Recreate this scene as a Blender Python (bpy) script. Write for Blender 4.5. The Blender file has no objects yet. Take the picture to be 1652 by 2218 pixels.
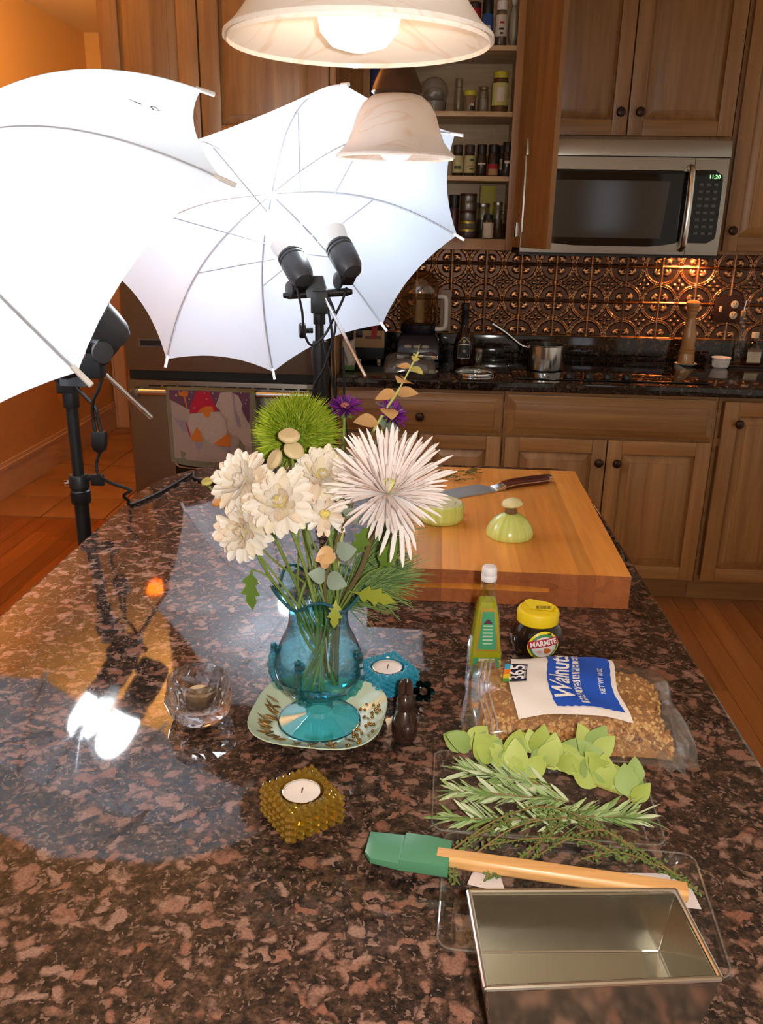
import bpy, bmesh, math, random
import numpy as np
from math import sin, cos, pi, radians, sqrt, atan2
from mathutils import Vector, Matrix, Euler

R = random.Random(7)
sc = bpy.context.scene
C = sc.collection

# ------------------------------------------------------------------ camera
YAW, PITCH, ROLL = -0.0598, 0.32655, 0.01779
cam_d = bpy.data.cameras.new('camera')
cam = bpy.data.objects.new('camera', cam_d)
C.objects.link(cam)
fw = Vector((sin(YAW)*cos(PITCH), cos(YAW)*cos(PITCH), -sin(PITCH)))
rt = Vector((cos(YAW), -sin(YAW), 0)); up = rt.cross(fw)
r2 = cos(ROLL)*rt + sin(ROLL)*up
u2 = -sin(ROLL)*rt + cos(ROLL)*up
cam.matrix_world = Matrix(((r2.x, u2.x, -fw.x, 0), (r2.y, u2.y, -fw.y, 0), (r2.z, u2.z, -fw.z, 1.4861), (0, 0, 0, 1)))
cam_d.sensor_fit = 'VERTICAL'; cam_d.sensor_height = 24.0
cam_d.lens = 24.0*1855.7/2218.0
cam_d.clip_start = 0.02
sc.camera = cam

# ------------------------------------------------------------------ world, exposure
w = bpy.data.worlds.new('world'); sc.world = w; w.use_nodes = True
w.node_tree.nodes['Background'].inputs['Color'].default_value = (1.0, 0.86, 0.70, 1)
w.node_tree.nodes['Background'].inputs['Strength'].default_value = 0.205
sc.view_settings.view_transform = 'Standard'
sc.view_settings.look = 'None'
sc.view_settings.gamma = 1.0
sc.view_settings.use_curve_mapping = False
sc.view_settings.exposure = 1.35
sc.cycles.caustics_reflective = False
sc.cycles.caustics_refractive = False
sc.cycles.max_bounces = 9
sc.cycles.diffuse_bounces = 3
sc.cycles.glossy_bounces = 4
sc.cycles.transparent_max_bounces = 18
sc.cycles.transmission_bounces = 8
sc.cycles.use_adaptive_sampling = True
sc.cycles.adaptive_threshold = 0.06
sc.cycles.adaptive_min_samples = 16
sc.cycles.use_light_tree = False
sc.cycles.use_denoising = True
sc.cycles.sample_clamp_indirect = 6.0
sc.cycles.blur_glossy = 0.5

# the camera's own small flash, beside the lens
fl_d = bpy.data.lights.new('camera_flash', 'POINT'); fl_d.energy = 12.5; fl_d.color = (1.0, 0.93, 0.84); fl_d.shadow_soft_size = 0.012
fl_o = bpy.data.objects.new('camera_flash', fl_d); C.objects.link(fl_o); fl_o.location = (0.055, -0.01, 1.500)

BULB_W = 34.0        # photo bulbs, emission strength
PEND_W = 3.0        # pendant bulbs
HOOD_W = 0.20        # hood lamp (watts)
HALL_W = 62.0          # hallway lamp (watts)

# ------------------------------------------------------------------ mesh helpers
class MB:
    def __init__(s): s.v = []; s.f = []
    def add(s, vs, fs):
        b = len(s.v); s.v += [Vector(p) for p in vs]; s.f += [tuple(i+b for i in f) for f in fs]; return s
    def join(s, o): return s.add(o.v, o.f)
    def xf(s, M): s.v = [M @ p for p in s.v]; return s
    def mv(s, x, y, z):
        d = Vector((x, y, z)); s.v = [p+d for p in s.v]; return s
    def box(s, x0, x1, y0, y1, z0, z1):
        return s.add([(x0,y0,z0),(x1,y0,z0),(x1,y1,z0),(x0,y1,z0),(x0,y0,z1),(x1,y0,z1),(x1,y1,z1),(x0,y1,z1)],
                     [(3,2,1,0),(4,5,6,7),(0,1,5,4),(1,2,6,5),(2,3,7,6),(3,0,4,7)])
    def hexa(s, lo, hi):   # 4 lower + 4 upper points
        return s.add(list(lo)+list(hi), [(3,2,1,0),(4,5,6,7),(0,1,5,4),(1,2,6,5),(2,3,7,6),(3,0,4,7)])
    def lathe(s, prof, n=28, c=(0,0,0), capb=True, capt=True, fr=None):
        vs = []; fs = []
        for r, z in prof:
            for k in range(n):
                a = 2*pi*k/n
                vs.append(Vector((r*cos(a), r*sin(a), z)))
        m = len(prof)
        for i in range(m-1):
            for k in range(n):
                k2 = (k+1) % n
                fs.append((i*n+k, i*n+k2, (i+1)*n+k2, (i+1)*n+k))
        if capb: fs.append(tuple(range(n-1, -1, -1)))
        if capt: fs.append(tuple((m-1)*n+k for k in range(n)))
        if fr is not None: vs = [fr @ p for p in vs]
        c = Vector(c)
        return s.add([p+c for p in vs], fs)
    def cyl(s, p0, p1, r0, r1=None, n=14, caps=True):
        if r1 is None: r1 = r0
        p0 = Vector(p0); p1 = Vector(p1); d = p1-p0
        q = d.to_track_quat('Z', 'Y').to_matrix()
        return s.lathe([(r0, 0), (r1, d.length)], n, p0, caps, caps, q)
    def prof(s, p0, d, prof, n=24, capb=True, capt=True):   # lathe along direction d
        q = Vector(d).to_track_quat('Z', 'Y').to_matrix()
        return s.lathe(prof, n, p0, capb, capt, q)
    def tube(s, pts, r, n=8, caps=True, closed=False):
        pts = [Vector(p) for p in pts]; m = len(pts)
        rr = r if isinstance(r, (list, tuple)) else [r]*m
        vs = []; fs = []; nrm = None
        for i in range(m):
            if closed: t = pts[(i+1) % m]-pts[i-1]
            else: t = pts[min(i+1, m-1)]-pts[max(i-1, 0)]
            if t.length < 1e-9: t = Vector((0, 0, 1))
            t.normalize()
            if nrm is None:
                nrm = t.orthogonal().normalized()
            else:
                nrm = (nrm - t*nrm.dot(t))
                nrm = nrm.normalized() if nrm.length > 1e-6 else t.orthogonal().normalized()
            b = t.cross(nrm)
            for k in range(n):
                a = 2*pi*k/n
                vs.append(pts[i]+(nrm*cos(a)+b*sin(a))*rr[i])
        for i in range(m if closed else m-1):
            j = (i+1) % m
            for k in range(n):
                k2 = (k+1) % n
                fs.append((i*n+k, i*n+k2, j*n+k2, j*n+k))
        if caps and not closed:
            fs.append(tuple(range(n-1, -1, -1))); fs.append(tuple((m-1)*n+k for k in range(n)))
        return s.add(vs, fs)
    def prism(s, poly, z0, z1):
        n = len(poly)
        vs = [(x, y, z0) for x, y in poly]+[(x, y, z1) for x, y in poly]
        return s.add(vs, [tuple(range(n-1, -1, -1)), tuple(range(n, 2*n))]+[(i, (i+1) % n, n+(i+1) % n, n+i) for i in range(n)])
    def loft(s, rings, capb=True, capt=True):
        n = len(rings[0]); vs = [p for r in rings for p in r]; fs = []
        for i in range(len(rings)-1):
            for k in range(n):
                k2 = (k+1) % n
                fs.append((i*n+k, i*n+k2, (i+1)*n+k2, (i+1)*n+k))
        if capb: fs.append(tuple(range(n-1, -1, -1)))
        if capt: fs.append(tuple((len(rings)-1)*n+k for k in range(n)))
        return s.add(vs, fs)
    def grid(s, fn, nu, nv):
        vs = [fn(i/nu, j/nv) for j in range(nv+1) for i in range(nu+1)]
        fs = [(j*(nu+1)+i, j*(nu+1)+i+1, (j+1)*(nu+1)+i+1, (j+1)*(nu+1)+i) for j in range(nv) for i in range(nu)]
        return s.add(vs, fs)
    def ell(s, c, r, n=14, m=9, fr=None):
        if not isinstance(r, (tuple, list)): r = (r, r, r)
        vs = [Vector((0, 0, -r[2]))]; fs = []
        for i in range(1, m):
            t = pi*i/m
            for k in range(n):
                a = 2*pi*k/n
                vs.append(Vector((r[0]*sin(t)*cos(a), r[1]*sin(t)*sin(a), -r[2]*cos(t))))
        vs.append(Vector((0, 0, r[2])))
        for k in range(n): fs.append((0, 1+(k+1) % n, 1+k))
        for i in range(m-2):
            for k in range(n):
                k2 = (k+1) % n
                fs.append((1+i*n+k, 1+i*n+k2, 1+(i+1)*n+k2, 1+(i+1)*n+k))
        b = 1+(m-2)*n
        for k in range(n): fs.append((b+k, b+(k+1) % n, b+n))
        if fr is not None: vs = [fr @ p for p in vs]
        c = Vector(c)
        return s.add([p+c for p in vs], fs)
    def mesh(s, name, mats, bev=0, smooth=True, ang=35, seg=2):
        me = bpy.data.meshes.new(name)
        me.from_pydata([tuple(p) for p in s.v], [], s.f)
        if bev:
            bm = bmesh.new(); bm.from_mesh(me)
            bmesh.ops.remove_doubles(bm, verts=bm.verts, dist=1e-6)
            bmesh.ops.recalc_face_normals(bm, faces=bm.faces)
            es = [e for e in bm.edges if len(e.link_faces) == 2 and e.calc_face_angle(0) > radians(28)]
            bmesh.ops.bevel(bm, geom=es, offset=bev, segments=seg, profile=0.6, affect='EDGES', clamp_overlap=True)
            bm.to_mesh(me); bm.free()
        me.validate(); me.update()
        if smooth:
            me.shade_smooth()
            try: me.set_sharp_from_angle(angle=radians(ang))
            except Exception: pass
        for m in (mats if isinstance(mats, (list, tuple)) else [mats]): me.materials.append(m)
        return me

ROOT = {}
def tag(o, label=None, cat=None, group=None, kind=None):
    if label: o['label'] = label
    if cat: o['category'] = cat
    if group: o['group'] = group
    if kind: o['kind'] = kind
    return o
def T(name, label, cat, loc=(0, 0, 0), rz=0, group=None):
    o = bpy.data.objects.new(name, None); C.objects.link(o)
    o.empty_display_size = 0.03
    o.location = loc; o.rotation_euler = (0, 0, rz)
    ROOT[o.name] = Vector(loc)
    return tag(o, label, cat, group)
def P(name, mb, mat, par, bev=0, smooth=True, w=False, label=None, kind=None, ang=35, seg=2, M=None):
    """a part (or sub-part) of par; w: the shape was given in world coordinates"""
    me = mb if isinstance(mb, bpy.types.Mesh) else mb.mesh(name, mat, bev, smooth, ang, seg)
    o = bpy.data.objects.new(name, me); C.objects.link(o)
    root = par
    while root.parent: root = root.parent
    o.parent = par
    if w and par is root: o.location = -ROOT[root.name]
    if M is not None: o.matrix_local = M
    if label: o['label'] = label
    if kind: o['kind'] = kind
    return o
def S(name, mb, mat, label, cat, group=None, bev=0, smooth=True, ang=35, kind=None, seg=2):
    """a thing that is one mesh, given in world coordinates; its origin goes to its base"""
    lo = Vector([min(p[i] for p in mb.v) for i in range(3)]); hi = Vector([max(p[i] for p in mb.v) for i in range(3)])
    b = Vector(((lo.x+hi.x)/2, (lo.y+hi.y)/2, lo.z))
    mb.mv(-b.x, -b.y, -b.z)
    o = bpy.data.objects.new(name, mb.mesh(name, mat, bev, smooth, ang, seg)); C.objects.link(o)
    o.location = b; ROOT[o.name] = b
    return tag(o, label, cat, group, kind)
def struct(name, mb, mat, par=None, bev=0, smooth=True):
    o = bpy.data.objects.new(name, mb.mesh(name, mat, bev, smooth)); C.objects.link(o)
    ROOT[o.name] = Vector((0, 0, 0))
    if par: o.parent = par
    else: o['kind'] = 'structure'
    return o
def obj(name, me, par, M):
    o = bpy.data.objects.new(name, me); C.objects.link(o); o.parent = par; o.matrix_local = M; return o
def dup(root, loc, rz=None, label=None, group=None):
    r = root.copy(); C.objects.link(r); r.location = loc; ROOT[r.name] = Vector(loc)
    if rz is not None: r.rotation_euler = (0, 0, rz)
    if label: r['label'] = label
    if group: r['group'] = group
    for ch in list(root.children):
        c = ch.copy(); C.objects.link(c); c.parent = r
        for g in list(ch.children):
            d = g.copy(); C.objects.link(d); d.parent = c
    return r
def bez(pts, n=24):
    """Catmull-Rom through the points"""
    p = [Vector(q) for q in pts]; out = []
    m = len(p)-1
    for i in range(m):
        a = p[max(i-1, 0)]; b = p[i]; c = p[i+1]; d = p[min(i+2, m)]
        k = max(2, n//m)
        for j in range(k):
            t = j/k
            out.append(0.5*((2*b)+(c-a)*t+(2*a-5*b+4*c-d)*t*t+(3*b-a-3*c+d)*t*t*t))
    out.append(p[-1]); return out
_txt = {}
def text(s, size=1.0, bold=0.0, shear=0.0, ex=0.0):
    """lettering as flat polygons in xy, centred"""
    cu = bpy.data.curves.new('lettering', 'FONT'); cu.body = s; cu.size = size; cu.offset = bold; cu.shear = shear
    cu.align_x = 'CENTER'; cu.align_y = 'CENTER'; cu.resolution_u = 3; cu.fill_mode = 'FRONT'; cu.extrude = ex
    o = bpy.data.objects.new('lettering', cu); C.objects.link(o)
    dg = bpy.context.evaluated_depsgraph_get()
    me = bpy.data.meshes.new_from_object(o.evaluated_get(dg))
    mb = MB().add([v.co for v in me.vertices], [tuple(p.vertices) for p in me.polygons])
    bpy.data.objects.remove(o); bpy.data.curves.remove(cu); bpy.data.meshes.remove(me)
    return mb

# ------------------------------------------------------------------ materials
def base(name):
    m = bpy.data.materials.new(name); m.use_nodes = True
    nt = m.node_tree; return m, nt, nt.nodes['Principled BSDF'], nt.nodes['Material Output']
def mat(name, col, rough=0.5, metal=0.0, spec=0.5, coat=0.0, sss=0.0, trans=0.0, ior=1.45, var=0.0, vs=40, bump=0.0, bs=200):
    m, nt, b, out = base(name)
    b.inputs['Base Color'].default_value = (*col, 1); b.inputs['Roughness'].default_value = rough
    b.inputs['Metallic'].default_value = metal; b.inputs['Specular IOR Level'].default_value = spec
    b.inputs['Coat Weight'].default_value = coat; b.inputs['IOR'].default_value = ior
    b.inputs['Transmission Weight'].default_value = trans
    if sss:
        b.inputs['Subsurface Weight'].default_value = sss; b.inputs['Subsurface Radius'].default_value = (0.01, 0.006, 0.004)
        b.inputs['Subsurface Scale'].default_value = 0.3
    N = nt.nodes; L = nt.links
    if var or bump: tc = N.new('ShaderNodeTexCoord')
    if var:
        nz = N.new('ShaderNodeTexNoise'); nz.inputs['Scale'].default_value = vs; nz.inputs['Detail'].default_value = 4
        L.new(tc.outputs['Object'], nz.inputs['Vector'])
        mx = N.new('ShaderNodeMix'); mx.data_type = 'RGBA'
        mx.inputs[6].default_value = (*[c*(1-var) for c in col], 1); mx.inputs[7].default_value = (*[min(1, c*(1+var)) for c in col], 1)
        L.new(nz.outputs['Fac'], mx.inputs[0]); L.new(mx.outputs[2], b.inputs['Base Color'])
    if bump:
        nb = N.new('ShaderNodeTexNoise'); nb.inputs['Scale'].default_value = bs; nb.inputs['Detail'].default_value = 3
        L.new(tc.outputs['Object'], nb.inputs['Vector'])
        bp = N.new('ShaderNodeBump'); bp.inputs['Strength'].default_value = bump; bp.inputs['Distance'].default_value = 0.003
        L.new(nb.outputs['Fac'], bp.inputs['Height']); L.new(bp.outputs['Normal'], b.inputs['Normal'])
    return m
def emit(name, col, st):
    m, nt, b, out = base(name)
    b.inputs['Base Color'].default_value = (*col, 1)
    b.inputs['Emission Color'].default_value = (*col, 1); b.inputs['Emission Strength'].default_value = st
    return m
def ramp(nt, fac, stops):
    r = nt.nodes.new('ShaderNodeValToRGB'); e = r.color_ramp.elements
    while len(e) < len(stops): e.new(0.5)
    for k, (p, c) in enumerate(stops):
        e[k].position = p; e[k].color = (*c, 1) if len(c) == 3 else c
    nt.links.new(fac, r.inputs['Fac']); return r
def wood(name, c1, c2, axis='Z', scale=1.0, rough=0.38, rand=0.12, coat=0.15):
    m, nt, b, out = base(name); N = nt.nodes; L = nt.links
    tc = N.new('ShaderNodeTexCoord'); mp = N.new('ShaderNodeMapping')
    k = {'X': (0.8, 14, 14), 'Y': (14, 0.8, 14), 'Z': (14, 14, 0.8)}[axis]
    mp.inputs['Scale'].default_value = [x*scale for x in k]
    L.new(tc.outputs['Object'], mp.inputs['Vector'])
    oi = N.new('ShaderNodeObjectInfo')
    ad = N.new('ShaderNodeVectorMath'); ad.operation = 'ADD'
    cb = N.new('ShaderNodeCombineXYZ')
    mu = N.new('ShaderNodeMath'); mu.operation = 'MULTIPLY'; mu.inputs[1].default_value = 37.0
    L.new(oi.outputs['Random'], mu.inputs[0])
    for i in range(3): L.new(mu.outputs[0], cb.inputs[i])
    L.new(mp.outputs['Vector'], ad.inputs[0]); L.new(cb.outputs[0], ad.inputs[1])
    n1 = N.new('ShaderNodeTexNoise'); n1.inputs['Scale'].default_value = 1.4; n1.inputs['Detail'].default_value = 6; n1.inputs['Distortion'].default_value = 0.9
    L.new(ad.outputs[0], n1.inputs['Vector'])
    r = ramp(nt, n1.outputs['Fac'], [(0.30, c1), (0.72, c2)])
    n2 = N.new('ShaderNodeTexNoise'); n2.inputs['Scale'].default_value = 9; n2.inputs['Detail'].default_value = 3
    L.new(ad.outputs[0], n2.inputs['Vector'])
    mx = N.new('ShaderNodeMix'); mx.data_type = 'RGBA'; mx.blend_type = 'MULTIPLY'; mx.inputs[0].default_value = 0.35
    r2_ = ramp(nt, n2.outputs['Fac'], [(0.35, (0.62, 0.55, 0.5)), (0.65, (1, 1, 1))])
    L.new(r.outputs['Color'], mx.inputs[6]); L.new(r2_.outputs['Color'], mx.inputs[7])
    hs = N.new('ShaderNodeHueSaturation')
    mr = N.new('ShaderNodeMapRange'); mr.inputs['To Min'].default_value = 1-rand; mr.inputs['To Max'].default_value = 1+rand
    L.new(oi.outputs['Random'], mr.inputs['Value']); L.new(mr.outputs[0], hs.inputs['Value'])
    L.new(mx.outputs[2], hs.inputs['Color']); L.new(hs.outputs['Color'], b.inputs['Base Color'])
    b.inputs['Roughness'].default_value = rough; b.inputs['Coat Weight'].default_value = coat; b.inputs['Coat Roughness'].default_value = 0.25
    return m
def granite(name, flake, dark, mid, amount, rough):
    m, nt, b, out = base(name); N = nt.nodes; L = nt.links
    tc = N.new('ShaderNodeTexCoord')
    nw = N.new('ShaderNodeTexNoise'); nw.inputs['Scale'].default_value = 38; nw.inputs['Detail'].default_value = 4
    L.new(tc.outputs['Object'], nw.inputs['Vector'])
    va = N.new('ShaderNodeMix'); va.data_type = 'VECTOR'; va.inputs[0].default_value = 0.055
    L.new(tc.outputs['Object'], va.inputs[4]); L.new(nw.outputs['Color'], va.inputs[5])
    mp = N.new('ShaderNodeMapping'); mp.inputs['Rotation'].default_value = (0, 0, 0.5); mp.inputs['Scale'].default_value = (1.0, 1.3, 1)
    L.new(va.outputs[1], mp.inputs['Vector'])
    v1 = N.new('ShaderNodeTexVoronoi'); v1.inputs['Scale'].default_value = 58; v1.inputs['Randomness'].default_value = 1
    L.new(mp.outputs[0], v1.inputs['Vector'])
    # flakes: the body of some cells
    sep = N.new('ShaderNodeSeparateColor'); L.new(v1.outputs['Color'], sep.inputs[0])
    pick = N.new('ShaderNodeMath'); pick.operation = 'GREATER_THAN'; pick.inputs[1].default_value = 1-amount
    L.new(sep.outputs[0], pick.inputs[0])
    core = ramp(nt, v1.outputs['Distance'], [(0.36, (1, 1, 1)), (0.66, (0, 0, 0))])
    mul = N.new('ShaderNodeMath'); mul.operation = 'MULTIPLY'; L.new(pick.outputs[0], mul.inputs[0]); L.new(core.outputs['Color'], mul.inputs[1])
    # tint per flake
    tint = N.new('ShaderNodeMix'); tint.data_type = 'RGBA'
    tint.inputs[6].default_value = (*flake[0], 1); tint.inputs[7].default_value = (*flake[1], 1); L.new(sep.outputs[1], tint.inputs[0])
    gr = N.new('ShaderNodeTexNoise'); gr.inputs['Scale'].default_value = 420; gr.inputs['Detail'].default_value = 2
    L.new(tc.outputs['Object'], gr.inputs['Vector'])
    gm = ramp(nt, gr.outputs['Fac'], [(0.3, (0.55, 0.52, 0.5)), (0.62, (1, 1, 1))])
    tm = N.new('ShaderNodeMix'); tm.data_type = 'RGBA'; tm.blend_type = 'MULTIPLY'; tm.inputs[0].default_value = 0.8
    L.new(tint.outputs[2], tm.inputs[6]); L.new(gm.outputs['Color'], tm.inputs[7])
    # ground: dark with brown small grains and pale grey specks
    n2 = N.new('ShaderNodeTexNoise'); n2.inputs['Scale'].default_value = 120; n2.inputs['Detail'].default_value = 5; n2.inputs['Roughness'].default_value = 0.7
    L.new(tc.outputs['Object'], n2.inputs['Vector'])
    g = ramp(nt, n2.outputs['Fac'], [(0.40, dark), (0.56, mid), (0.66, tuple(min(1, 1.9*x) for x in mid))])
    v2 = N.new('ShaderNodeTexVoronoi'); v2.inputs['Scale'].default_value = 260; L.new(va.outputs[1], v2.inputs['Vector'])
    s2 = N.new('ShaderNodeSeparateColor'); L.new(v2.outputs['Color'], s2.inputs[0])
    p2 = N.new('ShaderNodeMath'); p2.operation = 'GREATER_THAN'; p2.inputs[1].default_value = 0.90; L.new(s2.outputs[2], p2.inputs[0])
    g2 = N.new('ShaderNodeMix'); g2.data_type = 'RGBA'; g2.inputs[7].default_value = (*[x*0.55 for x in flake[1]], 1)
    L.new(p2.outputs[0], g2.inputs[0]); L.new(g.outputs['Color'], g2.inputs[6])
    fin = N.new('ShaderNodeMix'); fin.data_type = 'RGBA'
    L.new(mul.outputs[0], fin.inputs[0]); L.new(g2.outputs[2], fin.inputs[6]); L.new(tm.outputs[2], fin.inputs[7])
    L.new(fin.outputs[2], b.inputs['Base Color'])
    b.inputs['Roughness'].default_value = rough; b.inputs['Specular IOR Level'].default_value = 0.55
    return m
def thin_glass(name, tint, gloss=1.0, rough=0.02, ior=1.45, haze=0.0, hazecol=(0.9, 0.9, 0.9), edge=None):
    """clear sheet: tinted see-through with Fresnel reflection, plus a little haze"""
    m, nt, b, out = base(name); N = nt.nodes; L = nt.links; N.remove(b)
    tr = N.new('ShaderNodeBsdfTransparent'); tr.inputs['Color'].default_value = (*tint, 1)
    gl = N.new('ShaderNodeBsdfGlossy'); gl.inputs['Roughness'].default_value = rough; gl.inputs['Color'].default_value = (1, 1, 1, 1)
    fr = N.new('ShaderNodeLayerWeight'); fr.inputs['Blend'].default_value = 0.5   # same from both sides of the sheet
    pw = N.new('ShaderNodeMath'); pw.operation = 'POWER'; pw.inputs[1].default_value = 4.0; L.new(fr.outputs['Facing'], pw.inputs[0])
    mu = N.new('ShaderNodeMath'); mu.operation = 'MULTIPLY_ADD'; mu.inputs[1].default_value = 0.75; mu.inputs[2].default_value = 0.045*gloss; mu.use_clamp = True
    L.new(pw.outputs[0], mu.inputs[0])
    if edge:            # light crosses more glass where the wall is seen edge-on
        p2 = N.new('ShaderNodeMath'); p2.operation = 'POWER'; p2.inputs[1].default_value = 1.6; L.new(fr.outputs['Facing'], p2.inputs[0])
        ec = N.new('ShaderNodeMix'); ec.data_type = 'RGBA'; ec.inputs[6].default_value = (*tint, 1); ec.inputs[7].default_value = (*edge, 1)
        L.new(p2.outputs[0], ec.inputs[0]); L.new(ec.outputs[2], tr.inputs['Color'])
    src = tr.outputs[0]
    if haze:
        dd = N.new('ShaderNodeBsdfDiffuse'); dd.inputs['Color'].default_value = (*hazecol, 1)
        dt = N.new('ShaderNodeBsdfTranslucent'); dt.inputs['Color'].default_value = (*hazecol, 1)
        df = N.new('ShaderNodeMixShader'); df.inputs[0].default_value = 0.5; L.new(dd.outputs[0], df.inputs[1]); L.new(dt.outputs[0], df.inputs[2])
        m0 = N.new('ShaderNodeMixShader'); m0.inputs[0].default_value = haze
        L.new(src, m0.inputs[1]); L.new(df.outputs[0], m0.inputs[2]); src = m0.outputs[0]
    mx = N.new('ShaderNodeMixShader')
    L.new(mu.outputs[0], mx.inputs[0]); L.new(src, mx.inputs[1]); L.new(gl.outputs[0], mx.inputs[2]); L.new(mx.outputs[0], out.inputs['Surface'])
    return m
def solid_glass(name, tint, rough=0.0, ior=1.5, clear=0.25):
    """cast glass: refracting, part of the light passes straight"""
    m, nt, b, out = base(name); N = nt.nodes; L = nt.links; N.remove(b)
    g = N.new('ShaderNodeBsdfGlass'); g.inputs['Color'].default_value = (*tint, 1); g.inputs['Roughness'].default_value = rough; g.inputs['IOR'].default_value = ior
    tr = N.new('ShaderNodeBsdfTransparent'); tr.inputs['Color'].default_value = (*tint, 1)
    mx = N.new('ShaderNodeMixShader'); mx.inputs[0].default_value = clear
    L.new(g.outputs[0], mx.inputs[1]); L.new(tr.outputs[0], mx.inputs[2]); L.new(mx.outputs[0], out.inputs['Surface'])
    return m
def cloth(name, col, tl, tcol=None, gloss=0.0):
    """thin diffuse sheet that lets light through"""
    m, nt, b, out = base(name); N = nt.nodes; L = nt.links; N.remove(b)
    d = N.new('ShaderNodeBsdfDiffuse'); d.inputs['Color'].default_value = (*col, 1)
    t = N.new('ShaderNodeBsdfTranslucent'); t.inputs['Color'].default_value = (*(tcol or col), 1)
    mx = N.new('ShaderNodeMixShader'); mx.inputs[0].default_value = tl
    L.new(d.outputs[0], mx.inputs[1]); L.new(t.outputs[0], mx.inputs[2]); s = mx.outputs[0]
    if gloss:
        g = N.new('ShaderNodeBsdfGlossy'); g.inputs['Roughness'].default_value = 0.35
        m2 = N.new('ShaderNodeMixShader'); m2.inputs[0].default_value = gloss
        L.new(s, m2.inputs[1]); L.new(g.outputs[0], m2.inputs[2]); s = m2.outputs[0]
    L.new(s, out.inputs['Surface'])
    return m

WOODC = ((0.245, 0.106, 0.030), (0.40, 0.200, 0.062))
oak_v = wood('oak_upright', *WOODC, 'Z'); oak_h = wood('oak_level', *WOODC, 'X')
maple = wood('maple_inside', (0.52, 0.36, 0.19), (0.66, 0.49, 0.28), 'X', rough=0.5)
floor_wood = wood('floor_wood', (0.30, 0.10, 0.022), (0.46, 0.17, 0.045), 'Y', 0.6, 0.3, 0.22, 0.3)
block_wood = wood('block_wood', (0.66, 0.25, 0.042), (0.80, 0.35, 0.068), 'Y', 0.8, 0.40, 0.26, 0.05)
end_wood = wood('block_end_grain', (0.30, 0.085, 0.022), (0.40, 0.125, 0.034), 'Y', 2.5, 0.5, 0.18, 0.0)
handle_wood = wood('handle_wood', (0.62, 0.31, 0.10), (0.74, 0.42, 0.17), 'X', 2, 0.4)
mill_wood = wood('mill_wood', (0.42, 0.19, 0.06), (0.56, 0.29, 0.11), 'Z', 2, 0.25, coat=0.5)
dark_wood = wood('dark_red_wood', (0.055, 0.010, 0.008), (0.15, 0.03, 0.02), 'X', 2, 0.3)
isl_granite = granite('island_granite', ((0.25, 0.105, 0.068), (0.32, 0.19, 0.145)), (0.013, 0.010, 0.009), (0.062, 0.034, 0.023), 0.40, 0.045)
back_granite = granite('counter_granite', ((0.06, 0.035, 0.028), (0.10, 0.075, 0.06)), (0.003, 0.003, 0.003), (0.014, 0.010, 0.008), 0.3, 0.06)
steel = mat('brushed_steel', (0.40, 0.375, 0.34), 0.28, 1.0)
steel_dark = mat('oven_steel', (0.25, 0.215, 0.185), 0.36, 1.0)
chrome = mat('chrome', (0.82, 0.82, 0.82), 0.08, 1.0)
tin = mat('tinned_steel', (0.60, 0.585, 0.51), 0.16, 0.97, var=0.06, vs=30)
bronze = mat('bronze_knob', (0.045, 0.026, 0.018), 0.35, 0.7)
black_pl = mat('black_plastic', (0.007, 0.007, 0.008), 0.42)
black_gl = mat('black_glass', (0.006, 0.006, 0.007), 0.05)
white_pl = mat('white_plastic', (0.80, 0.78, 0.75), 0.4)
cream_pl = mat('cream_plastic', (0.75, 0.66, 0.48), 0.4)
wall_paint = mat('wall_paint', (0.62, 0.38, 0.17), 0.85)
ceil_paint = mat('ceiling_paint', (0.72, 0.56, 0.38), 0.9)
trim_paint = mat('trim_paint', (0.66, 0.47, 0.34), 0.55)
tile_floor = mat('floor_tile', (0.40, 0.21, 0.095), 0.4, var=0.14, vs=7)
grout = mat('grout', (0.22, 0.13, 0.07), 0.9)
paper = mat('white_paper', (0.82, 0.78, 0.74), 0.7)
# ------------------------------------------------------------------ the room
WY = 3.95                                   # kitchen back wall
fl = struct('floor', MB().box(-3.2, 2.6, -1.6, 6.3, -0.06, -0.004), grout)
for xi in range(52):                        # oak strip floor, boards run away from the camera
    x0 = -2.37+xi*0.083
    if -0.58 < x0 < 0.24: continue          # under the island
    y = 0.35+(xi*0.37) % 0.9-0.9
    k = 0
    while y < 4.08:
        ln = 0.9+((xi*7+k*5) % 6)*0.14
        y1 = min(y+ln, 4.085)
        if y1 > 0.2 and not (x0 > -1.3 and y > 3.5):
            struct('plank', MB().box(x0+0.0008, x0+0.0822, y+0.0008, y1-0.0008, -0.012, 0.0), floor_wood, fl)
        y += ln; k += 1
for i in range(5):                          # ceramic tiles of the hall
    for j in range(7):
        x0 = -2.36+i*0.335; y0 = 4.10+j*0.335-(0.0)
        if y0 > 6.2: continue
        struct('tile', MB().box(x0+0.003, x0+0.332, y0+0.003, min(y0+0.332, 6.2), -0.012, 0.001), tile_floor, fl, bev=0.002)
struct('wall_back', MB().box(-1.2, 2.4, WY, WY+0.12, 0, 2.62), wall_paint)
struct('wall_left', MB().box(-2.485, -2.365, -1.6, 6.3, 0, 2.62), wall_paint)
struct('wall_far', MB().box(-2.365, -1.2, 6.14, 6.26, 0, 2.62), wall_paint)
struct('wall_hall', MB().box(-1.2, -1.08, WY+0.12, 6.3, 0, 2.62), wall_paint)
struct('ceiling', MB().box(-2.5, 2.6, -1.6, 6.3, 2.62, 2.74), ceil_paint)
bl = MB().box(-2.365, -2.349, -1.6, 6.14, 0.002, 0.155); bl.box(-2.365, -2.343, -1.6, 6.14, 0.155, 0.172); bl.box(-2.365, -2.355, -1.6, 6.14, 0.172, 0.192)
struct('baseboard_left', bl, trim_paint)
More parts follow.
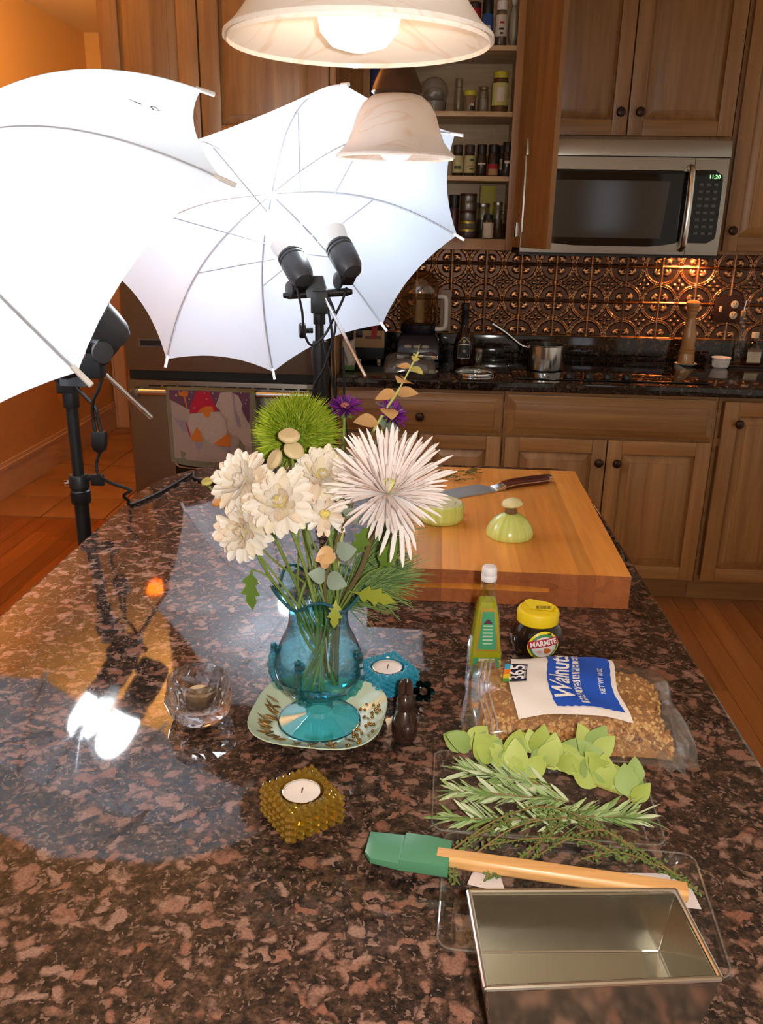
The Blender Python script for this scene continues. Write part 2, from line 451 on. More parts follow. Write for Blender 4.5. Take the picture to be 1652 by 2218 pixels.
struct('trim_1', MB().box(-2.335, -2.255, 6.115, 6.14, 0.002, 2.1).box(-2.35, -2.335, 6.105, 6.14, 0.002, 2.12), trim_paint)
struct('door_1', MB().box(-2.255, -1.40, 6.12, 6.14, 0.004, 2.06), mat('hall_door', (0.40, 0.22, 0.10), 0.5))

# a stretch of the wall behind the camera with a dusk-lit window (it shows in the microwave door)
wf = struct('wall_front', MB().box(0.95, 1.30, -1.62, -1.55, 0, 2.62).box(1.72, 2.1, -1.62, -1.55, 0, 2.62).box(1.30, 1.72, -1.62, -1.55, 0, 0.95).box(1.30, 1.72, -1.62, -1.55, 2.30, 2.62), wall_paint)
wn = struct('window_1', MB().box(1.30, 1.34, -1.58, -1.54, 0.95, 2.30).box(1.68, 1.72, -1.58, -1.54, 0.95, 2.30).box(1.34, 1.68, -1.58, -1.54, 0.95, 0.99).box(1.34, 1.68, -1.58, -1.54, 2.26, 2.30), trim_paint)
pane_m = emit('dusk_pane', (0.80, 0.88, 1.0), 0.55)
for i in range(2):
    for j in range(4): struct('pane', MB().box(1.345+i*0.168, 1.505+i*0.168, -1.572, -1.568, 0.995+j*0.316, 1.303+j*0.316), pane_m, wn)

# pressed-tin backsplash, one relief tile per 6-inch cell
def tin_mat():
    m, nt, b, out = base('antique_copper_tin'); N = nt.nodes; L = nt.links
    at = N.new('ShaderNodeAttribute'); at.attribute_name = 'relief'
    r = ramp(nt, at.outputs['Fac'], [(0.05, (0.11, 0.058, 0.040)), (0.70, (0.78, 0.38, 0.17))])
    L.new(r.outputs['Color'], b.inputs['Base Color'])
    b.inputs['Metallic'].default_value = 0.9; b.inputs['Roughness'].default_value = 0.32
    return m
tinm = tin_mat()
CELL = 0.1524
def relief(u, v):
    h = 0.0
    e = min(u, 1-u, v, 1-v)
    h = max(h, 0.75*max(0, 1-(e/0.028)**2))                      # rails round the cell
    du = min(u, 1-u); dv = min(v, 1-v)
    rr = sqrt(du*du+dv*dv)
    for r0, wd, hh in ((0.455, 0.018, 0.62), (0.505, 0.018, 0.70)):  # twin arcs round each corner
        h = max(h, hh*max(0, 1-((rr-r0)/wd)**2))
    for ax, ay in ((0.11, 0), (-0.11, 0), (0, 0.11), (0, -0.11)):  # four buds in the middle
        x = u-0.5-ax; y = v-0.5-ay
        a, b_ = (0.058, 0.040) if ax else (0.040, 0.058)
        h = max(h, 1.0*max(0, 1-(x/a)**2-(y/b_)**2))
    p = (du+dv)/sqrt(2); q = (du-dv)/sqrt(2)                     # three-lobed leaf pointing to the corner
    h = max(h, 1.0*max(0, 1-((p-0.20)/0.095)**2-(q/0.042)**2))
    for s_ in (-1, 1):
        x = p-0.235; y = q-s_*0.055
        xr = x*0.78-s_*y*0.62; yr = s_*x*0.62+y*0.78
        h = max(h, 0.9*max(0, 1-(xr/0.085)**2-(yr/0.042)**2))
    return h
def tin_cell(vmax, n=46):
    mb = MB(); nv = max(4, int(n*vmax)); hs = []
    vs = []
    for j in range(nv+1):
        for i in range(n+1):
            u = i/n; v = vmax*j/nv; h = relief(u, v); hs.append(h)
            vs.append((u*CELL, -0.0065*sqrt(h) if h > 0 else 0, v*CELL))
    k = n+1
    mb.add(vs, [(j*k+i, j*k+i+1, (j+1)*k+i+1, (j+1)*k+i) for j in range(nv) for i in range(n)])
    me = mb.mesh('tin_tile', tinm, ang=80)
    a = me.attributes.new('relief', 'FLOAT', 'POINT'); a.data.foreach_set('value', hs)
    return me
full, part_ = tin_cell(1.0), tin_cell(0.36)
bs = T('tin_backsplash', 'embossed copper-coloured tin backsplash between the counter and the wall cabinets', 'backsplash', (0.5, WY-0.008, 1.016))
P('backing', MB().box(-0.90, 1.2, 0.001, 0.007, 0, 0.365), mat('tin_backing', (0.05, 0.025, 0.015), 0.5, 0.8), bs)
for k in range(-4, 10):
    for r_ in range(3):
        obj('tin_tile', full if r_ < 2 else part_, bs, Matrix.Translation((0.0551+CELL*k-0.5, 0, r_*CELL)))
for k in (-3, 1, 5, 9):
    P('seam', MB().box(0.0551+CELL*k-0.503, 0.0551+CELL*k-0.497, -0.006, 0.0, 0, 0.36), tinm, bs)

# ------------------------------------------------------------------ cabinets
def raised_door(name, x0, x1, z0, z1, yf, par, knob=None, horiz=False, st=0.055, th=0.02, kn=None):
    """frame-and-raised-panel door; front face at yf, in the frame of par (world shapes)"""
    m = oak_h if horiz else oak_v
    mb = MB()
    if horiz:   # slab drawer front with a moulded edge
        e = 0.028
        mb.box(x0, x1, yf+0.010, yf+th, z0, z1)
        mb.hexa([(x0+0.004, yf+0.010, z0+0.004), (x1-0.004, yf+0.010, z0+0.004), (x1-0.004, yf+0.010, z1-0.004), (x0+0.004, yf+0.010, z1-0.004)],
                [(x0+e, yf-0.001, z0+e), (x1-e, yf-0.001, z0+e), (x1-e, yf-0.001, z1-e), (x0+e, yf-0.001, z1-e)])
        mb.box(x0+e+0.004, x1-e-0.004, yf-0.006, yf+0.004, z0+e+0.004, z1-e-0.004)
        d = P(name, mb, m, par, bev=0.0012, w=True)
    else:
        mb.box(x0, x0+st, yf, yf+th, z0, z1).box(x1-st, x1, yf, yf+th, z0, z1)
        d = P(name, mb, oak_v, par, bev=0.003, w=True)
        P('rail', MB().box(x0+st, x1-st, yf+0.0005, yf+th, z1-st, z1), oak_h, d, bev=0.003, w=True)
        P('rail', MB().box(x0+st, x1-st, yf+0.0005, yf+th, z0, z0+st), oak_h, d, bev=0.003, w=True)
        a0, a1, b0, b1 = x0+st, x1-st, z0+st, z1-st; e = 0.032
        pn = MB().box(a0, a1, yf+0.015, yf+0.019, b0, b1)
        if a1-a0 > 2.4*e:
            pn.hexa([(a0+0.004, yf+0.0148, b0+0.004), (a1-0.004, yf+0.0148, b0+0.004), (a1-0.004, yf+0.0148, b1-0.004), (a0+0.004, yf+0.0148, b1-0.004)],
                    [(a0+e, yf+0.003, b0+e), (a1-e, yf+0.003, b0+e), (a1-e, yf+0.003, b1-e), (a0+e, yf+0.003, b1-e)])
            pn.box(a0+e+0.002, a1-e-0.002, yf+0.0005, yf+0.006, b0+e+0.002, b1-e-0.002)
        P('panel', pn, oak_v, d, bev=0.001, w=True)
    if knob:
        kb = MB().prof((knob[0], yf+0.001, knob[1]), (0, -1, 0), [(0.008, 0), (0.006, 0.010), (0.010, 0.014), (0.0165, 0.019), (0.0175, 0.024), (0.014, 0.030), (0.006, 0.033)], 18)
        P('knob', kb, bronze, d, w=True, label='dark bronze round knob')
    return d
FB = WY-0.622                               # base cabinet face frame
def base_cab(name, label, x0, x1):
    t = T(name, label, 'cabinet', ((x0+x1)/2, FB, 0))
    mb = MB().box(x0, x1, FB+0.02, WY-0.004, 0.105, 0.874)
    P('carcass', mb, oak_v, t, w=True)
    fr = MB().box(x0, x0+0.012, FB, FB+0.0195, 0.105, 0.874).box(x1-0.012, x1, FB, FB+0.0195, 0.105, 0.874)
    fr.box(x0+0.012, x1-0.012, FB, FB+0.0195, 0.855, 0.874).box(x0+0.012, x1-0.012, FB, FB+0.0195, 0.105, 0.135).box(x0+0.012, x1-0.012, FB, FB+0.0195, 0.680, 0.712)
    P('face_frame', fr, oak_h, t, w=True)
    P('toe_kick', MB().box(x0, x1, FB+0.072, FB+0.09, 0.001, 0.105), oak_h, t, w=True)
    return t
DY = FB-0.0205
c = base_cab('drawer_cabinet', 'honey oak base cabinet with one wide drawer left of the cooktop', -0.384, 0.272)
raised_door('drawer', -0.375, 0.266, 0.702, 0.860, DY, c, (-0.054, 0.768), True)
raised_door('door', -0.375, -0.058, 0.118, 0.694, DY, c, (-0.09, 0.605)); raised_door('door', -0.053, 0.266, 0.118, 0.694, DY, c, (-0.02, 0.605))
c = base_cab('cooktop_cabinet', 'honey oak double-door base cabinet under the black cooktop', 0.274, 1.088)
raised_door('false_drawer_front', 0.284, 1.078, 0.702, 0.860, DY, c, None, True)
raised_door('door', 0.284, 0.679, 0.118, 0.694, DY, c, (0.652, 0.605)); raised_door('door', 0.684, 1.078, 0.118, 0.694, DY, c, (0.722, 0.605))
c = base_cab('corner_cabinet', 'honey oak base cabinet with a full-height door right of the cooktop', 1.090, 1.75)
raised_door('door', 1.110, 1.44, 0.118, 0.858, DY, c, (1.166, 0.776)); raised_door('door', 1.444, 1.74, 0.118, 0.858, DY, c)

# granite counter with its low upstand and the cooktop let into it
S('back_counter', MB().box(-0.384, 1.75, WY-0.657, WY-0.026, 0.876, 0.914), back_granite, 'polished black granite counter running along the back wall', 'countertop', bev=0.009, seg=3)
S('granite_upstand', MB().box(-0.384, 1.75, WY-0.024, WY-0.0005, 0.877, 1.014), back_granite, 'low black granite upstand below the tin backsplash', 'upstand', bev=0.003)
t = T('cooktop', 'black glass cooktop set into the counter under the microwave', 'cooktop', (0.68, 3.60, 0.9145))
P('glass_top', MB().box(-0.375, 0.375, -0.245, 0.225, 0, 0.006), black_gl, t, bev=0.003)
for kx, ky in ((-0.08, -0.205), (-0.005, -0.205), (0.07, -0.205), (-0.155, -0.205)):
    P('control_knob', MB().lathe([(0.020, 0.006), (0.019, 0.020), (0.016, 0.024)], 18, (kx, ky, 0)).box(kx-0.003, kx+0.003, ky-0.018, ky+0.018, 0.02, 0.028), black_pl, t, bev=0)
for kx, ky, rr in ((-0.2, -0.05, 0.1), (0.2, -0.06, 0.075), (-0.2, 0.13, 0.07), (0.22, 0.12, 0.1)):
    P('burner_ring', MB().lathe([(rr, 0.0062), (rr, 0.0066), (rr-0.004, 0.0066), (rr-0.004, 0.0062)], 30, (kx, ky, 0), False, False), mat('burner_print', (0.06, 0.06, 0.06), 0.2), t)

# wall cabinets
FU = WY-0.332                               # upper face frame
def upper_box(name, label, x0, x1, z0, z1, fy, stile=0.03):
    t = T(name, label, 'cabinet', ((x0+x1)/2, fy, z0))
    fr = MB().box(x0, x0+stile, fy, fy+0.0195, z0, z1).box(x1-stile, x1, fy, fy+0.0195, z0, z1).box(x0+stile, x1-stile, fy, fy+0.0195, z0, z0+0.042)
    P('face_frame', fr, oak_v, t, w=True, bev=0.001)
    return t
c = upper_box('microwave_cabinet', 'honey oak double-door wall cabinet above the microwave', 0.306, 1.090, 1.797, 2.615, FU)
P('carcass', MB().box(0.306, 1.090, FU+0.02, WY-0.004, 1.797, 2.615), oak_v, c, w=True)
raised_door('door', 0.313, 0.688, 1.812, 2.600, FU-0.0205, c, (0.659, 1.892)); raised_door('door', 0.693, 1.083, 1.812, 2.600, FU-0.0205, c, (0.731, 1.893))
c = upper_box('tall_wall_cabinet', 'honey oak single-door wall cabinet to the right of the microwave', 1.093, 1.75, 1.386, 2.615, FU)
P('carcass', MB().box(1.093, 1.75, FU+0.02, WY-0.004, 1.386, 2.615), oak_v, c, w=True)
raised_door('door', 1.106, 1.50, 1.400, 2.600, FU-0.0205, c, (1.131, 1.476)); raised_door('door', 1.504, 1.74, 1.400, 2.600, FU-0.0205, c)
# open spice cabinet
c = upper_box('spice_cabinet', 'open wall cabinet full of spice jars with both oak doors swung out', -0.318, 0.288, 1.386, 2.615, FU, 0.028)
bx = MB().box(-0.318, -0.300, FU+0.02, WY-0.012, 1.386, 2.615).box(0.270, 0.288, FU+0.02, WY-0.012, 1.386, 2.615).box(-0.3, 0.27, WY-0.012, WY-0.004, 1.386, 2.615).box(-0.3, 0.27, FU+0.02, WY-0.012, 1.386, 1.404)
P('carcass', bx, maple, c, w=True)
SHZ = (1.4285, 1.664, 1.896, 2.124)
P('shelf', MB().box(-0.300, 0.270, FU+0.021, WY-0.013, SHZ[0]-0.018, SHZ[0]), maple, c, w=True)
for z in SHZ[1:]: P('shelf', MB().box(-0.300, 0.270, FU+0.024, WY-0.013, z-0.018, z), maple, c, w=True, bev=0.001)
for sx, hx, ang, nm in ((1, 0.287, 20, 'door'), (-1, -0.317, 17, 'door')):
    Mr = Matrix.Translation((hx, FU-0.002, 0)) @ Matrix.Rotation(radians(sx*ang), 4, 'Z')
    W = 0.30
    def q(mb): return mb.xf(Mr)
    # door lies along -y, its inner face towards the opening
    y0 = -W; xa, xb = (0.0, 0.02) if sx > 0 else (-0.02, 0.0)
    d = P(nm, q(MB().box(xa, xb, y0, y0+0.055, 1.400, 2.600).box(xa, xb, -0.055, 0, 1.400, 2.600)), oak_v, c, w=True)
    P('rail', q(MB().box(xa, xb, y0+0.055, -0.055, 1.400, 1.458)), oak_h, d, w=True, bev=0.002); P('rail', q(MB().box(xa, xb, y0+0.055, -0.055, 2.542, 2.600)), oak_h, d, w=True, bev=0.002)
    P('panel', q(MB().box(xa+0.003, xb-0.004, y0+0.055, -0.055, 1.458, 2.542)), oak_v, d, w=True)
    P('hinge', q(MB().box(-sx*0.006, -sx*0.0002, -0.04, -0.006, 1.44, 1.492)), chrome, d, w=True, label='small bright metal hinge')
# oven tower
c = T('oven_cabinet', 'tall honey oak cabinet with doors above the steel wall oven', 'cabinet', (-0.80, 3.33, 0))
P('side_panel', MB().box(-0.406, -0.386, 3.31, WY-0.004, 0.001, 2.615), oak_v, c, w=True)
P('side_panel', MB().box(-1.216, -1.198, 3.33, WY-0.004, 0.001, 2.615), oak_v, c, w=True)
P('carcass', MB().box(-1.198, -0.406, 3.33, WY-0.004, 1.72, 2.615), oak_v, c, w=True)
raised_door('door', -1.222, -0.872, 1.735, 2.60, 3.3085, c, None, st=0.07); raised_door('door', -0.866, -0.410, 1.735, 2.60, 3.3085, c, None, st=0.07)
P('base_panel', MB().box(-1.198, -0.406, 3.36, WY-0.004, 0.001, 0.12), oak_h, c, w=True)

# ------------------------------------------------------------------ wall oven and its towel
t = T('wall_oven', 'brushed steel double wall oven with vent slots and a bar handle', 'oven', (-0.80, 3.26, 0.12))
P('housing', MB().box(-1.190, -0.410, 3.27, 3.9, 0.122, 1.71), mat('oven_black', (0.01, 0.01, 0.01), 0.4), t, w=True)
P('upper_door', MB().box(-1.188, -0.412, 3.236, 3.269, 0.928, 1.70), steel_dark, t, w=True, bev=0.004)
ld = P('lower_door', MB().box(-1.188, -0.412, 3.236, 3.269, 0.14, 0.892), steel_dark, t, w=True, bev=0.004)
for k in range(11):
    x = -1.106+k*0.059
    P('vent_slot', MB().box(x, x+0.049, 3.2345, 3.2365, 0.8675, 0.8735), black_pl, ld, w=True)
P('window', MB().box(-1.018, -0.585, 3.2335, 3.2362, 0.24, 0.68), black_gl, ld, w=True)
P('window_trim', MB().tube([(-1.02, 3.2335, 0.68), (-1.02, 3.2335, 0.58), (-1.016, 3.2335, 0.558), (-1.002, 3.2335, 0.548), (-0.96, 3.2335, 0.545), (-0.60, 3.2335, 0.545)], 0.0035, 6), chrome, ld, w=True)
hd = P('handle', MB().cyl((-1.155, 3.178, 0.856), (-0.445, 3.178, 0.860), 0.0125, n=18), mat('satin_steel', (0.62, 0.6, 0.57), 0.25, 1.0), ld, w=True)
for hx in (-1.140, -0.46): P('bracket', MB().box(hx-0.014, hx+0.014, 3.165, 3.2358, 0.835, 0.87), steel_dark, hd, w=True, bev=0.003)
bdg = P('nameplate', MB().box(-1.135, -1.035, 3.2335, 3.2362, 1.018, 1.050), mat('nameplate_grey', (0.16, 0.14, 0.13), 0.3, 0.6), t, w=True)
P('plate_inset', MB().box(-1.125, -1.045, 3.2328, 3.2336, 1.024, 1.044), black_pl, bdg, w=True)

def tcol(n, c): return mat(n, c, 0.95, spec=0.1, var=0.22, vs=330, bump=0.5, bs=600)
tw_base = tcol('towel_snow', (0.36, 0.29, 0.26))
tw = T('tea_towel', 'woven tea towel picturing a bearded gnome in snow, hung on the oven handle', 'towel', (-0.83, 3.15, 0.60))
def tpos(u, v, off=0.0):      # u left to right, v top to bottom
    zt = 0.874; zb = 0.586
    x = -1.016+u*0.342+v*0.012+(0.02*(u-0.5))*v*0.3
    y = 3.158-0.004*sin(u*9+1)*v-off-0.006*v
    z = zt+(zb-zt)*v-0.020*v*v*sin(pi*min(1, max(0, u*1.05)))+0.004*(1-u)*v
    return Vector((x, y, z))
def t_mesh():
    mb = MB()
    f = lambda u, v: tpos(u, v)
    mb.grid(f, 24, 20)
    n = len(mb.v)
    mb.grid(lambda u, v: Vector((tpos(u, 0).x, 3.158+0.044*sin(pi*v/2), 0.874+0.004*sin(pi*v))), 24, 6)
    mb.grid(lambda u, v: Vector((tpos(u, v*0.8).x, 3.203, tpos(u, v*0.8).z)), 24, 12)
    return mb
hemc = tcol('towel_hem', (0.20, 0.19, 0.13))
P('cloth', t_mesh(), hemc, tw, w=True)
def zp(pts): return [((x-62-(y-215)*0.13)/1305.0, (y-215)/915.0) for x, y in pts]
def ppatch(name, pts, m, off):
    """printed area: polygon in towel coordinates, triangulated and laid on the cloth"""
    bm = bmesh.new()
    vs = [bm.verts.new((u, v, 0)) for u, v in zp(pts)]
    f = bm.faces.new(vs)
    bmesh.ops.triangulate(bm, faces=[f])
    for _ in range(2):
        bmesh.ops.subdivide_edges(bm, edges=[e for e in bm.edges if e.calc_length() > 0.09], cuts=1, use_grid_fill=False)
        bmesh.ops.triangulate(bm, faces=bm.faces)
    mb = MB().add([tpos(min(1, max(0, v.co.x)), min(1, max(0, v.co.y)), off) for v in bm.verts], [])
    bm.verts.index_update()
    mb.f = [tuple(v.index for v in f.verts) for f in bm.faces]
    bm.free()
    P(name, mb, m, tw, w=True)
purple = tcol('towel_night', (0.14, 0.06, 0.11)); tred = tcol('towel_red', (0.42, 0.025, 0.05)); torg = tcol('towel_orange', (0.55, 0.17, 0.03))
tbeard = tcol('towel_beard', (0.42, 0.35, 0.31)); tshade = tcol('towel_shade', (0.28, 0.24, 0.30)); tsage = tcol('towel_sage', (0.33, 0.30, 0.20))
ppatch('snow_print', [(135, 235), (1290, 240), (1310, 560), (1350, 900), (1370, 1060), (230, 1060), (180, 640)], tw_base, 0.0010)
ppatch('night_print', [(118, 225), (1292, 232), (1308, 600), (1120, 470), (800, 330), (430, 460), (128, 340)], purple, 0.0016)
ppatch('hat_print', [(520, 228), (705, 228), (760, 330), (840, 465), (420, 500), (440, 400)], tred, 0.0022)
ppatch('tree_print', [(870, 240), (1010, 225), (1130, 270), (1195, 380), (1180, 420), (1120, 450), (1250, 540), (1320, 640), (1320, 720), (1200, 680), (1330, 800), (1335, 890), (1230, 860), (1150, 760), (1060, 740), (990, 680), (985, 560), (890, 470), (805, 400)], tbeard, 0.0022)
ppatch('tree_shade_print', [(1040, 240), (1070, 240), (1100, 430), (1170, 560), (1190, 650), (1130, 640), (1080, 480)], tshade, 0.0028)
ppatch('beard_print', [(430, 520), (560, 490), (700, 470), (850, 480), (950, 560), (985, 680), (960, 790), (850, 850), (770, 860), (660, 800), (600, 720), (540, 660), (500, 745), (440, 720), (415, 610)], tbeard, 0.0032)
ppatch('nose_print', [(540, 485), (600, 430), (680, 405), (760, 410), (780, 462), (735, 475), (720, 530), (680, 545), (640, 520), (620, 480)], torg, 0.0038)
ppatch('boot_print', [(440, 780), (470, 765), (530, 665), (580, 700), (635, 820), (540, 835), (480, 820)], torg, 0.0038)
ppatch('boot_print', [(790, 845), (930, 840), (975, 770), (1000, 715), (1042, 740), (1040, 872), (900, 870)], torg, 0.0038)
ppatch('coat_print', [(365, 600), (385, 610), (445, 745), (445, 795)], tred, 0.0036)
ppatch('shadow_print', [(500, 838), (632, 836), (580, 955)], tshade, 0.0028); ppatch('shadow_print', [(900, 876), (1050, 880), (1045, 975)], tshade, 0.0028)
ppatch('shadow_print', [(190, 560), (380, 600), (420, 740), (330, 710)], tshade, 0.0020)
ppatch('lantern_print', [(260, 260), (330, 230), (405, 235), (395, 300), (360, 300), (395, 430), (375, 430), (335, 300), (270, 290)], torg, 0.0030)
ppatch('star_print', [(215, 275), (225, 268), (238, 275), (238, 300), (225, 305), (212, 295)], tbeard, 0.0026)
for sx_, sy_ in ((270, 245), (453, 246), (420, 328), (637, 250), (673, 320), (495, 432), (810, 312), (1172, 235), (1255, 318), (1190, 440), (760, 250), (1240, 362)):
    ppatch('star_print', [(sx_-11, sy_), (sx_, sy_-11), (sx_+11, sy_), (sx_, sy_+11)], tbeard, 0.0042)

# ------------------------------------------------------------------ microwave
t = T('microwave', 'stainless over-the-range microwave with black glass door and clock', 'microwave', (0.692, 3.56, 1.378))
P('body', MB().box(0.312, 1.072, 3.556, WY-0.01, 1.380, 1.796), mat('microwave_case', (0.05, 0.048, 0.045), 0.4, 0.6), t, w=True)
def mw_front(xa, xb, za, zb, bulge=0.012, n=20):
    def f(u, v):
        x = xa+(xb-xa)*u; z = za+(zb-za)*v
        y = 3.548-bulge*(1-((z-1.56)/0.2)**2) - 0.004*(1-((x-0.692)/0.38)**2)
        return Vector((x, y, z))
    mb = MB().grid(f, n, 8); k = len(mb.v)
    mb.add([p+Vector((0, 0.016, 0)) for p in mb.v], [])
    nu, nv = n, 8; w_ = nu+1
    edge = [i for i in range(w_)]+[j*w_+nu for j in range(1, nv+1)]+[nv*w_+i for i in range(nu-1, -1, -1)]+[j*w_ for j in range(nv-1, 0, -1)]
    for a, b in zip(edge, edge[1:]+edge[:1]): mb.f.append((b, a, a+k, b+k))
    return mb
P('vent_panel', MB().hexa([(0.312, 3.530, 1.736), (1.072, 3.530, 1.736), (1.072, 3.555, 1.736), (0.312, 3.555, 1.736)], [(0.312, 3.538, 1.794), (1.072, 3.538, 1.794), (1.072, 3.555, 1.794), (0.312, 3.555, 1.794)]), steel, t, w=True, bev=0.002)
dr = P('door', mw_front(0.312, 0.945, 1.384, 1.733), steel, t, w=True, ang=50)
P('control_frame', mw_front(0.947, 1.072, 1.384, 1.733, n=6), steel, t, w=True, ang=50)
def mw_pts(pts, off):   # polygon laid on the bowed front
    mb = MB(); c0 = Vector((0, 0, 0)); vs = []
    for x, z in pts:
        vs.append(Vector((x, 3.548-0.012*(1-((z-1.56)/0.2)**2)-0.004*(1-((x-0.692)/0.38)**2)-off, z)))
    return vs
def mw_poly(pts, off, rows=10):
    """horizontal strips between left and right outlines given as [(z, xl, xr)]"""
    L_ = []; mb = MB(); nu = 12
    for z, xl, xr in pts:
        for i in range(nu+1): L_.append(mw_pts([(xl+(xr-xl)*i/nu, z)], off)[0])
    k = nu+1
    mb.add(L_, [(j*k+i, j*k+i+1, (j+1)*k+i+1, (j+1)*k+i) for j in range(len(pts)-1) for i in range(nu)])
    return mb
def outline(zb, zt, xl, xr, cr, sag=0.0, n=12):
    out = []
    for i in range(n+1):
        z = zb+(zt-zb)*i/n
        dl = 0
        for zz in (z-zb, zt-z):
            if zz < cr: dl = max(dl, cr-sqrt(max(0, cr*cr-(cr-zz)**2)))
        out.append((z, xl, xr-dl))
    return out
gl_ = P('door_glass', mw_poly([(1.412, 0.52, 0.80), (1.418, 0.44, 0.86), (1.426, 0.36, 0.905), (1.436, 0.318, 0.921), (1.47, 0.318, 0.923), (1.56, 0.318, 0.925), (1.66, 0.318, 0.926), (1.682, 0.318, 0.926), (1.688, 0.36, 0.90)], 0.0016), black_gl, dr, w=True)
wm, nt_, b_, o_ = base('microwave_screen'); b_.inputs['Base Color'].default_value = (0.055, 0.052, 0.048, 1); b_.inputs['Roughness'].default_value = 0.12
P('window', mw_poly([(1.442, 0.33, 0.845), (1.50, 0.33, 0.85), (1.58, 0.33, 0.855), (1.650, 0.33, 0.86)], 0.0026), wm, dr, w=True)
cg = P('control_glass', mw_poly(outline(1.428, 1.690, 0.948, 1.055, 0.030, n=16), 0.0016), black_gl, t, w=True)
led = emit('clock_green', (0.25, 1.0, 0.25), 1.6)
tx = text('11:20', 0.019).xf(Matrix.Translation((1.022, 3.5325, 1.667)) @ Matrix.Rotation(pi/2, 4, 'X'))
P('clock_display', tx, led, cg, w=True, smooth=False, label='green clock digits reading 11:20')
bt = mat('button_print', (0.10, 0.10, 0.095), 0.3)
for r_ in range(8):
    for q_ in range(3):
        x = 0.968+q_*0.027; z = 1.640-r_*0.025
        P('button', MB().box(x, x+0.016, 3.5302, 3.5325, z-0.006, z+0.004), bt, cg, w=True)
P('handle', MB().tube(bez([(0.929, 3.535, 1.700), (0.9295, 3.505, 1.685), (0.9295, 3.492, 1.60), (0.9295, 3.492, 1.50), (0.9295, 3.503, 1.425), (0.929, 3.535, 1.405)], 26), 0.0115, 12), mat('handle_steel', (0.68, 0.66, 0.62), 0.2, 1.0), dr, w=True)
P('underside', MB().box(0.312, 1.072, 3.545, 3.93, 1.372, 1.3795), black_pl, t, w=True)
hl = P('hood_lamp', MB().box(1.0, 1.06, 3.86, 3.92, 1.3695, 1.3718), emit('hood_lamp', (1.0, 0.42, 0.16), 9.0), t, w=True)
ld_ = bpy.data.lights.new('hood_light', 'SPOT'); ld_.energy = 2.2*HOOD_W*8; ld_.color = (1.0, 0.36, 0.11); ld_.spot_size = radians(150); ld_.spot_blend = 0.8; ld_.shadow_soft_size = 0.03
lo = bpy.data.objects.new('hood_light', ld_); C.objects.link(lo); lo.location = (1.09, 3.885, 1.365)
lo.rotation_euler = (0, 0, 0)
